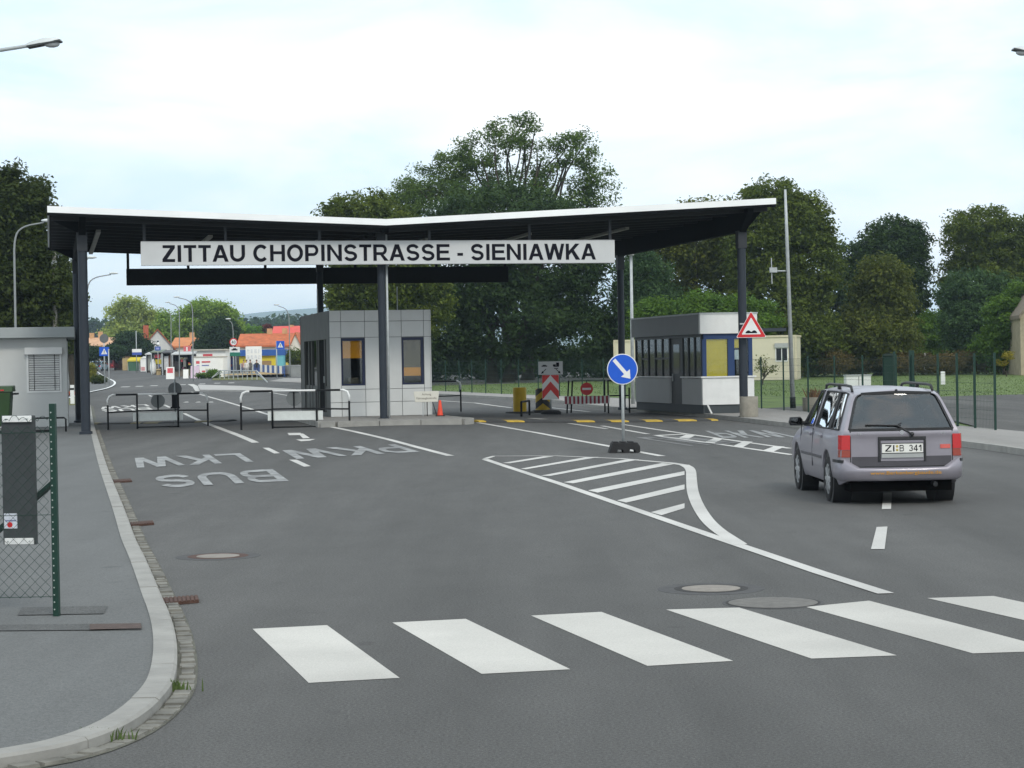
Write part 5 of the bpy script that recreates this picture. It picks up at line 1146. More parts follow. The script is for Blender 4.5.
        for y in (-.72, .12): MB().box(s*.818-.012, s*.818+.012, y-.1, y+.07, .80, .835).build('door_handle', PAINT, t, bevel=.006)
        MB().box(s*.826-.012, s*.826+.012, -.86, .72, .53, .57).build('side_moulding', DKP_, t, bevel=.005)
        # dark wheel wells
        for y in (ra, fa): MB().tube([(s*.56, y, AZ), (s*.80, y, AZ)], [.36, .352], 28).build('wheel_well', TRIM, t)
    # wheels
    for y in (ra, fa):
        for s in (-1, 1):
            wx_ = s*.735
            m = MB(); prof = [(-.085, .20), (-.092, .255), (-.075, .283), (-.03, .29), (.03, .29), (.075, .283), (.092, .255), (.085, .20)]; vs = []; n = 36
            for dx_, r_ in prof:
                for q in range(n): a_ = 2*math.pi*q/n; vs.append((wx_+dx_, y+r_*math.cos(a_), .29+r_*math.sin(a_)))
            m.add(vs, [(i*n+q, i*n+(q+1) % n, (i+1)*n+(q+1) % n, (i+1)*n+q) for i in range(7) for q in range(n)]); wl = m.build('wheel', M_RUBBER, t, True)
            m = MB(); m.tube([(wx_+s*.06, y, .29), (wx_+s*.078, y, .29)], [.205, .195], 30); m.tube([(wx_+s*.078, y, .29), (wx_+s*.092, y, .29)], [.08, .05], 20)
            for q in range(8): a_ = 2*math.pi*q/8; m.bar((wx_+s*.082, y+.07*math.cos(a_), .29+.07*math.sin(a_)), (wx_+s*.078, y+.185*math.cos(a_), .29+.185*math.sin(a_)), .035, .02, (1, 0, 0))
            m.build('hub_cap', mat('hub_silver', (.42, .43, .44), .35, .5, .05), wl)
            m = MB()
            for q in range(8): a_ = 2*math.pi*(q+.5)/8; m.tube([(wx_+s*.07, y+.15*math.cos(a_), .29+.15*math.sin(a_)), (wx_+s*.0795, y+.15*math.cos(a_), .29+.15*math.sin(a_))], .03, 8)
            m.build('hub_slots', TRIM, wl)
    # interior
    INT = mat('seat_fabric', (.045, .046, .05), .9, 0, .2, 9)
    for x in (-.36, .36):
        m = MB(); m.bar((x, .15, .38), (x, -.08, 1.02), .46, .14, (0, 1, 0)); m.box(x-.24, x+.24, .12, .6, .3, .45); m.bar((x, -.09, 1.06), (x, -.11, 1.22), .26, .09, (0, 1, 0)); m.build('front_seat', INT, t, bevel=.03)
    m = MB(); m.bar((0, -.68, .38), (0, -.95, .98), 1.25, .15, (0, 1, 0)); m.box(-.62, .62, -.68, -.2, .3, .45); m.build('rear_seat', INT, t, bevel=.03)
    for x in (-.4, .4): MB().bar((x, -.96, 1.0), (x, -.98, 1.15), .26, .09, (0, 1, 0)).build('rear_headrest', INT, t, bevel=.03)
    MB().box(-.7, .7, .72, .98, .6, .93).build('dashboard', TRIM, t); MB().box(-.7, .7, -1.9, .9, .28, .3).build('floor', TRIM, t)
    m = MB(); pts = [(-.36+.17*math.cos(a_*.35), .5+.04*math.sin(a_*.35), .9+.17*math.sin(a_*.35)) for a_ in range(19)]; m.tube(pts, .015, 6); m.build('steering_wheel', TRIM, t)
    MB().box(-.06, .16, .62, .66, 1.27, 1.33).build('rear_view_mirror', TRIM, t); MB().box(-.66, .66, -1.9, -1.05, .30, .62).build('luggage', mat('luggage_grey', (.16, .17, .18), .9, 0, .4, 5), t)
    MB().box(-.56, .56, .30, .60, 1.30, 1.36).build('sky_block_slab', INT, t, bevel=.01)  # dark slab added to block bright sky showing through the windscreen
    return t
car_ = build_car((4.764, 26.75, zg(4.8, 26.65)+.002), R(1.0)); car_.scale = (.955, 1, 1)
# ------------------------------------------------------------------ trees: tapered trunk, limbs, crown of many leaf faces in clumps
def leaf_mat(name, c, trans=.38):
    m = bpy.data.materials.new(name); m.use_nodes = True; t = m.node_tree; b = t.nodes['Principled BSDF']; l = t.links
    a = t.nodes.new('ShaderNodeAttribute'); a.attribute_name = 'tone'
    r = t.nodes.new('ShaderNodeValToRGB'); r.color_ramp.elements[0].color = tuple(x*f for x, f in zip(c, (.72, .76, .8)))+(1,); r.color_ramp.elements[1].color = tuple(x*f for x, f in zip(c, (1.42, 1.3, 1.15)))+(1,)
    l.new(a.outputs['Fac'], r.inputs[0]); l.new(r.outputs[0], b.inputs['Base Color']); b.inputs['Roughness'].default_value = .6; b.inputs['Specular IOR Level'].default_value = .12
    o = t.nodes['Material Output']; tr = t.nodes.new('ShaderNodeBsdfTranslucent'); l.new(r.outputs[0], tr.inputs[0]); mx_ = t.nodes.new('ShaderNodeMixShader'); mx_.inputs[0].default_value = trans
    l.new(b.outputs[0], mx_.inputs[1]); l.new(tr.outputs[0], mx_.inputs[2]); l.new(mx_.outputs[0], o.inputs[0]); return m
def crown_mesh(name, lobes, m, leaf, n_cl, per, spread, parent, droop=.0, aspect=.5):
    """lobes: (centre xyz, radii xyz, weight); clumps sit towards each lobe's skin, leaves scatter round the clumps"""
    per = int(per*2.1)
    wts = np.array([l[2]*(l[1][0]*l[1][2]) for l in lobes]); wts = wts/wts.sum()
    pick = rng.choice(len(lobes), n_cl, p=wts)
    d = rng.normal(size=(n_cl, 3)); d /= np.linalg.norm(d, axis=1)[:, None]
    rad = rng.uniform(.3, 1.0, n_cl)**.45
    cen = np.array([lobes[k][0] for k in pick])+d*rad[:, None]*np.array([lobes[k][1] for k in pick])
    n = n_cl*per; cl = np.repeat(np.arange(n_cl), per); sz = rng.uniform(.6, 1.25, n_cl)
    dd = rng.normal(size=(n, 3)); dd /= np.linalg.norm(dd, axis=1)[:, None]; off = dd*(rng.uniform(0, 1, n)**.5)[:, None]*1.75*spread*sz[cl][:, None]*np.array([1, 1, .62])
    c = cen[cl]+off; c[:, 2] -= droop*np.abs(off[:, 0]+off[:, 1])
    nrm = rng.normal(size=(n, 3))*.75+np.array([0, 0, .8])+d[cl]*.5; nrm /= np.linalg.norm(nrm, axis=1)[:, None]
    t1 = np.cross(nrm, rng.normal(size=(n, 3))); t1 /= np.linalg.norm(t1, axis=1)[:, None]; t2 = np.cross(nrm, t1)
    s = leaf*.62*rng.uniform(.55, 1.35, n)[:, None]
    v = np.stack([c-t1*s, c-t2*s*aspect, c+t1*s, c+t2*s*aspect], 1).reshape(-1, 3)
    v[1::4] += nrm*s*.0; v[0::4] -= nrm*s*.25; v[2::4] -= nrm*s*.25
    me = bpy.data.meshes.new(name); me.vertices.add(4*n); me.loops.add(4*n); me.polygons.add(n)
    me.vertices.foreach_set('co', v.ravel()); me.loops.foreach_set('vertex_index', np.arange(4*n, dtype=np.int32)); me.polygons.foreach_set('loop_start', np.arange(0, 4*n, 4, dtype=np.int32)); me.polygons.foreach_set('loop_total', np.full(n, 4, dtype=np.int32))
    at_ = me.attributes.new('tone', 'FLOAT', 'FACE'); tone = np.clip(rng.normal(.45, .29, n_cl)[cl]+rng.normal(0, .06, n), 0, 1); at_.data.foreach_set('value', tone.astype(np.float32))
    me.update(); me.validate(); me.materials.append(m); o = bpy.data.objects.new(name, me); COL.objects.link(o); o.parent = parent
    return o, cen
def tree(name, lab, base_px, D, lobes, m, leaf=.22, n_cl=400, per=34, spread=.55, trunk_r=.35, group=None, limbs=14, depth=.85, droop=0, cat='tree', trunks=1, fork=.35, aspect=.5):
    b = pz(base_px, D); t = thing(name, lab, cat, b, 0, group); k = D/FPX
    LB_ = []
    for lo in lobes:
        u, v, ru, rv = lo[:4]; wgt = lo[4] if len(lo) > 4 else 1; dy = lo[5] if len(lo) > 5 else random.uniform(-.35, .35)*ru*k
        p = px(u, v, D+dy)-b; LB_.append(((p.x, p.y, p.z), (ru*k, max(1.2, ru*k*depth), rv*k), wgt))
    o, cen = crown_mesh('crown', LB_, m, leaf, n_cl, per, spread, t, droop, aspect)
    if limbs:
        zt = max(c[0][2]+c[1][2]*.55 for c in LB_); cx = float(np.mean([c[0][0] for c in LB_])); mb = MB()
        for q in range(trunks):
            ox = (q-(trunks-1)/2)*trunk_r*2.6; hz_ = zt*fork*random.uniform(.85, 1.1)
            top = Vector((cx*.35+ox*1.8, random.uniform(-.4, .4), hz_))
            mb.tube(smooth_line([Vector((ox, 0, -.2)), Vector((ox*1.05+.04, .0, .5)), Vector((ox*1.2+cx*.1, 0, hz_*.5)), top], 2), [trunk_r*1.5-(trunk_r*.7)*min(1, i*.18) for i in range(13)], 10)
            hi = cen[cen[:, 2] > hz_*.8]; hi = hi if len(hi) > 4 else cen
            for i in rng.choice(len(hi), min(limbs, len(hi)), replace=False):
                e = Vector(hi[i]); q_ = (e-top).length; midp = top.lerp(e, .35)+Vector((random.uniform(-.12, .12)*q_, random.uniform(-.12, .12)*q_, .14*q_)); mid2 = top.lerp(e, .7)+Vector((random.uniform(-.09, .09)*q_, random.uniform(-.09, .09)*q_, .06*q_))
                cv = smooth_line([top-Vector((0, 0, random.uniform(0, hz_*.25))), midp, mid2, e], 2); mb.tube(cv, [trunk_r*.3*(1-i_/(len(cv)))+.015 for i_ in range(len(cv))], 6)
        mb.build('trunk', M_BARK, t, True)
    return t
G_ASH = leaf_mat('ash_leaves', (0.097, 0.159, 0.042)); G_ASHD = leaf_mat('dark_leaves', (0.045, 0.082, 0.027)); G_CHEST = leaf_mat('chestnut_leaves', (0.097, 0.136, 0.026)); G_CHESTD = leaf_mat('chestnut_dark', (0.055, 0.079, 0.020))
G_BUSH = leaf_mat('bush_leaves', (0.097, 0.184, 0.028)); G_PALE = leaf_mat('poplar_leaves_sunlit', (0.336, 0.415, 0.120)); G_FAR = leaf_mat('sunlit_leaves', (0.224, 0.350, 0.060)); G_FARD = leaf_mat('far_dark_leaves', (.035, .072, .03)); G_OLIVE = leaf_mat('olive_leaves', (0.109, 0.136, 0.027)); G_BLUE = leaf_mat('bluish_leaves', (0.061, 0.118, 0.046)); G_LIME = leaf_mat('lime_leaves', (.12, .25, .02))  # poplar and sunlit leaves: far sunshine put into their paler colour
tree('ash_tree', 'tallest airy ash tree rising above the middle of the canopy roof', 519, 160, [
    (513, 134, 26, 21, 1.0), (480, 150, 22, 17, .9), (452, 166, 22, 19, .95), (418, 184, 24, 22, 1.0), (545, 160, 22, 22, .8), (580, 150, 23, 19, 1.0), (597, 184, 23, 22, .95), (560, 198, 38, 24, .9), (515, 190, 42, 22, .8), (455, 204, 52, 22, 1.1), (400, 204, 20, 16, .9), (470, 182, 26, 18, .7)],
    G_ASH, .20, 400, 44, .56, .5, limbs=26, trunks=2, fork=.38, aspect=.5)
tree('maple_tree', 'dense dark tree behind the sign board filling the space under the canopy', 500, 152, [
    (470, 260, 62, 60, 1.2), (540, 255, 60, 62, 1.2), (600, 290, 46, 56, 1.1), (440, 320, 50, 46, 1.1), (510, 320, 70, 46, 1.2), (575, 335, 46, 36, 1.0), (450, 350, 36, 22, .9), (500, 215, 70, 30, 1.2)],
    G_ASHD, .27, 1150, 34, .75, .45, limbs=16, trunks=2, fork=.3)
tree('chestnut_tree', 'olive green chestnut tree behind the tiled booth left of the ash', 345, 140, [
    (360, 212, 36, 20, 1.0), (335, 216, 16, 12, .7), (352, 290, 26, 34, 1.0), (385, 260, 40, 60, 1.1), (340, 262, 16, 30, .7), (420, 300, 30, 40, .9)], G_CHEST, .25, 560, 34, .55, .4, limbs=12)
tree('chestnut_tree', 'tall dark chestnut tree at the left edge behind the grey kiosk', 20, 105, [
    (10, 215, 40, 50, 1.2), (20, 290, 50, 60, 1.2), (-30, 240, 50, 80, 1), (42, 300, 26, 40, .9), (30, 205, 22, 26, .7), (46, 255, 14, 20, .5)], G_CHESTD, .22, 900, 36, .45, .45, limbs=12)
tree('chestnut_tree', 'smaller dark tree between the tall left chestnut and the left canopy column', 72, 125, [
    (60, 295, 17, 34, 1), (66, 322, 13, 34, 1), (74, 300, 8, 18, .5)], G_CHESTD, .22, 230, 34, .4, .25, limbs=8)
tree('chestnut_tree', 'big chestnut tree rising behind the tall mast right of the canopy', 782, 150, [
    (772, 205, 34, 26, 1), (795, 225, 36, 34, 1), (760, 250, 34, 44, 1), (805, 270, 36, 50, 1.1), (775, 300, 46, 50, 1.1), (800, 340, 44, 36, 1), (757, 205, 14, 18, .6), (820, 235, 15, 20, .6)], G_CHEST, .25, 1050, 34, .6, .45, limbs=12)
tree('chestnut_tree', 'chestnut tree behind the glazed booth under the right canopy end', 690, 158, [
    (700, 240, 40, 40, 1), (665, 265, 34, 36, 1), (720, 285, 40, 44, 1), (683, 206, 7, 5, .15), (730, 235, 26, 36, .9)], G_OLIVE, .25, 640, 32, .6, .4, limbs=10)
tree('willow_tree', 'bluish green tree just right of the rear canopy column', 650, 150, [
    (645, 280, 26, 32, 1), (655, 310, 34, 32, 1), (632, 305, 18, 40, .8)], G_BLUE, .2, 420, 32, .5, .3, limbs=10)
tree('hazel_bush', 'light green bush hedge behind the roof of the glazed booth', 690, 142, [
    (660, 325, 34, 26, 1), (700, 318, 34, 26, 1), (740, 316, 30, 20, 1), (762, 318, 20, 16, .8)], G_BUSH, .2, 520, 32, .45, .15, limbs=6, cat='bush')
tree('chestnut_tree', 'round dark tree standing right of the mast behind a lighter one', 895, 175, [
    (895, 240, 30, 24, 1), (880, 265, 30, 40, 1), (908, 275, 19, 42, 1), (894, 312, 34, 42, 1), (912, 240, 16, 16, .7), (855, 285, 22, 46, .9), (845, 310, 20, 50, .8)], G_ASHD, .27, 720, 34, .6, .4, limbs=12)
tree('chestnut_tree', 'conical olive green tree in front of the round dark tree', 878, 152, [
    (882, 275, 22, 20, .9), (880, 305, 36, 30, 1.1), (875, 335, 44, 26, 1.1), (860, 350, 40, 20, 1), (900, 350, 24, 20, .9)], G_OLIVE, .23, 640, 34, .55, .35, limbs=10)
tree('chestnut_tree', 'large chestnut tree at the right edge above the brick gable', 990, 175, [
    (985, 228, 40, 20, 1), (968, 250, 23, 28, 1), (1005, 255, 40, 40, 1), (985, 285, 48, 40, 1.1), (1040, 270, 40, 60, 1), (952, 298, 11, 22, .8)], G_CHEST, .27, 800, 34, .6, .45, limbs=12)
tree('spruce_bush', 'dark blue green bushy tree below the large right hand chestnut', 970, 160, [
    (968, 295, 28, 26, 1), (985, 320, 34, 34, 1), (960, 328, 22, 24, 1), (1000, 300, 20, 26, .8)], G_BLUE, .22, 420, 34, .5, .25, limbs=8)
tree('hazel_bush', 'yellowish green bush touching the brick gable at the right edge', 1004, 146, [
    (1008, 320, 22, 28, 1), (1000, 345, 26, 24, 1), (1018, 300, 14, 18, .8)], G_BUSH, .2, 300, 34, .4, .12, limbs=6, cat='bush')
tree('elder_bush', 'small grey green bush under the gap between two right hand trees', 935, 172, [(930, 335, 24, 22, 1), (945, 325, 14, 16, .8)], G_BUSH, .2, 150, 32, .45, .1, limbs=5, cat='bush')
tree('yellow_shrub', 'tiny yellow flowering shrub in front of the brick gable', 1006, 136, [(1006, 356, 4, 3, 1), (1002, 361, 4, 3, .6)], leaf_mat('yellow_flowers', (.26, .23, .03)), .12, 14, 22, .2, .04, limbs=3, cat='shrub')
tree('climbing_shrub', 'leggy shrub growing before the wall of the cream container', 762, 120, [(762, 364, 6, 8, 1), (771, 369, 7, 4, .7)], G_OLIVE, .12, 16, 10, .25, .04, limbs=10, cat='shrub')
# tall weeds and dry hedge at the back of the lawn (uncountable)
def mass(name, lab, cat, boxes, m, leaf, n_cl, per, spread):
    t = thing(name, lab, cat, (0, 0, 0)); LB_ = []
    for (u0, u1, v0, v1, D) in boxes:
        k = D/FPX; n = max(1, int((u1-u0)/22))
        for i in range(n):
            u = u0+(u1-u0)*(i+.5)/n; p = px(u, (v0+v1)/2+random.uniform(-1, 1), D+random.uniform(-3, 3)); LB_.append(((p.x, p.y, p.z), ((u1-u0)/n*.75*k, 2.5, (v1-v0)/2*k*random.uniform(.8, 1.1)), 1))
    o, c = crown_mesh('foliage', LB_, m, leaf, n_cl, per, spread, t); o.parent = None; bpy.data.objects.remove(t); o.name = name; return tag(o, lab, cat, kind='stuff')
mass('weeds', 'band of tall brownish weeds along the back of the lawn on the right', 'weeds', [(800, 1024, 351, 375, 150), (640, 800, 352, 378, 150)], leaf_mat('dry_weeds', (0.112, 0.090, 0.035)), .16, 900, 26, .35)
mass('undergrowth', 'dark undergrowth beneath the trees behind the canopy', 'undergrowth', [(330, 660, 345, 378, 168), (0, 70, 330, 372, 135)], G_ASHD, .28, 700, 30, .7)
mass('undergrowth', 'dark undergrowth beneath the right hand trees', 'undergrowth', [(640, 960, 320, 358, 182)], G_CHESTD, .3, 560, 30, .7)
mass('distant_wood', 'far dark green wood on the horizon beyond the market', 'wood', [(60, 330, 322, 350, 850), (0, 60, 326, 352, 800), (225, 320, 320, 345, 900), (600, 1060, 335, 352, 900)], G_FARD, 2.2, 1300, 16, 3.6)
# lawn grass blades near enough to read as rough turf
def blades(name, lab, n, region, h):
    u0, u1, v0, v1 = region; V_ = []; F_ = []
    for i in range(n):
        p = at(random.uniform(u0, u1), random.uniform(v0, v1), .03); a = random.uniform(0, 3.14); wv = .018*random.uniform(.6, 1.6); hh = h*.6*random.uniform(.3, 1.2); cx, cy = math.cos(a)*wv, math.sin(a)*wv; lx_, ly_ = random.uniform(-.08, .08), random.uniform(-.08, .08)
        k = len(V_); V_ += [(p.x-cx, p.y-cy, p.z), (p.x+cx, p.y+cy, p.z), (p.x+lx_, p.y+ly_, p.z+hh)]; F_.append((k, k+1, k+2))
    mb = MB(); mb.v = V_; mb.f = F_; tag(mb.build(name, mat('grass_blades', (.09, .14, .03), .7, 0, .35, .9)), lab, 'grass', kind='stuff')
blades('grass', 'rough mown grass behind the green fence', 9000, (640, 1030, 374, 396), .13); blades('grass', 'rough mown grass under the trees in the middle', 4500, (430, 650, 376, 394), .14)

# ------------------------------------------------------------------ hills
hm_ = MB(); us_ = [-60, 40, 85, 140, 200, 235, 262, 290, 320, 360, 420, 500, 640, 800, 960, 1100]; tops = [328, 328, 327, 324, 321, 315.5, 312, 310, 307.5, 309, 312, 318, 322, 326, 330, 332]
rows = []
P1 = [px(u, v, 6000) for u, v in zip(us_, tops)]; P1 = smooth_line(P1, 2); n = len(P1)
hm_.add([(p.x, p.y-1500, -10) for p in P1]+[(p.x, p.y-500, p.z*.72) for p in P1]+[tuple(p) for p in P1]+[(p.x, p.y+1500, 0) for p in P1], [(r*n+i, r*n+i+1, (r+1)*n+i+1, (r+1)*n+i) for r in range(3) for i in range(n-1)])
struct('hills', hm_, M_HILL if 'M_HILL' in globals() else mat('wooded_hills', (.045, .075, .05), 1.0, 0, .2, .002), True)
hm2 = MB(); P2 = smooth_line([px(u, v, 4400) for u, v in zip(us_, [332, 332, 331, 329, 327, 322, 320.5, 320, 322, 324, 326, 328, 330, 332, 334, 336])], 2)
hm2.add([(p.x, p.y-1000, -10) for p in P2]+[tuple(p) for p in P2]+[(p.x, p.y+1000, 0) for p in P2], [(r*n+i, r*n+i+1, (r+1)*n+i+1, (r+1)*n+i) for r in range(2) for i in range(n-1)])
struct('foothills', hm2, mat('wooded_hills', (.045, .075, .05), 1.0, 0, .2, .002), True)

# ------------------------------------------------------------------ far lamps
def lamp(lab, u0, v_top, u_tip, v_tip, D, ub=None):
    b = pz(ub or u0, D); t = thing('street_lamp', lab, 'street lamp', b, 0, 'street lamps along the road to the market'); el = px(u0, v_top, D)-b; tip = px(u_tip, v_tip, D)-b
    cv = smooth_line([Vector((0, 0, 0)), Vector((el.x*.8, 0, el.z*.8)), el, el.lerp(tip, .25)+Vector((0, 0, (tip.z-el.z)*.5)), tip], 2); mb = MB(); mb.tube(cv, [.06-.03*i/(len(cv)-1) for i in range(len(cv))], 8); mb.build('pole', mat('far_lamp_grey', (.24, .26, .26), .6, 0, .1), t, True)
    d = Vector((tip.x-el.x, 0, tip.z-el.z)).normalized(); mb = MB(); c = tip+d*.2; mb.ball(tuple(c), (.32, .12, .08), 10, 6); mb.build('lamp_head', mat('lamp_head_pale', (.62, .66, .66), .45, 0, .05), t, True)
lamp('grey street lamp rising behind the left end of the kiosk roof', 14, 238, 44, 222.5, 90, 16)
lamp('street lamp with curved arm between the kiosk pole and the left column', 56.5, 275, 88, 259, 112, 57)
lamp('street lamp right beside the left canopy column, arm to the right', 87, 286, 111, 274.5, 132, 88)
lamp('leftmost of three street lamps whose arms lean left over the market', 171, 316, 162, 308.5, 230, 171)
lamp('middle one of three street lamps whose arms lean left over the market', 179.5, 312, 169.5, 303.5, 205, 179)
lamp('rightmost of three street lamps whose arms lean left over the market', 192.5, 307, 178.5, 298, 185, 193)
lamp('dark street lamp standing beside the red roofs left of the tiled booth', 289, 316, 278, 306, 205, 290)
lamp('street lamp with its head showing in front of the dark rounded tree', 233, 329, 229, 320.5, 222, 234)
p = pz(55.5, 104); t = thing('utility_pole', 'straight grey utility pole rising behind the kiosk roof', 'pole', p); tp_ = px(54, 249, 104)-p; MB().tube([(0, 0, 0), tuple(tp_)], [.15, .1], 10).build('pole', mat('weathered_pole', (.22, .21, .18), .8, 0, .2, 4), t, True); MB().box(tp_.x-.12, tp_.x+.12, -.12, .12, tp_.z-.9, tp_.z-.6).build('clamp', M_GALV, t)

# ------------------------------------------------------------------ houses beyond
def gable_house(name, lab, u0, u1, vr, ve, vb, D, depth, wall, roof, ridge='x', rot=0, chim=(), wins=()):
    """ridge 'x': ridge runs across the view; 'y': gable faces the camera"""
    k = D/FPX; a = px(u0, vb, D); b = px(u1, vb, D); W_ = b.x-a.x; base = Vector((a.x, D, min(zg(a.x, D), a.z)-.2)); he = px(u0, ve, D).z-base.z; hr = px((u0+u1)/2, vr, D).z-base.z
    t = thing(name, lab, 'house', base, rot)
    if ridge == 'x':
        m = MB(); m.box(0, W_, 0, depth, 0, he); m.prism([(0, 0, he+.001), (0, depth, he+.001), (0, depth/2, hr-.15)], (W_, 0, 0)); m.build('wall', wall, t)
        m = MB(); o = .35
        for s in (0, 1):
            y0, y1 = (-o, depth/2) if s == 0 else (depth+o, depth/2); z0 = he-o*(hr-he)/(depth/2)
            m.prism([(-o, y0, z0), (-o, y1, hr), (-o, y1, hr+.22), (-o, y0, z0+.22)], (W_+2*o, 0, 0))
        rf = m.build('roof', roof, t)
        for cx, hh in chim: c = MB(); c.box(cx*W_-.35, cx*W_+.35, depth/2-.3, depth/2+.3, hr-.6, hr+hh); c.build('chimney', mat('chimney_ochre', (.5, .3, .15), .9, 0, .2, 2), rf)
    else:
        m = MB(); m.box(0, W_, 0, depth, 0, he); m.prism([(0, 0, he+.001), (W_, 0, he+.001), (W_/2, 0, hr-.1)], (0, depth, 0)); m.build('wall', wall, t)
        m = MB(); o = .4
        for s in (0, 1):
            x0 = -o if s == 0 else W_+o; z0 = he-o*(hr-he)/(W_/2); m.prism([(x0, -.3, z0), (W_/2, -.3, hr), (W_/2, -.3, hr+.22), (x0, -.3, z0+.22)], (0, depth+.6, 0))
        rf = m.build('roof', roof, t)
        for cx, hh in chim: c = MB(); c.box(cx*W_-.4, cx*W_+.4, 3, 4, hr-2.5, hr+hh); c.build('chimney', mat('chimney_red', (.38, .11, .06), .9, 0, .2, 2), rf)
    for (wu, wz_, ww, wh) in wins:
        f = MB(); f.box(wu*W_-ww/2, wu*W_+ww/2, -.05, .05, wz_*he, wz_*he+wh); w_ = f.build('window', M_WHITE, t); MB().box(wu*W_-ww/2+.08, wu*W_+ww/2-.08, -.07, -.052, wz_*he+.08, wz_*he+wh-.08).build('pane', M_DARKGLASS, w_)
    return t
WW = mat('render_white', (.66, .66, .60), .85, 0, .06, .5)
gable_house('gabled_house', 'white gabled house with a dark red roof above the market stalls', 143, 173, 330, 348, 366, 300, 11, mat('render_grey', (.58, .58, .56), .9, 0, .06, .5), M_REDROOF, 'y', R(10.5), [(.12, .8)], [(.5, 1.05, .5, 1.0)])
gable_house('cottage', 'low cottage with orange tiled roof behind the stalls, right of the white gable', 173, 197, 338.5, 347, 362, 310, 9, WW, mat('roof_orange', (.55, .22, .09), .85, 0, .15, 1), 'x', 0, [(.62, 1.0)])
gable_house('cottage', 'low cottage with faded orange roof behind the left pedestrian sign', 78, 113, 338.5, 346.5, 362, 330, 9, WW, mat('roof_faded', (.55, .33, .2), .85, 0, .15, 1), 'x', 0, [(.25, 1.0), (.5, 1.2)])
gable_house('long_house', 'long house with bright orange roof behind the yellow stalls', 239, 296, 334.5, 346.5, 364, 275, 9, WW, mat('roof_bright', (.46, .13, .05), .85, 0, .3, 1.2), 'x', 0, [(.48, .9), (.75, .9)], [(.6, .55, 1, 1), (.85, .55, 1, 1)])
gable_house('gable_annex', 'white gable end beside the bright orange roof left of the tiled booth', 289, 303, 333.5, 350, 366, 268, 8, WW, mat('roof_bright', (.46, .13, .05), .85, 0, .3, 1.2), 'y')
gable_house('coral_house', 'house with coral red roof furthest back beside the tiled booth', 272, 318, 326.5, 345, 362, 330, 12, WW, M_CORAL, 'x', 0, [(.35, .4)])
# right hand gable and cream containers
a = px(1021, 376, 140); t = thing('brick_barn', 'old plaster and brick barn with brown roof at the right edge', 'barn', (a.x, 140, zg(a.x, 140)-.1), R(-6)); he = px(1017, 317, 140).z-t.location.z; hr = px(1028, 288, 140).z-t.location.z+2.5
m = MB(); m.box(0, 7, 0, 9, 0, he); m.prism([(0, 0, he+.001), (7, 0, he+.001), (3.5, 0, he+(hr-he))], (0, 9, 0)); m.build('wall', M_PLASTER, t); m = MB(); m.box(.45, 2.2, -.04, .0, .0, he-.3); m.build('brick_panel', M_BRICK, t); m = MB()
for s in (0, 1):
    x0 = -.12 if s == 0 else 7.12; m.prism([(x0, -.35, he-.15), (3.5, -.35, hr+.1), (3.5, -.35, hr+.36), (x0, -.35, he+.12)], (0, 9.7, 0))
m.build('roof', M_BROWNROOF, t)
def container(lab, u0, u1, v0, v1, D, depth, rot, win=None):
    a = px(u0, v1, D); b = px(u1, v1, D); W_ = b.x-a.x; base = Vector((a.x, D, zg(a.x, D)-.05)); h = px(u0, v0, D).z-base.z; t = thing('office_container', lab, 'container', base, rot)
    m = MB(); m.box(0, W_, 0, depth, .1, h); m.build('body', M_CREAM, t); m = MB(); m.box(-.06, W_+.06, -.06, depth+.06, h+.001, h+.14); m.build('roof_edge', mat('container_edge', (.55, .5, .36), .6, 0, .1), t)
    m = MB()
    for x in (0, W_): m.box(x-.07, x+.07, -.07, .0, .1, h)
    m.build('corner_posts', mat('container_edge', (.55, .5, .36), .6, 0, .1), t); MB().box(-.02, W_+.02, -.03, depth, -.1, .099).build('base', M_DKGREY, t)
    if win:
        x0, x1, z0, z1 = [(px(win[0], 360, D).x-a.x), (px(win[1], 360, D).x-a.x), px(700, win[3], D).z-base.z, px(700, win[2], D).z-base.z]
        f = MB().box(x0, x1, -.05, -.001, z0, z1).build('window', M_WHITE, t); MB().box(x0-.04, x1+.04, -.14, -.052, z1, z1+.3).build('shutter_box', M_LGREY, f)
        for q in ((x0+.06, (x0+x1)/2-.03), ((x0+x1)/2+.03, x1-.06)): MB().box(q[0], q[1], -.06, -.052, z0+.08, z1-.05).build('pane', mat('pane_black', (.012, .014, .018), .15, 0, .0), f)
container('cream office container with one black window right of the glazed booth', 742, 796, 338, 377.5, 138, 3.2, R(-14), (775.5, 788, 349, 363))
container('cream office container mostly hidden behind the rear canopy column', 615, 660, 342, 380, 140, 2.8, R(-8))
for i, (u, v0, v1) in enumerate(((838, 352, 374), (882, 352, 372), (925, 353, 372))):
    p = pz(u, 152); tag(MB().box(-.07, .07, -.07, .07, -.1, px(u, v0, 152).z-p.z).build('concrete_post', mat('post_concrete', (.42, .41, .38), .9, 0, .1), None, bevel=.01), 'pale concrete fence post in the weeds, '+('leftmost of three', 'middle one of three', 'rightmost of three')[i], 'post', 'concrete posts at the back of the lawn').location = p
p = at(943, 385); m = MB(); m.box(-.12, .12, -.05, .05, 0, .75); tag(m.build('white_marker', M_WHITE, None, bevel=.02), 'small white marker post alone on the lawn to the right', 'marker').location = p
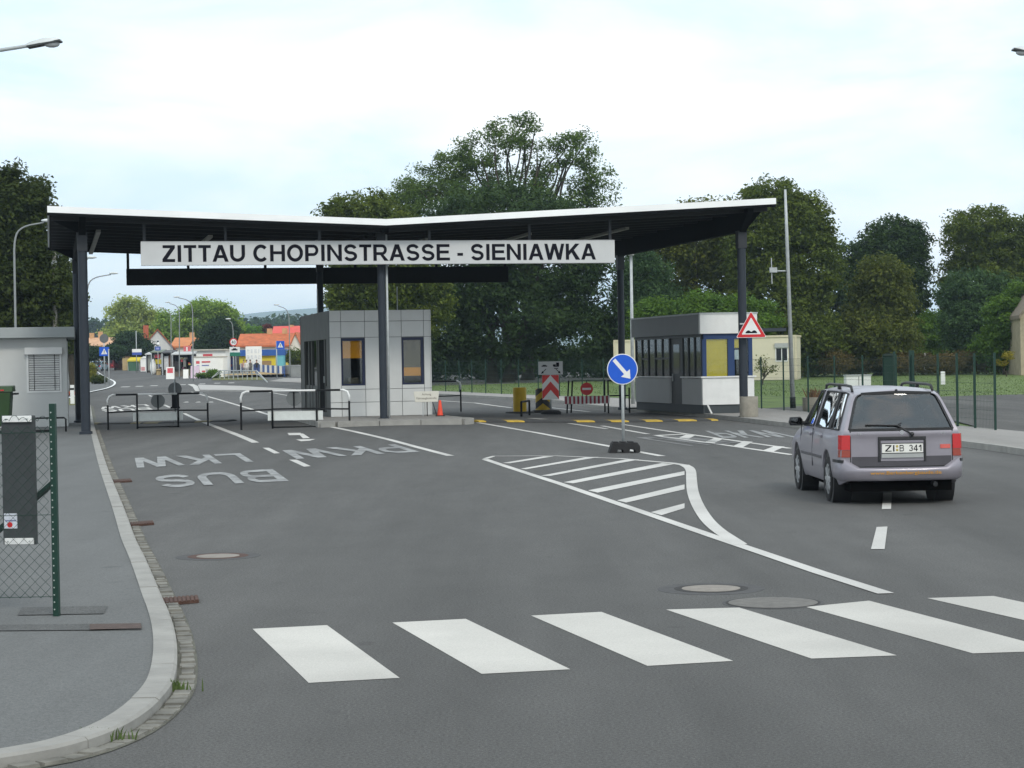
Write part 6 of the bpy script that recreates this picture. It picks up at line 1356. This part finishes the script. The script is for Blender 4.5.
# ------------------------------------------------------------------ the market beyond the border
def fbox(u0, u1, v0, v1, D):            # base point and size of a thing seen between these pixels at depth D
    a = px(u0, v1, D); b = px(u1, v1, D); x, w_ = a.x, b.x-a.x; g = zg(x+w_/2, D); return Vector((x, D, g)), w_, px(u0, v0, D).z-g, px(u0, v1, D).z-g
PALEW = mat('stall_white', (.84, .84, .80), .6, 0, .06, 1); DARKIN = mat('stall_interior', (.03, .028, .03), .8, 0, .4, 2); PINKR = mat('print_red', (.6, .08, .1), .6, 0, .3, 4); GREYB = mat('print_blue', (.1, .13, .35), .6, 0, .3, 4)
BLUEB = mat('stall_blue', (.02, .09, .33), .6, 0, .1, 1); YELB = mat('stall_yellow', (.62, .5, .03), .6, 0, .1, 1); CYANB = mat('booth_cyan', (.10, .34, .42), .6, 0, .08, 1); TAN = mat('crate_tan', (.45, .34, .18), .8, 0, .15, 3); WOODF = mat('plank_brown', (.20, .12, .07), .85, 0, .3, 2)
# white stalls with printed panels
p, w_, h, z0 = fbox(193, 226, 349.5, 374, 232); t = thing('market_stall', 'long white market kiosk with flat roof and a small red print above the white booth', 'market stall', p)
MB().box(0, w_, 0, 4, 0, h-.15).build('wall', PALEW, t); MB().box(-.2, w_+.2, -.4, 4.2, h-.148, h).build('roof', mat('stall_roof', (.5, .47, .4), .7), t); MB().box(1.2, 2.3, -.02, -.001, h-.85, h-.55).build('print', PINKR, t)
p, w_, h, z0 = fbox(194, 223.5, 356.5, 376, 212); t = thing('market_booth', 'white market booth with red and blue prints on its front', 'market booth', p)
MB().box(0, w_, 0, 3, -.1, h-.1).build('wall', PALEW, t); MB().box(-.06, w_+.06, -.08, 3.1, h-.098, h).build('roof', mat('stall_roof', (.5, .47, .4), .7), t); m = MB(); m2 = MB()
for zz in (h*.70, h*.26): m.box(.25, .62, -.02, -.001, zz-.1, zz+.18); m.box(.85, 1.75, -.02, -.001, zz, zz+.16)
for zz in (h*.55, h*.14): m2.box(.3, .6, -.02, -.001, zz-.05, zz+.06); m2.box(.85, 1.6, -.02, -.001, zz, zz+.10)
m.build('red_print', PINKR, t); m2.build('blue_print', GREYB, t)
# dark awning stall
def stall(lab, u0, u1, v0, v1, D, aw, goods):
    p, w_, h, _ = fbox(u0, u1, v0, v1, D); t = thing('market_stall', lab, 'market stall', p); m = MB(); m.box(0, w_, 2.0, 2.2, 0, h*.9); m.box(0, .12, 0, 2, 0, h*.9); m.box(w_-.12, w_, 0, 2, 0, h*.9); m.build('wall', DARKIN, t)
    MB().prism([(-.1, -.5, h*.86), (-.1, -.5, h*.90), (-.1, 2.3, h), (-.1, 2.3, h*.96)], (w_+.2, 0, 0)).build('awning', aw, t)
    MB().box(.15, w_-.15, .3, 1.2, 0, .85).build('counter', mat('stall_counter', (.18, .15, .12), .8, 0, .3, 2), t)
    for k, (a, b, z0, z1, mm) in enumerate(goods): MB().box(a*w_, b*w_, .1+.05*k, .5+.05*k, z0*h, z1*h).build('goods', mm, t)
    for k in range(14):
        cc = random.choice([(.5, .06, .07), (.65, .62, .55), (.08, .10, .3), (.5, .4, .1), (.1, .2, .1), (.3, .25, .2), (.7, .7, .7), (.35, .1, .2)]); x = random.uniform(.15, w_-.5); zz = random.choice([.86, .87, h*.45, h*.58, h*.68]); dx_ = random.uniform(.15, .4)
        MB().box(x, x+dx_, .15+.02*k, .4+.02*k, zz, zz+random.uniform(.15, .45)).build('goods', mat('wares_%d%d%d' % tuple(int(q*100) for q in cc), cc, .7, 0, .2, 4), t)
    for x in (.05, w_-.05): MB().box(x-.04, x+.04, -.45, -.37, 0, h*.87).build('post', M_GALV, t)
stall('market stall with pale awning and dark clothes left of the white booth', 173, 193.5, 351.5, 373.5, 222, mat('awning_grey', (.45, .46, .45), .7), [(.05, .4, .25, .6, DARKIN), (.5, .62, .2, .7, mat('cloth_grey', (.2, .2, .19), .9)), (.85, .98, .1, .8, mat('cloth_navy', (.02, .03, .12), .9)), (.45, .8, .05, .3, mat('cloth_olive', (.12, .12, .07), .9))])
stall('market stall with brown clothes rail and white goods under a dark roof', 163, 174, 350, 372, 235, mat('awning_dark2', (.06, .06, .065), .7), [(.1, .5, .2, .75, mat('cloth_white', (.6, .6, .6), .9)), (.5, .95, .1, .8, mat('cloth_brown', (.12, .06, .04), .9))])
stall('market stall stacked with red, yellow and white packages', 152, 163, 349.5, 371, 240, mat('awning_green', (.14, .17, .13), .7), [(.25, .75, .66, .8, PINKR), (.3, .85, .42, .6, YELB), (.7, .95, .3, .8, PALEW), (.1, .3, .2, .8, mat('cloth_grey', (.2, .2, .19), .9))])
stall('small grey market hut at the far left end of the stalls', 146.5, 152.5, 352, 370, 258, mat('awning_grey', (.45, .46, .45), .7), [(.2, .8, .1, .8, mat('hut_grey', (.30, .31, .28), .9))])
stall('dim market stall with a pale blue awning right of the white booth', 225, 237, 352, 371, 236, mat('awning_blue', (.42, .48, .52), .7), [(.1, .35, .2, .6, mat('cloth_grey', (.2, .2, .19), .9)), (.5, .9, .1, .75, mat('cloth_navy', (.02, .03, .12), .9))])
# boards, sacks and boxes before the stalls
def board(name, lab, cat, u0, u1, v0, v1, D, m_, pr=None, lean=.25):
    p, w_, h, z0 = fbox(u0, u1, v0, v1, D); t = thing(name, lab, cat, p); MB().prism([(0, 0, 0), (0, .04, 0), (0, lean+.04, h), (0, lean, h)], (w_, 0, 0)).build('board', m_, t); MB().prism([(0, lean*2, 0), (0, lean*2+.04, 0), (0, lean+.1, h), (0, lean+.06, h)], (w_, 0, 0)).build('rear_board', m_, t)
    if pr: MB().prism([(w_*.15, .0+lean*.5-.02, h*.5), (w_*.15, lean*.5-.005, h*.5), (w_*.15, lean*.9-.005, h*.9), (w_*.15, lean*.9-.02, h*.9)], (w_*.7, 0, 0)).build('print', pr, t)
board('poster_board', 'red and white folding poster board, left of the boards before the stalls', 'poster board', 166, 174, 367, 378, 205, PALEW, PINKR)
board('poster_board', 'plain white narrow folding board before the awning stall', 'poster board', 183, 188, 369.5, 377.5, 208, PALEW)
board('poster_board', 'wide pinkish white folding board leaning at the corner of the white booth', 'poster board', 190.5, 199, 366, 376, 208, mat('print_pink', (.66, .52, .62), .7, 0, .1, 2))
board('poster_board', 'small cream folding board before the printed white booth', 'poster board', 205, 210, 368.5, 376.5, 206, mat('board_cream', (.68, .66, .5), .7, 0, .1, 2), mat('print_grey', (.3, .3, .3), .7))
p, w_, h, _ = fbox(150, 156.5, 359, 371.5, 240); t = thing('white_sack', 'big white bulging sack standing before the package stall', 'sack', p); MB().ball((w_/2, 0, h*.46), (w_*.5, .45, h*.5), 14, 10).build('bag', PALEW, t, True); MB().ball((w_/2, 0, h*.93), (.12, .1, .16), 8, 6).build('knot', PALEW, t, True)
p, w_, h, _ = fbox(156.5, 161, 369, 373, 236); t = thing('cardboard_box', 'small tan cardboard box on the ground before the package stall', 'box', p); MB().box(0, w_, 0, .5, 0, h).build('carton', TAN, t); MB().prism([(0, -.01, h*.98), (0, -.18, h*.85), (0, -.18, h*.87), (0, -.01, h*1.0)], (w_, 0, 0)).build('flap', TAN, t)
p, w_, h, z0 = fbox(183.5, 190.5, 346.2, 352, 236); t = thing('roof_sign', 'red and white box sign on the roof of the awning stall', 'sign', p); MB().box(0, w_, 0, .5, z0, h).build('box', mat('sign_coral', (.62, .14, .15), .6, 0, .3, 3), t); MB().box(w_*.4, w_*.6, -.02, -.001, z0+.1, h-.1).build('white_figure', PALEW, t)
for x in (.1, w_-.1): MB().box(x-.03, x+.03, .2, .26, 0, z0).build('post', M_GALV, t)
p, w_, h, z0 = fbox(155, 160.5, 346.5, 350.5, 238); t = thing('small_sign', 'small blue sign with a white lamp on a post above the package stall', 'sign', p); MB().box(0, w_, 0, .08, z0, h).build('panel', BLUEB, t); MB().box(w_*.2, w_*.8, -.02, -.001, z0+.1, h-.12).build('print', mat('print_pale', (.3, .32, .6), .7), t); MB().box(w_/2-.04, w_/2+.04, .09, .16, 0, h).build('post', M_GALV, t); MB().ball((w_*.6, 0, h+.3), (.18, .15, .2), 8, 6).build('lamp', PALEW, t)
# yellow and blue stalls, white poster wall, cyan booth
p, w_, h, z0 = fbox(236, 285, 350, 370, 245); t = thing('market_pavilion', 'market pavilion with blue fascia over yellow shutters', 'market pavilion', p); MB().box(0, w_, .3, 4, 0, h-.75).build('wall', YELB, t); MB().box(-.1, w_+.1, -.1, 4.1, h-.75, h).build('fascia', BLUEB, t)
MB().box(w_*.53, w_*.72, .27, .299, h*.32, h*.5).build('print', mat('print_brown', (.3, .2, .1), .7), t); MB().box(.2, w_*.2, .25, .299, 0, h*.35).build('counter', DARKIN, t)
p, w_, h, z0 = fbox(246, 262, 346.5, 371, 240); t = thing('poster_wall', 'tall white board covered with posters before the blue and yellow pavilion', 'poster wall', p); MB().box(0, w_, 0, .12, .3, h).build('board', PALEW, t); m = MB(); 
for i in range(4):
    for j in range(3): m.box(w_*(.08+i*.23), w_*(.08+i*.23)+w_*.16, -.012, -.001, h*(.3+j*.22), h*(.3+j*.22)+h*.15)
m.build('posters', mat('poster_pale', (.70, .72, .72), .7, 0, .25, 5), t)
for x in (.2, w_-.2): MB().box(x-.06, x+.06, .13, .25, 0, h).build('post', M_GALV, t)
p, w_, h, z0 = fbox(276, 285, 349.5, 371.5, 226); t = thing('phone_booth', 'pale blue booth with darker blue top beside the striped fence', 'booth', p); MB().box(0, w_, 0, 1, 0, h*.76).build('body', CYANB, t); MB().box(-.03, w_+.03, -.03, 1.03, h*.762, h).build('top', BLUEB, t); MB().box(w_*.15, w_*.85, -.015, -.001, .3, h*.7).build('door', mat('booth_cyan2', (.13, .40, .47), .5, 0, .08, 1), t)
# striped fence, wall, railing
a, b = px(236, 372, 250), px(285, 380, 205); a = Vector((a.x, a.y, zg(a.x, a.y))); b = Vector((b.x, b.y, zg(b.x, b.y))); t = thing('striped_fence', 'low blue and white striped board fence before the market pavilion', 'fence', a); d = b-a; n = 22
for i in range(n): MB().bar(tuple(d*((i+.5)/n)+Vector((0, 0, -.1))), tuple(d*((i+.5)/n)+Vector((0, 0, 1.12))), .04, d.length/n*.98, tuple(d.normalized())).build('board', (PALEW, BLUEB)[i % 2], t)
MB().bar(tuple(d*0+Vector((.03, .06, .9))), tuple(d+Vector((.03, .06, .9))), .05).build('rail', M_LGREY, t)
a, b = px(285, 380, 206), px(330, 381, 200); a = Vector((a.x, a.y, zg(a.x, a.y))); b = Vector((b.x, b.y, zg(b.x, b.y))); t = thing('concrete_wall', 'low pale concrete wall between the striped fence and the tiled booth', 'wall', a); d = b-a; MB().bar(tuple(Vector((0, 0, .5))), tuple(d+Vector((0, 0, .5))), .2, 1.3).build('panel', mat('wall_pale', (.34, .34, .32), .9, 0, .15, 1), t); MB().bar(tuple(Vector((0, 0, 1.18))), tuple(d+Vector((0, 0, 1.18))), .28, .08).build('coping', mat('wall_cope', (.42, .42, .4), .9, 0, .1, 1), t)
tree('garden_bush', 'dark bush behind the low concrete wall by the booth', 296, 228, [(293, 357, 5, 8, 1), (300, 358, 5, 7, 1)], G_CHEST, .2, 90, 26, .35, .06, limbs=4, cat='bush')
o1, o2 = at(212, 379.5), at(267.5, 382); pts = [at(212, 379.3), at(220, 379), at(257, 380), at(267.5, 382.3)]; t = thing('guard_rail', 'galvanised steel guard rail with sloping ends on the verge before the market', 'guard rail', pts[0]); q = [p_-pts[0] for p_ in pts]
m = MB(); hgt = [.15, .85, .85, .0]; top = [q[i]+Vector((0, 0, hgt[i])) for i in range(4)]; m.tube(top, .05, 8); m.tube([v-Vector((0, 0, .25 if h_ > .3 else 0)) for v, h_ in zip(top, hgt)], .035, 8); m.build('rails', M_GALV, t, True)
for i in range(9): s = i/8; v = q[1].lerp(q[2], s); MB().box(v.x-.04, v.x+.04, v.y-.04, v.y+.04, v.z-.1, v.z+.85).build('post', M_GALV, t)
# traffic signs
def psign(lab, u, vb, D, items, u2=None, cat='sign', name='traffic_sign'):
    b = pz(u, D); t = thing(name, lab, cat, b); top = max(px(u, i[2], D).z for i in items)-b.z
    MB().tube([(0, .06, -.05), (0, .06, top)], .05, 8).build('post', M_GALV, t, True)
    for (typ, v1, v0, u0, u1, m_) in items:
        x0, x1 = px(u0, v0, D).x-b.x, px(u1, v0, D).x-b.x; z0, z1 = px(u, v1, D).z-b.z, px(u, v0, D).z-b.z; z0, z1 = min(z0, z1), max(z0, z1)
        if typ == 'disc': MB().disc_y(((x0+x1)/2, 0, (z0+z1)/2), (z1-z0)/2, .03).build('disc', m_, t)
        elif typ == 'limit':
            r = (z1-z0)/2; c = ((x0+x1)/2, 0, (z0+z1)/2); d = MB().disc_y(c, r, .03).build('disc', M_RED, t); MB().disc_y((c[0], -.01, c[2]), r*.76, .008).build('face', M_WHITE, d); captext('40', 'lettering', M_LETTER, d, (c[0], -.014, c[2]), r*.7, r*.95, .17)
        elif typ == 'ped':
            f = MB().box(x0, x1, 0, .03, z0, z1).build('panel', M_BLUE, t); cx = (x0+x1)/2; hh = z1-z0; MB().prism([(cx-hh*.34, -.008, z0+hh*.2), (cx+hh*.34, -.008, z0+hh*.2), (cx, -.008, z0+hh*.85)], (0, .006, 0)).build('white_triangle', M_WHITE, f)
            m = MB(); m.ball((cx, -.012, z0+hh*.6), (.035, .006, .035), 8, 6); m.box(cx-.025, cx+.025, -.014, -.009, z0+hh*.38, z0+hh*.57); m.bar((cx, -.011, z0+hh*.4), (cx-.1, -.011, z0+hh*.25), .035, .005); m.bar((cx, -.011, z0+hh*.4), (cx+.08, -.011, z0+hh*.24), .035, .005); m.build('walker_symbol', M_LETTER, f)
        else: MB().box(x0, x1, 0, .03, z0, z1).build('panel', m_, t)
    return t
psign('blue pedestrian crossing sign under a grey disc on the far left pavement', 104.3, 384, 172, [('ped', 356, 347, 99.2, 109, None), ('disc', 343, 334, 99.8, 108, M_SIGNBACK)])
psign('bare grey sign post beside the left pedestrian crossing sign', 108.7, 384, 170, [('p', 350.5, 349, 108, 109.4, M_GALV)], name='sign_post', cat='post')
psign('blue pedestrian crossing sign in front of the bright orange roof', 276.8, 380, 200, [('ped', 349.2, 341, 276.3, 284.3, None)])
tt_ = psign('round 40 speed limit sign over a white and a green panel', 233.4, 368, 198, [('limit', 346.2, 338, 229.5, 237.5, None), ('p', 352, 347, 229.4, 239.8, M_WHITE), ('p', 356.2, 352.4, 229.8, 240, mat('sign_green', (.01, .16, .10), .5, 0, .05))])
g = px(234.6, 349.2, 198)-tt_.location; m = MB(); m.box(g.x-.3, g.x+.28, -.012, -.002, g.z-.12, g.z+.0); m.box(g.x-.15, g.x+.15, -.012, -.002, g.z+.0, g.z+.1); m.build('car_symbol', M_LETTER, tt_)
tb_ = psign('white and blue board halfway up a tall post before the round dark bush', 136.6, 366, 262, [('p', 331.5, 331, 136.3, 136.9, M_GALV), ('p', 352.3, 349, 132, 141.5, PALEW), ('p', 355, 352.4, 132, 141.5, mat('board_blue', (.05, .1, .4), .6, 0, .05))])
# vehicles and bits at the far end of the road
def far_car(lab, u, v, D, rz, col, h=1.45, van=False):
    b = px(u, 365, D); b = Vector((b.x, D, zg(b.x, D))); t = thing('parked_van' if van else 'parked_car', lab, 'van' if van else 'car', b, rz, None); W2, L2 = (.95, 2.4) if van else (.83, 2.0)
    side = [(-L2, .28), (-L2-.03, .55), (-L2+.1, .85), (-L2+.25, .92), (-L2+.55, h-.06), (-L2+.9, h), (.35, h-.02), (.95, .95), (L2-.15, .80), (L2, .6), (L2, .3)] if not van else [(-L2, .3), (-L2, 1.0), (-L2+.1, h-.1), (-L2+.3, h), (1.2, h), (1.75, 1.15), (L2-.1, .95), (L2, .6), (L2, .3)]
    m = MB(); m.prism([(-W2, y, z) for y, z in side], (2*W2, 0, 0)); m.build('body', col, t, bevel=.06)
    m = MB(); m.prism([(-W2*.82, -L2+.24, .96), (W2*.82, -L2+.24, .96), (W2*.74, -L2+.52, h-.12), (-W2*.74, -L2+.52, h-.12)], (0, -.03, .0)) if not van else m.box(-.7, .7, -L2-.03, -L2+.0, 1.05, h-.2); m.build('rear_window', M_DARKGLASS if False else mat('pane_black', (.012, .014, .018), .15, 0, .0), t)
    for s in (-1, 1): MB().box(s*W2-.02, s*W2+.02, -L2+.7, .6, .98, h-.14).build('side_window', mat('pane_black', (.012, .014, .018), .15, 0, .0), t)
    for y in (-L2*.62, L2*.62):
        for s in (-1, 1): MB().tube([(s*(W2-.17), y, .29), (s*(W2+.01), y, .29)], .3, 16).build('wheel', M_RUBBER, t)
    for s in (-1, 1): MB().box(s*.68-.1, s*.68+.1, -L2-.05, -L2-.0, .62, .8).build('tail_lamp', M_RED, t)
far_car('small pale blue hatchback parked at the left of the far road', 99.5, 364, 282, R(-6), mat('hatch_blue', (.20, .29, .36), .35, .3, .05, 2))
far_car('dark red van parked behind the pale blue hatchback', 112, 363, 292, R(-4), mat('van_red', (.16, .02, .025), .45, .1, .15, 2), 1.9, True)
a = px(116, 367, 292); t = thing('plank_fence', 'brown plank fence across the end of the far road', 'fence', (a.x, 292, zg(a.x, 292))); k = 292/2000; m = MB(); 
for i in range(16): m.box(i*.3, i*.3+.27, 0, .06, -.1, 1.9+random.uniform(-.05, .05))
m.build('planks', WOODF, t); MB().box(-.1, 4.9, .062, .14, 1.5, 1.62).build('rail', M_STEELBOX, t)
p, w_, h, z0 = fbox(122.5, 129, 357.5, 367, 286); t = thing('tan_cabin', 'small tan cabin at the end of the far road', 'cabin', p); MB().box(0, w_, 0, 2, -.1, h).build('wall', TAN, t); MB().box(-.1, w_+.1, -.15, 2.1, h+.001, h+.12).build('roof', WOODF, t)
p, w_, h, z0 = fbox(128.5, 136.5, 361.5, 367.3, 280); t = thing('green_container', 'green container beneath the yellow canopy on the far road', 'container', p); MB().prism([(.0, 0, -.05), (w_, 0, -.05), (w_+.1, 0, h-.1), (-.1, 0, h-.1)], (0, 1.4, 0)).build('body', mat('skip_green', (.05, .12, .07), .7, 0, .15, 2), t); MB().box(-.14, w_+.14, -.05, 1.45, h-.099, h).build('rim', mat('skip_rim', (.04, .09, .055), .7), t)
p, w_, h, z0 = fbox(128.5, 141, 357.3, 361, 284); t = thing('yellow_canopy', 'yellow stall canopy at the end of the far road', 'canopy', p); MB().prism([(0, -1, z0), (0, -1, z0+.12), (0, 1.5, h), (0, 1.5, h-.1)], (w_, 0, 0)).build('cover', YELB, t); MB().box(0, w_, -1.03, -1.002, z0-.22, z0+.12).build('valance', YELB, t)
for x in (.1, w_-.1):
    for y in (-.9, 1.4): MB().box(x-.04, x+.04, y-.04, y+.04, -.1, z0+.05).build('post', M_GALV, t)
p, w_, h, z0 = fbox(140.5, 146.8, 356.5, 368, 272); t = thing('white_tent', 'small white tent with a red print beside the grey market hut', 'tent', p); MB().box(0, w_, 0, 2, -.1, h*.88).build('cloth', PALEW, t); MB().prism([(0, -.1, h*.881), (w_, -.1, h*.881), (w_/2, -.1, h)], (0, 2.2, 0)).build('roof', PALEW, t); MB().box(w_*.1, w_*.7, -.02, -.001, h*.05, h*.3).build('print', mat('print_rose', (.6, .3, .3), .7), t)
tree('lime_tree', 'big pale sunlit poplar tree left of the white gabled house', 133, 360, [(132, 307, 15, 11, 1), (118, 318, 11, 14, 1), (142, 316, 13, 15, 1), (155, 325, 11, 15, .9), (111, 330, 7, 11, .8), (128, 335, 24, 11, .9), (130, 322, 10, 12, .6)], G_PALE, .42, 230, 26, .95, .4, limbs=14)
tree('lime_tree', 'sunlit pale tree right of the three leaning street lamps', 205, 340, [(205, 308, 18, 8, 1), (195, 318, 16, 14, 1), (220, 315, 14, 12, 1), (188, 330, 10, 12, .8), (232, 325, 8, 14, .8)], G_FAR, .42, 240, 26, .9, .4, limbs=12)
tree('lime_tree', 'yellowish narrow tree behind the white gabled house', 168, 350, [(165, 330, 8, 18, 1), (172, 340, 8, 12, 1)], G_FAR, .4, 130, 26, .8, .3, limbs=6)
tree('round_tree', 'dark rounded tree left of the bright orange roof', 222, 285, [(222, 332, 16, 14, 1), (212, 342, 14, 12, 1), (230, 340, 14, 14, 1), (205, 347, 10, 8, .8)], G_FARD, .32, 420, 30, .6, .3, limbs=8)
tree('round_bush', 'round dark bush before the white gabled house', 130, 290, [(130, 344, 16, 12, 1), (120, 350, 12, 8, 1), (142, 348, 10, 9, 1)], G_FARD, .3, 340, 30, .55, .2, limbs=6, cat='bush')
tree('lime_tree', 'bright lime green tree peeping over the bright orange roof', 250, 420, [(250, 333, 14, 7, 1), (240, 336, 8, 6, .8), (260, 336, 8, 5, .7)], G_LIME, .45, 170, 26, .8, .25, limbs=6)
tree('copper_tree', 'tiny dark red tree beside the coral roof', 268, 420, [(268, 330, 4, 5, 1)], leaf_mat('copper_leaves', (.12, .02, .02)), .4, 34, 24, .5, .15, limbs=3)
tree('hedge_bush', 'green bush behind the pedestrian sign on the far left pavement', 95, 262, [(93, 354, 9, 6, 1), (112, 352, 10, 5, 1)], G_FARD, .28, 190, 28, .5, .1, limbs=4, cat='bush')
tree('tall_weed', 'yellowish tall weeds beside the far left lamp post', 91, 190, [(91, 372, 3.5, 9, 1)], leaf_mat('yellow_weed', (.22, .23, .04)), .16, 40, 22, .25, .03, limbs=5, cat='weed')
tree('verge_bush', 'low dark bush at the foot of the left pedestrian crossing sign', 99, 178, [(99, 380, 4, 2.6, 1)], G_CHESTD, .18, 50, 24, .25, .03, limbs=4, cat='bush')
tree('verge_bush', 'low green bush before the printed white booth', 213, 204, [(213, 374, 6, 3.5, 1), (202, 375, 4, 2.5, .7)], G_BUSH, .16, 70, 24, .25, .03, limbs=4, cat='bush')
p = at(71.5, 396, .02); t = thing('orange_tub', 'flat orange plastic tub on the grass between kiosk and left column', 'tub', p); MB().lathe([(.20, .02), (.36, .22), (.38, .25), (.33, .25), (.18, .06)], 20).build('tub', mat('tub_orange', (.55, .10, .02), .5, 0, .05), t, True); MB().lathe([(.395, .235), (.395, .265), (.33, .262)], 20).build('rim', mat('tub_orange', (.55, .10, .02), .5, 0, .05), t)
p = at(72.5, 404, .02); t = thing('white_post', 'white post on the grass strip between kiosk and left column', 'post', p); MB().box(-.1, .1, -.05, .05, 0, .95).build('body', M_WHITE, t, bevel=.02); MB().box(-.1, .1, -.053, -.051, .7, .8).build('band', M_BLACK, t)

# ------------------------------------------------------------------ people by the striped fence
def person(lab, u, D, rz, shirt, trousers, hair, stride, arm):
    b = pz(u, D); t = thing('person', lab, 'person', b, rz); s = stride
    J = [((0, 0, .95), (.15, .11)), ((0, 0, 1.12), (.135, .10)), ((0, 0, 1.34), (.17, .11)), ((0, 0, 1.47), (.075, .07)), ((0, .01, 1.56), (.055, .055)), ((0, .03, 1.66), (.085, .095)), ((0, .02, 1.75), (.055, .06)),
         ((.09, 0, .88), (.10, .10)), ((.10, s*.5, .50), (.07, .075)), ((.10, s*.7-.02, .09), (.045, .05)), ((.105, s*.7+.14, .035), (.04, .03)),
         ((-.09, 0, .88), (.10, .10)), ((-.10, -s*.35, .50), (.07, .075)), ((-.10, -s*.8, .10), (.045, .05)), ((-.105, -s*.8+.14, .035), (.04, .03)),
         ((.20, 0, 1.38), (.06, .06)), ((.26, -.03, 1.12), (.045, .045)), ((.25, arm, .90), (.035, .035)), ((.24, arm+.06, .80), (.04, .025)),
         ((-.20, 0, 1.38), (.06, .06)), ((-.26, .03, 1.12), (.045, .045)), ((-.25, .12-arm, .90), (.035, .035)), ((-.24, .16-arm, .80), (.04, .025))]
    E_ = [(0, 1), (1, 2), (2, 3), (3, 4), (4, 5), (5, 6), (0, 7), (7, 8), (8, 9), (9, 10), (0, 11), (11, 12), (12, 13), (13, 14), (2, 15), (15, 16), (16, 17), (17, 18), (2, 19), (19, 20), (20, 21), (21, 22)]
    me = bpy.data.meshes.new('body'); me.from_pydata([j[0] for j in J], E_, []); o = bpy.data.objects.new('body', me); COL.objects.link(o); o.parent = t
    m = o.modifiers.new('skin', 'SKIN'); m.use_smooth_shade = True
    for i, j in enumerate(J): me.skin_vertices[0].data[i].radius = j[1]
    me.skin_vertices[0].data[0].use_root = True
    o.modifiers.new('sub', 'SUBSURF').levels = 1; o.modifiers['sub'].render_levels = 2
    ms_ = bpy.data.materials.new('clothed_'+lab[:8]); ms_.use_nodes = True; n_ = ms_.node_tree; b_ = n_.nodes['Principled BSDF']; b_.inputs['Roughness'].default_value = .85
    tc_ = n_.nodes.new('ShaderNodeTexCoord'); sp_ = n_.nodes.new('ShaderNodeSeparateXYZ'); r_ = n_.nodes.new('ShaderNodeValToRGB'); r_.color_ramp.interpolation = 'CONSTANT'; el = r_.color_ramp.elements
    dv = n_.nodes.new('ShaderNodeMath'); dv.operation = 'DIVIDE'; dv.inputs[1].default_value = 1.8; n_.links.new(tc_.outputs['Object'], sp_.inputs[0]); n_.links.new(sp_.outputs[2], dv.inputs[0]); n_.links.new(dv.outputs[0], r_.inputs[0]); n_.links.new(r_.outputs[0], b_.inputs['Base Color'])
    el[0].position = 0; el[0].color = (.03, .025, .02, 1); el[1].position = .045; el[1].color = trousers+(1,)
    for pos, c in ((.53, shirt), (.815, (.42, .25, .18))): e = el.new(pos); e.color = tuple(c)+(1,)
    me.materials.append(ms_)
    MB().ball((0, .0, 1.725), (.10, .11, .085), 12, 8).build('hair', hair, t, True)
    return t
HD = mat('hair_dark', (.02, .015, .012), .7, 0, .1); HB = mat('hair_brown', (.08, .05, .03), .7, 0, .1)
person('person in a pale top walking by the market, leftmost of the four', 243.8, 216, R(180), (.45, .28, .2), (.10, .10, .13), HB, .12, .05)
person('person in a white shirt standing before the yellow stall', 246.5, 214, R(170), (.68, .68, .66), (.35, .36, .38), HB, .08, .1)
person('person in dull grey clothes between the white and the black shirt', 250.3, 215, R(150), (.13, .12, .11), (.10, .10, .10), HD, .14, .02)
person('person in a black shirt and blue trousers nearest the striped fence', 256.7, 212, R(200), (.015, .015, .018), (.03, .05, .18), HD, .1, .08)

# ------------------------------------------------------------------ air
hz = MB(); hz.box(-9200, 9200, -110, 7600, -12, 200); ho = hz.build('haze', mat('haze_air', (1, 1, 1), 1, 0, 0)); tag(ho, 'thin pale air over the whole scene', 'haze', kind='stuff')
hm = _m['haze_air']; hn = hm.node_tree; hn.nodes.clear(); o_ = hn.nodes.new('ShaderNodeOutputMaterial'); pv = hn.nodes.new('ShaderNodeVolumePrincipled'); pv.inputs['Density'].default_value = HAZE; pv.inputs['Color'].default_value = (.66, .83, 1.0, 1); pv.inputs['Anisotropy'].default_value = .2
hn.links.new(pv.outputs[0], o_.inputs['Volume'])
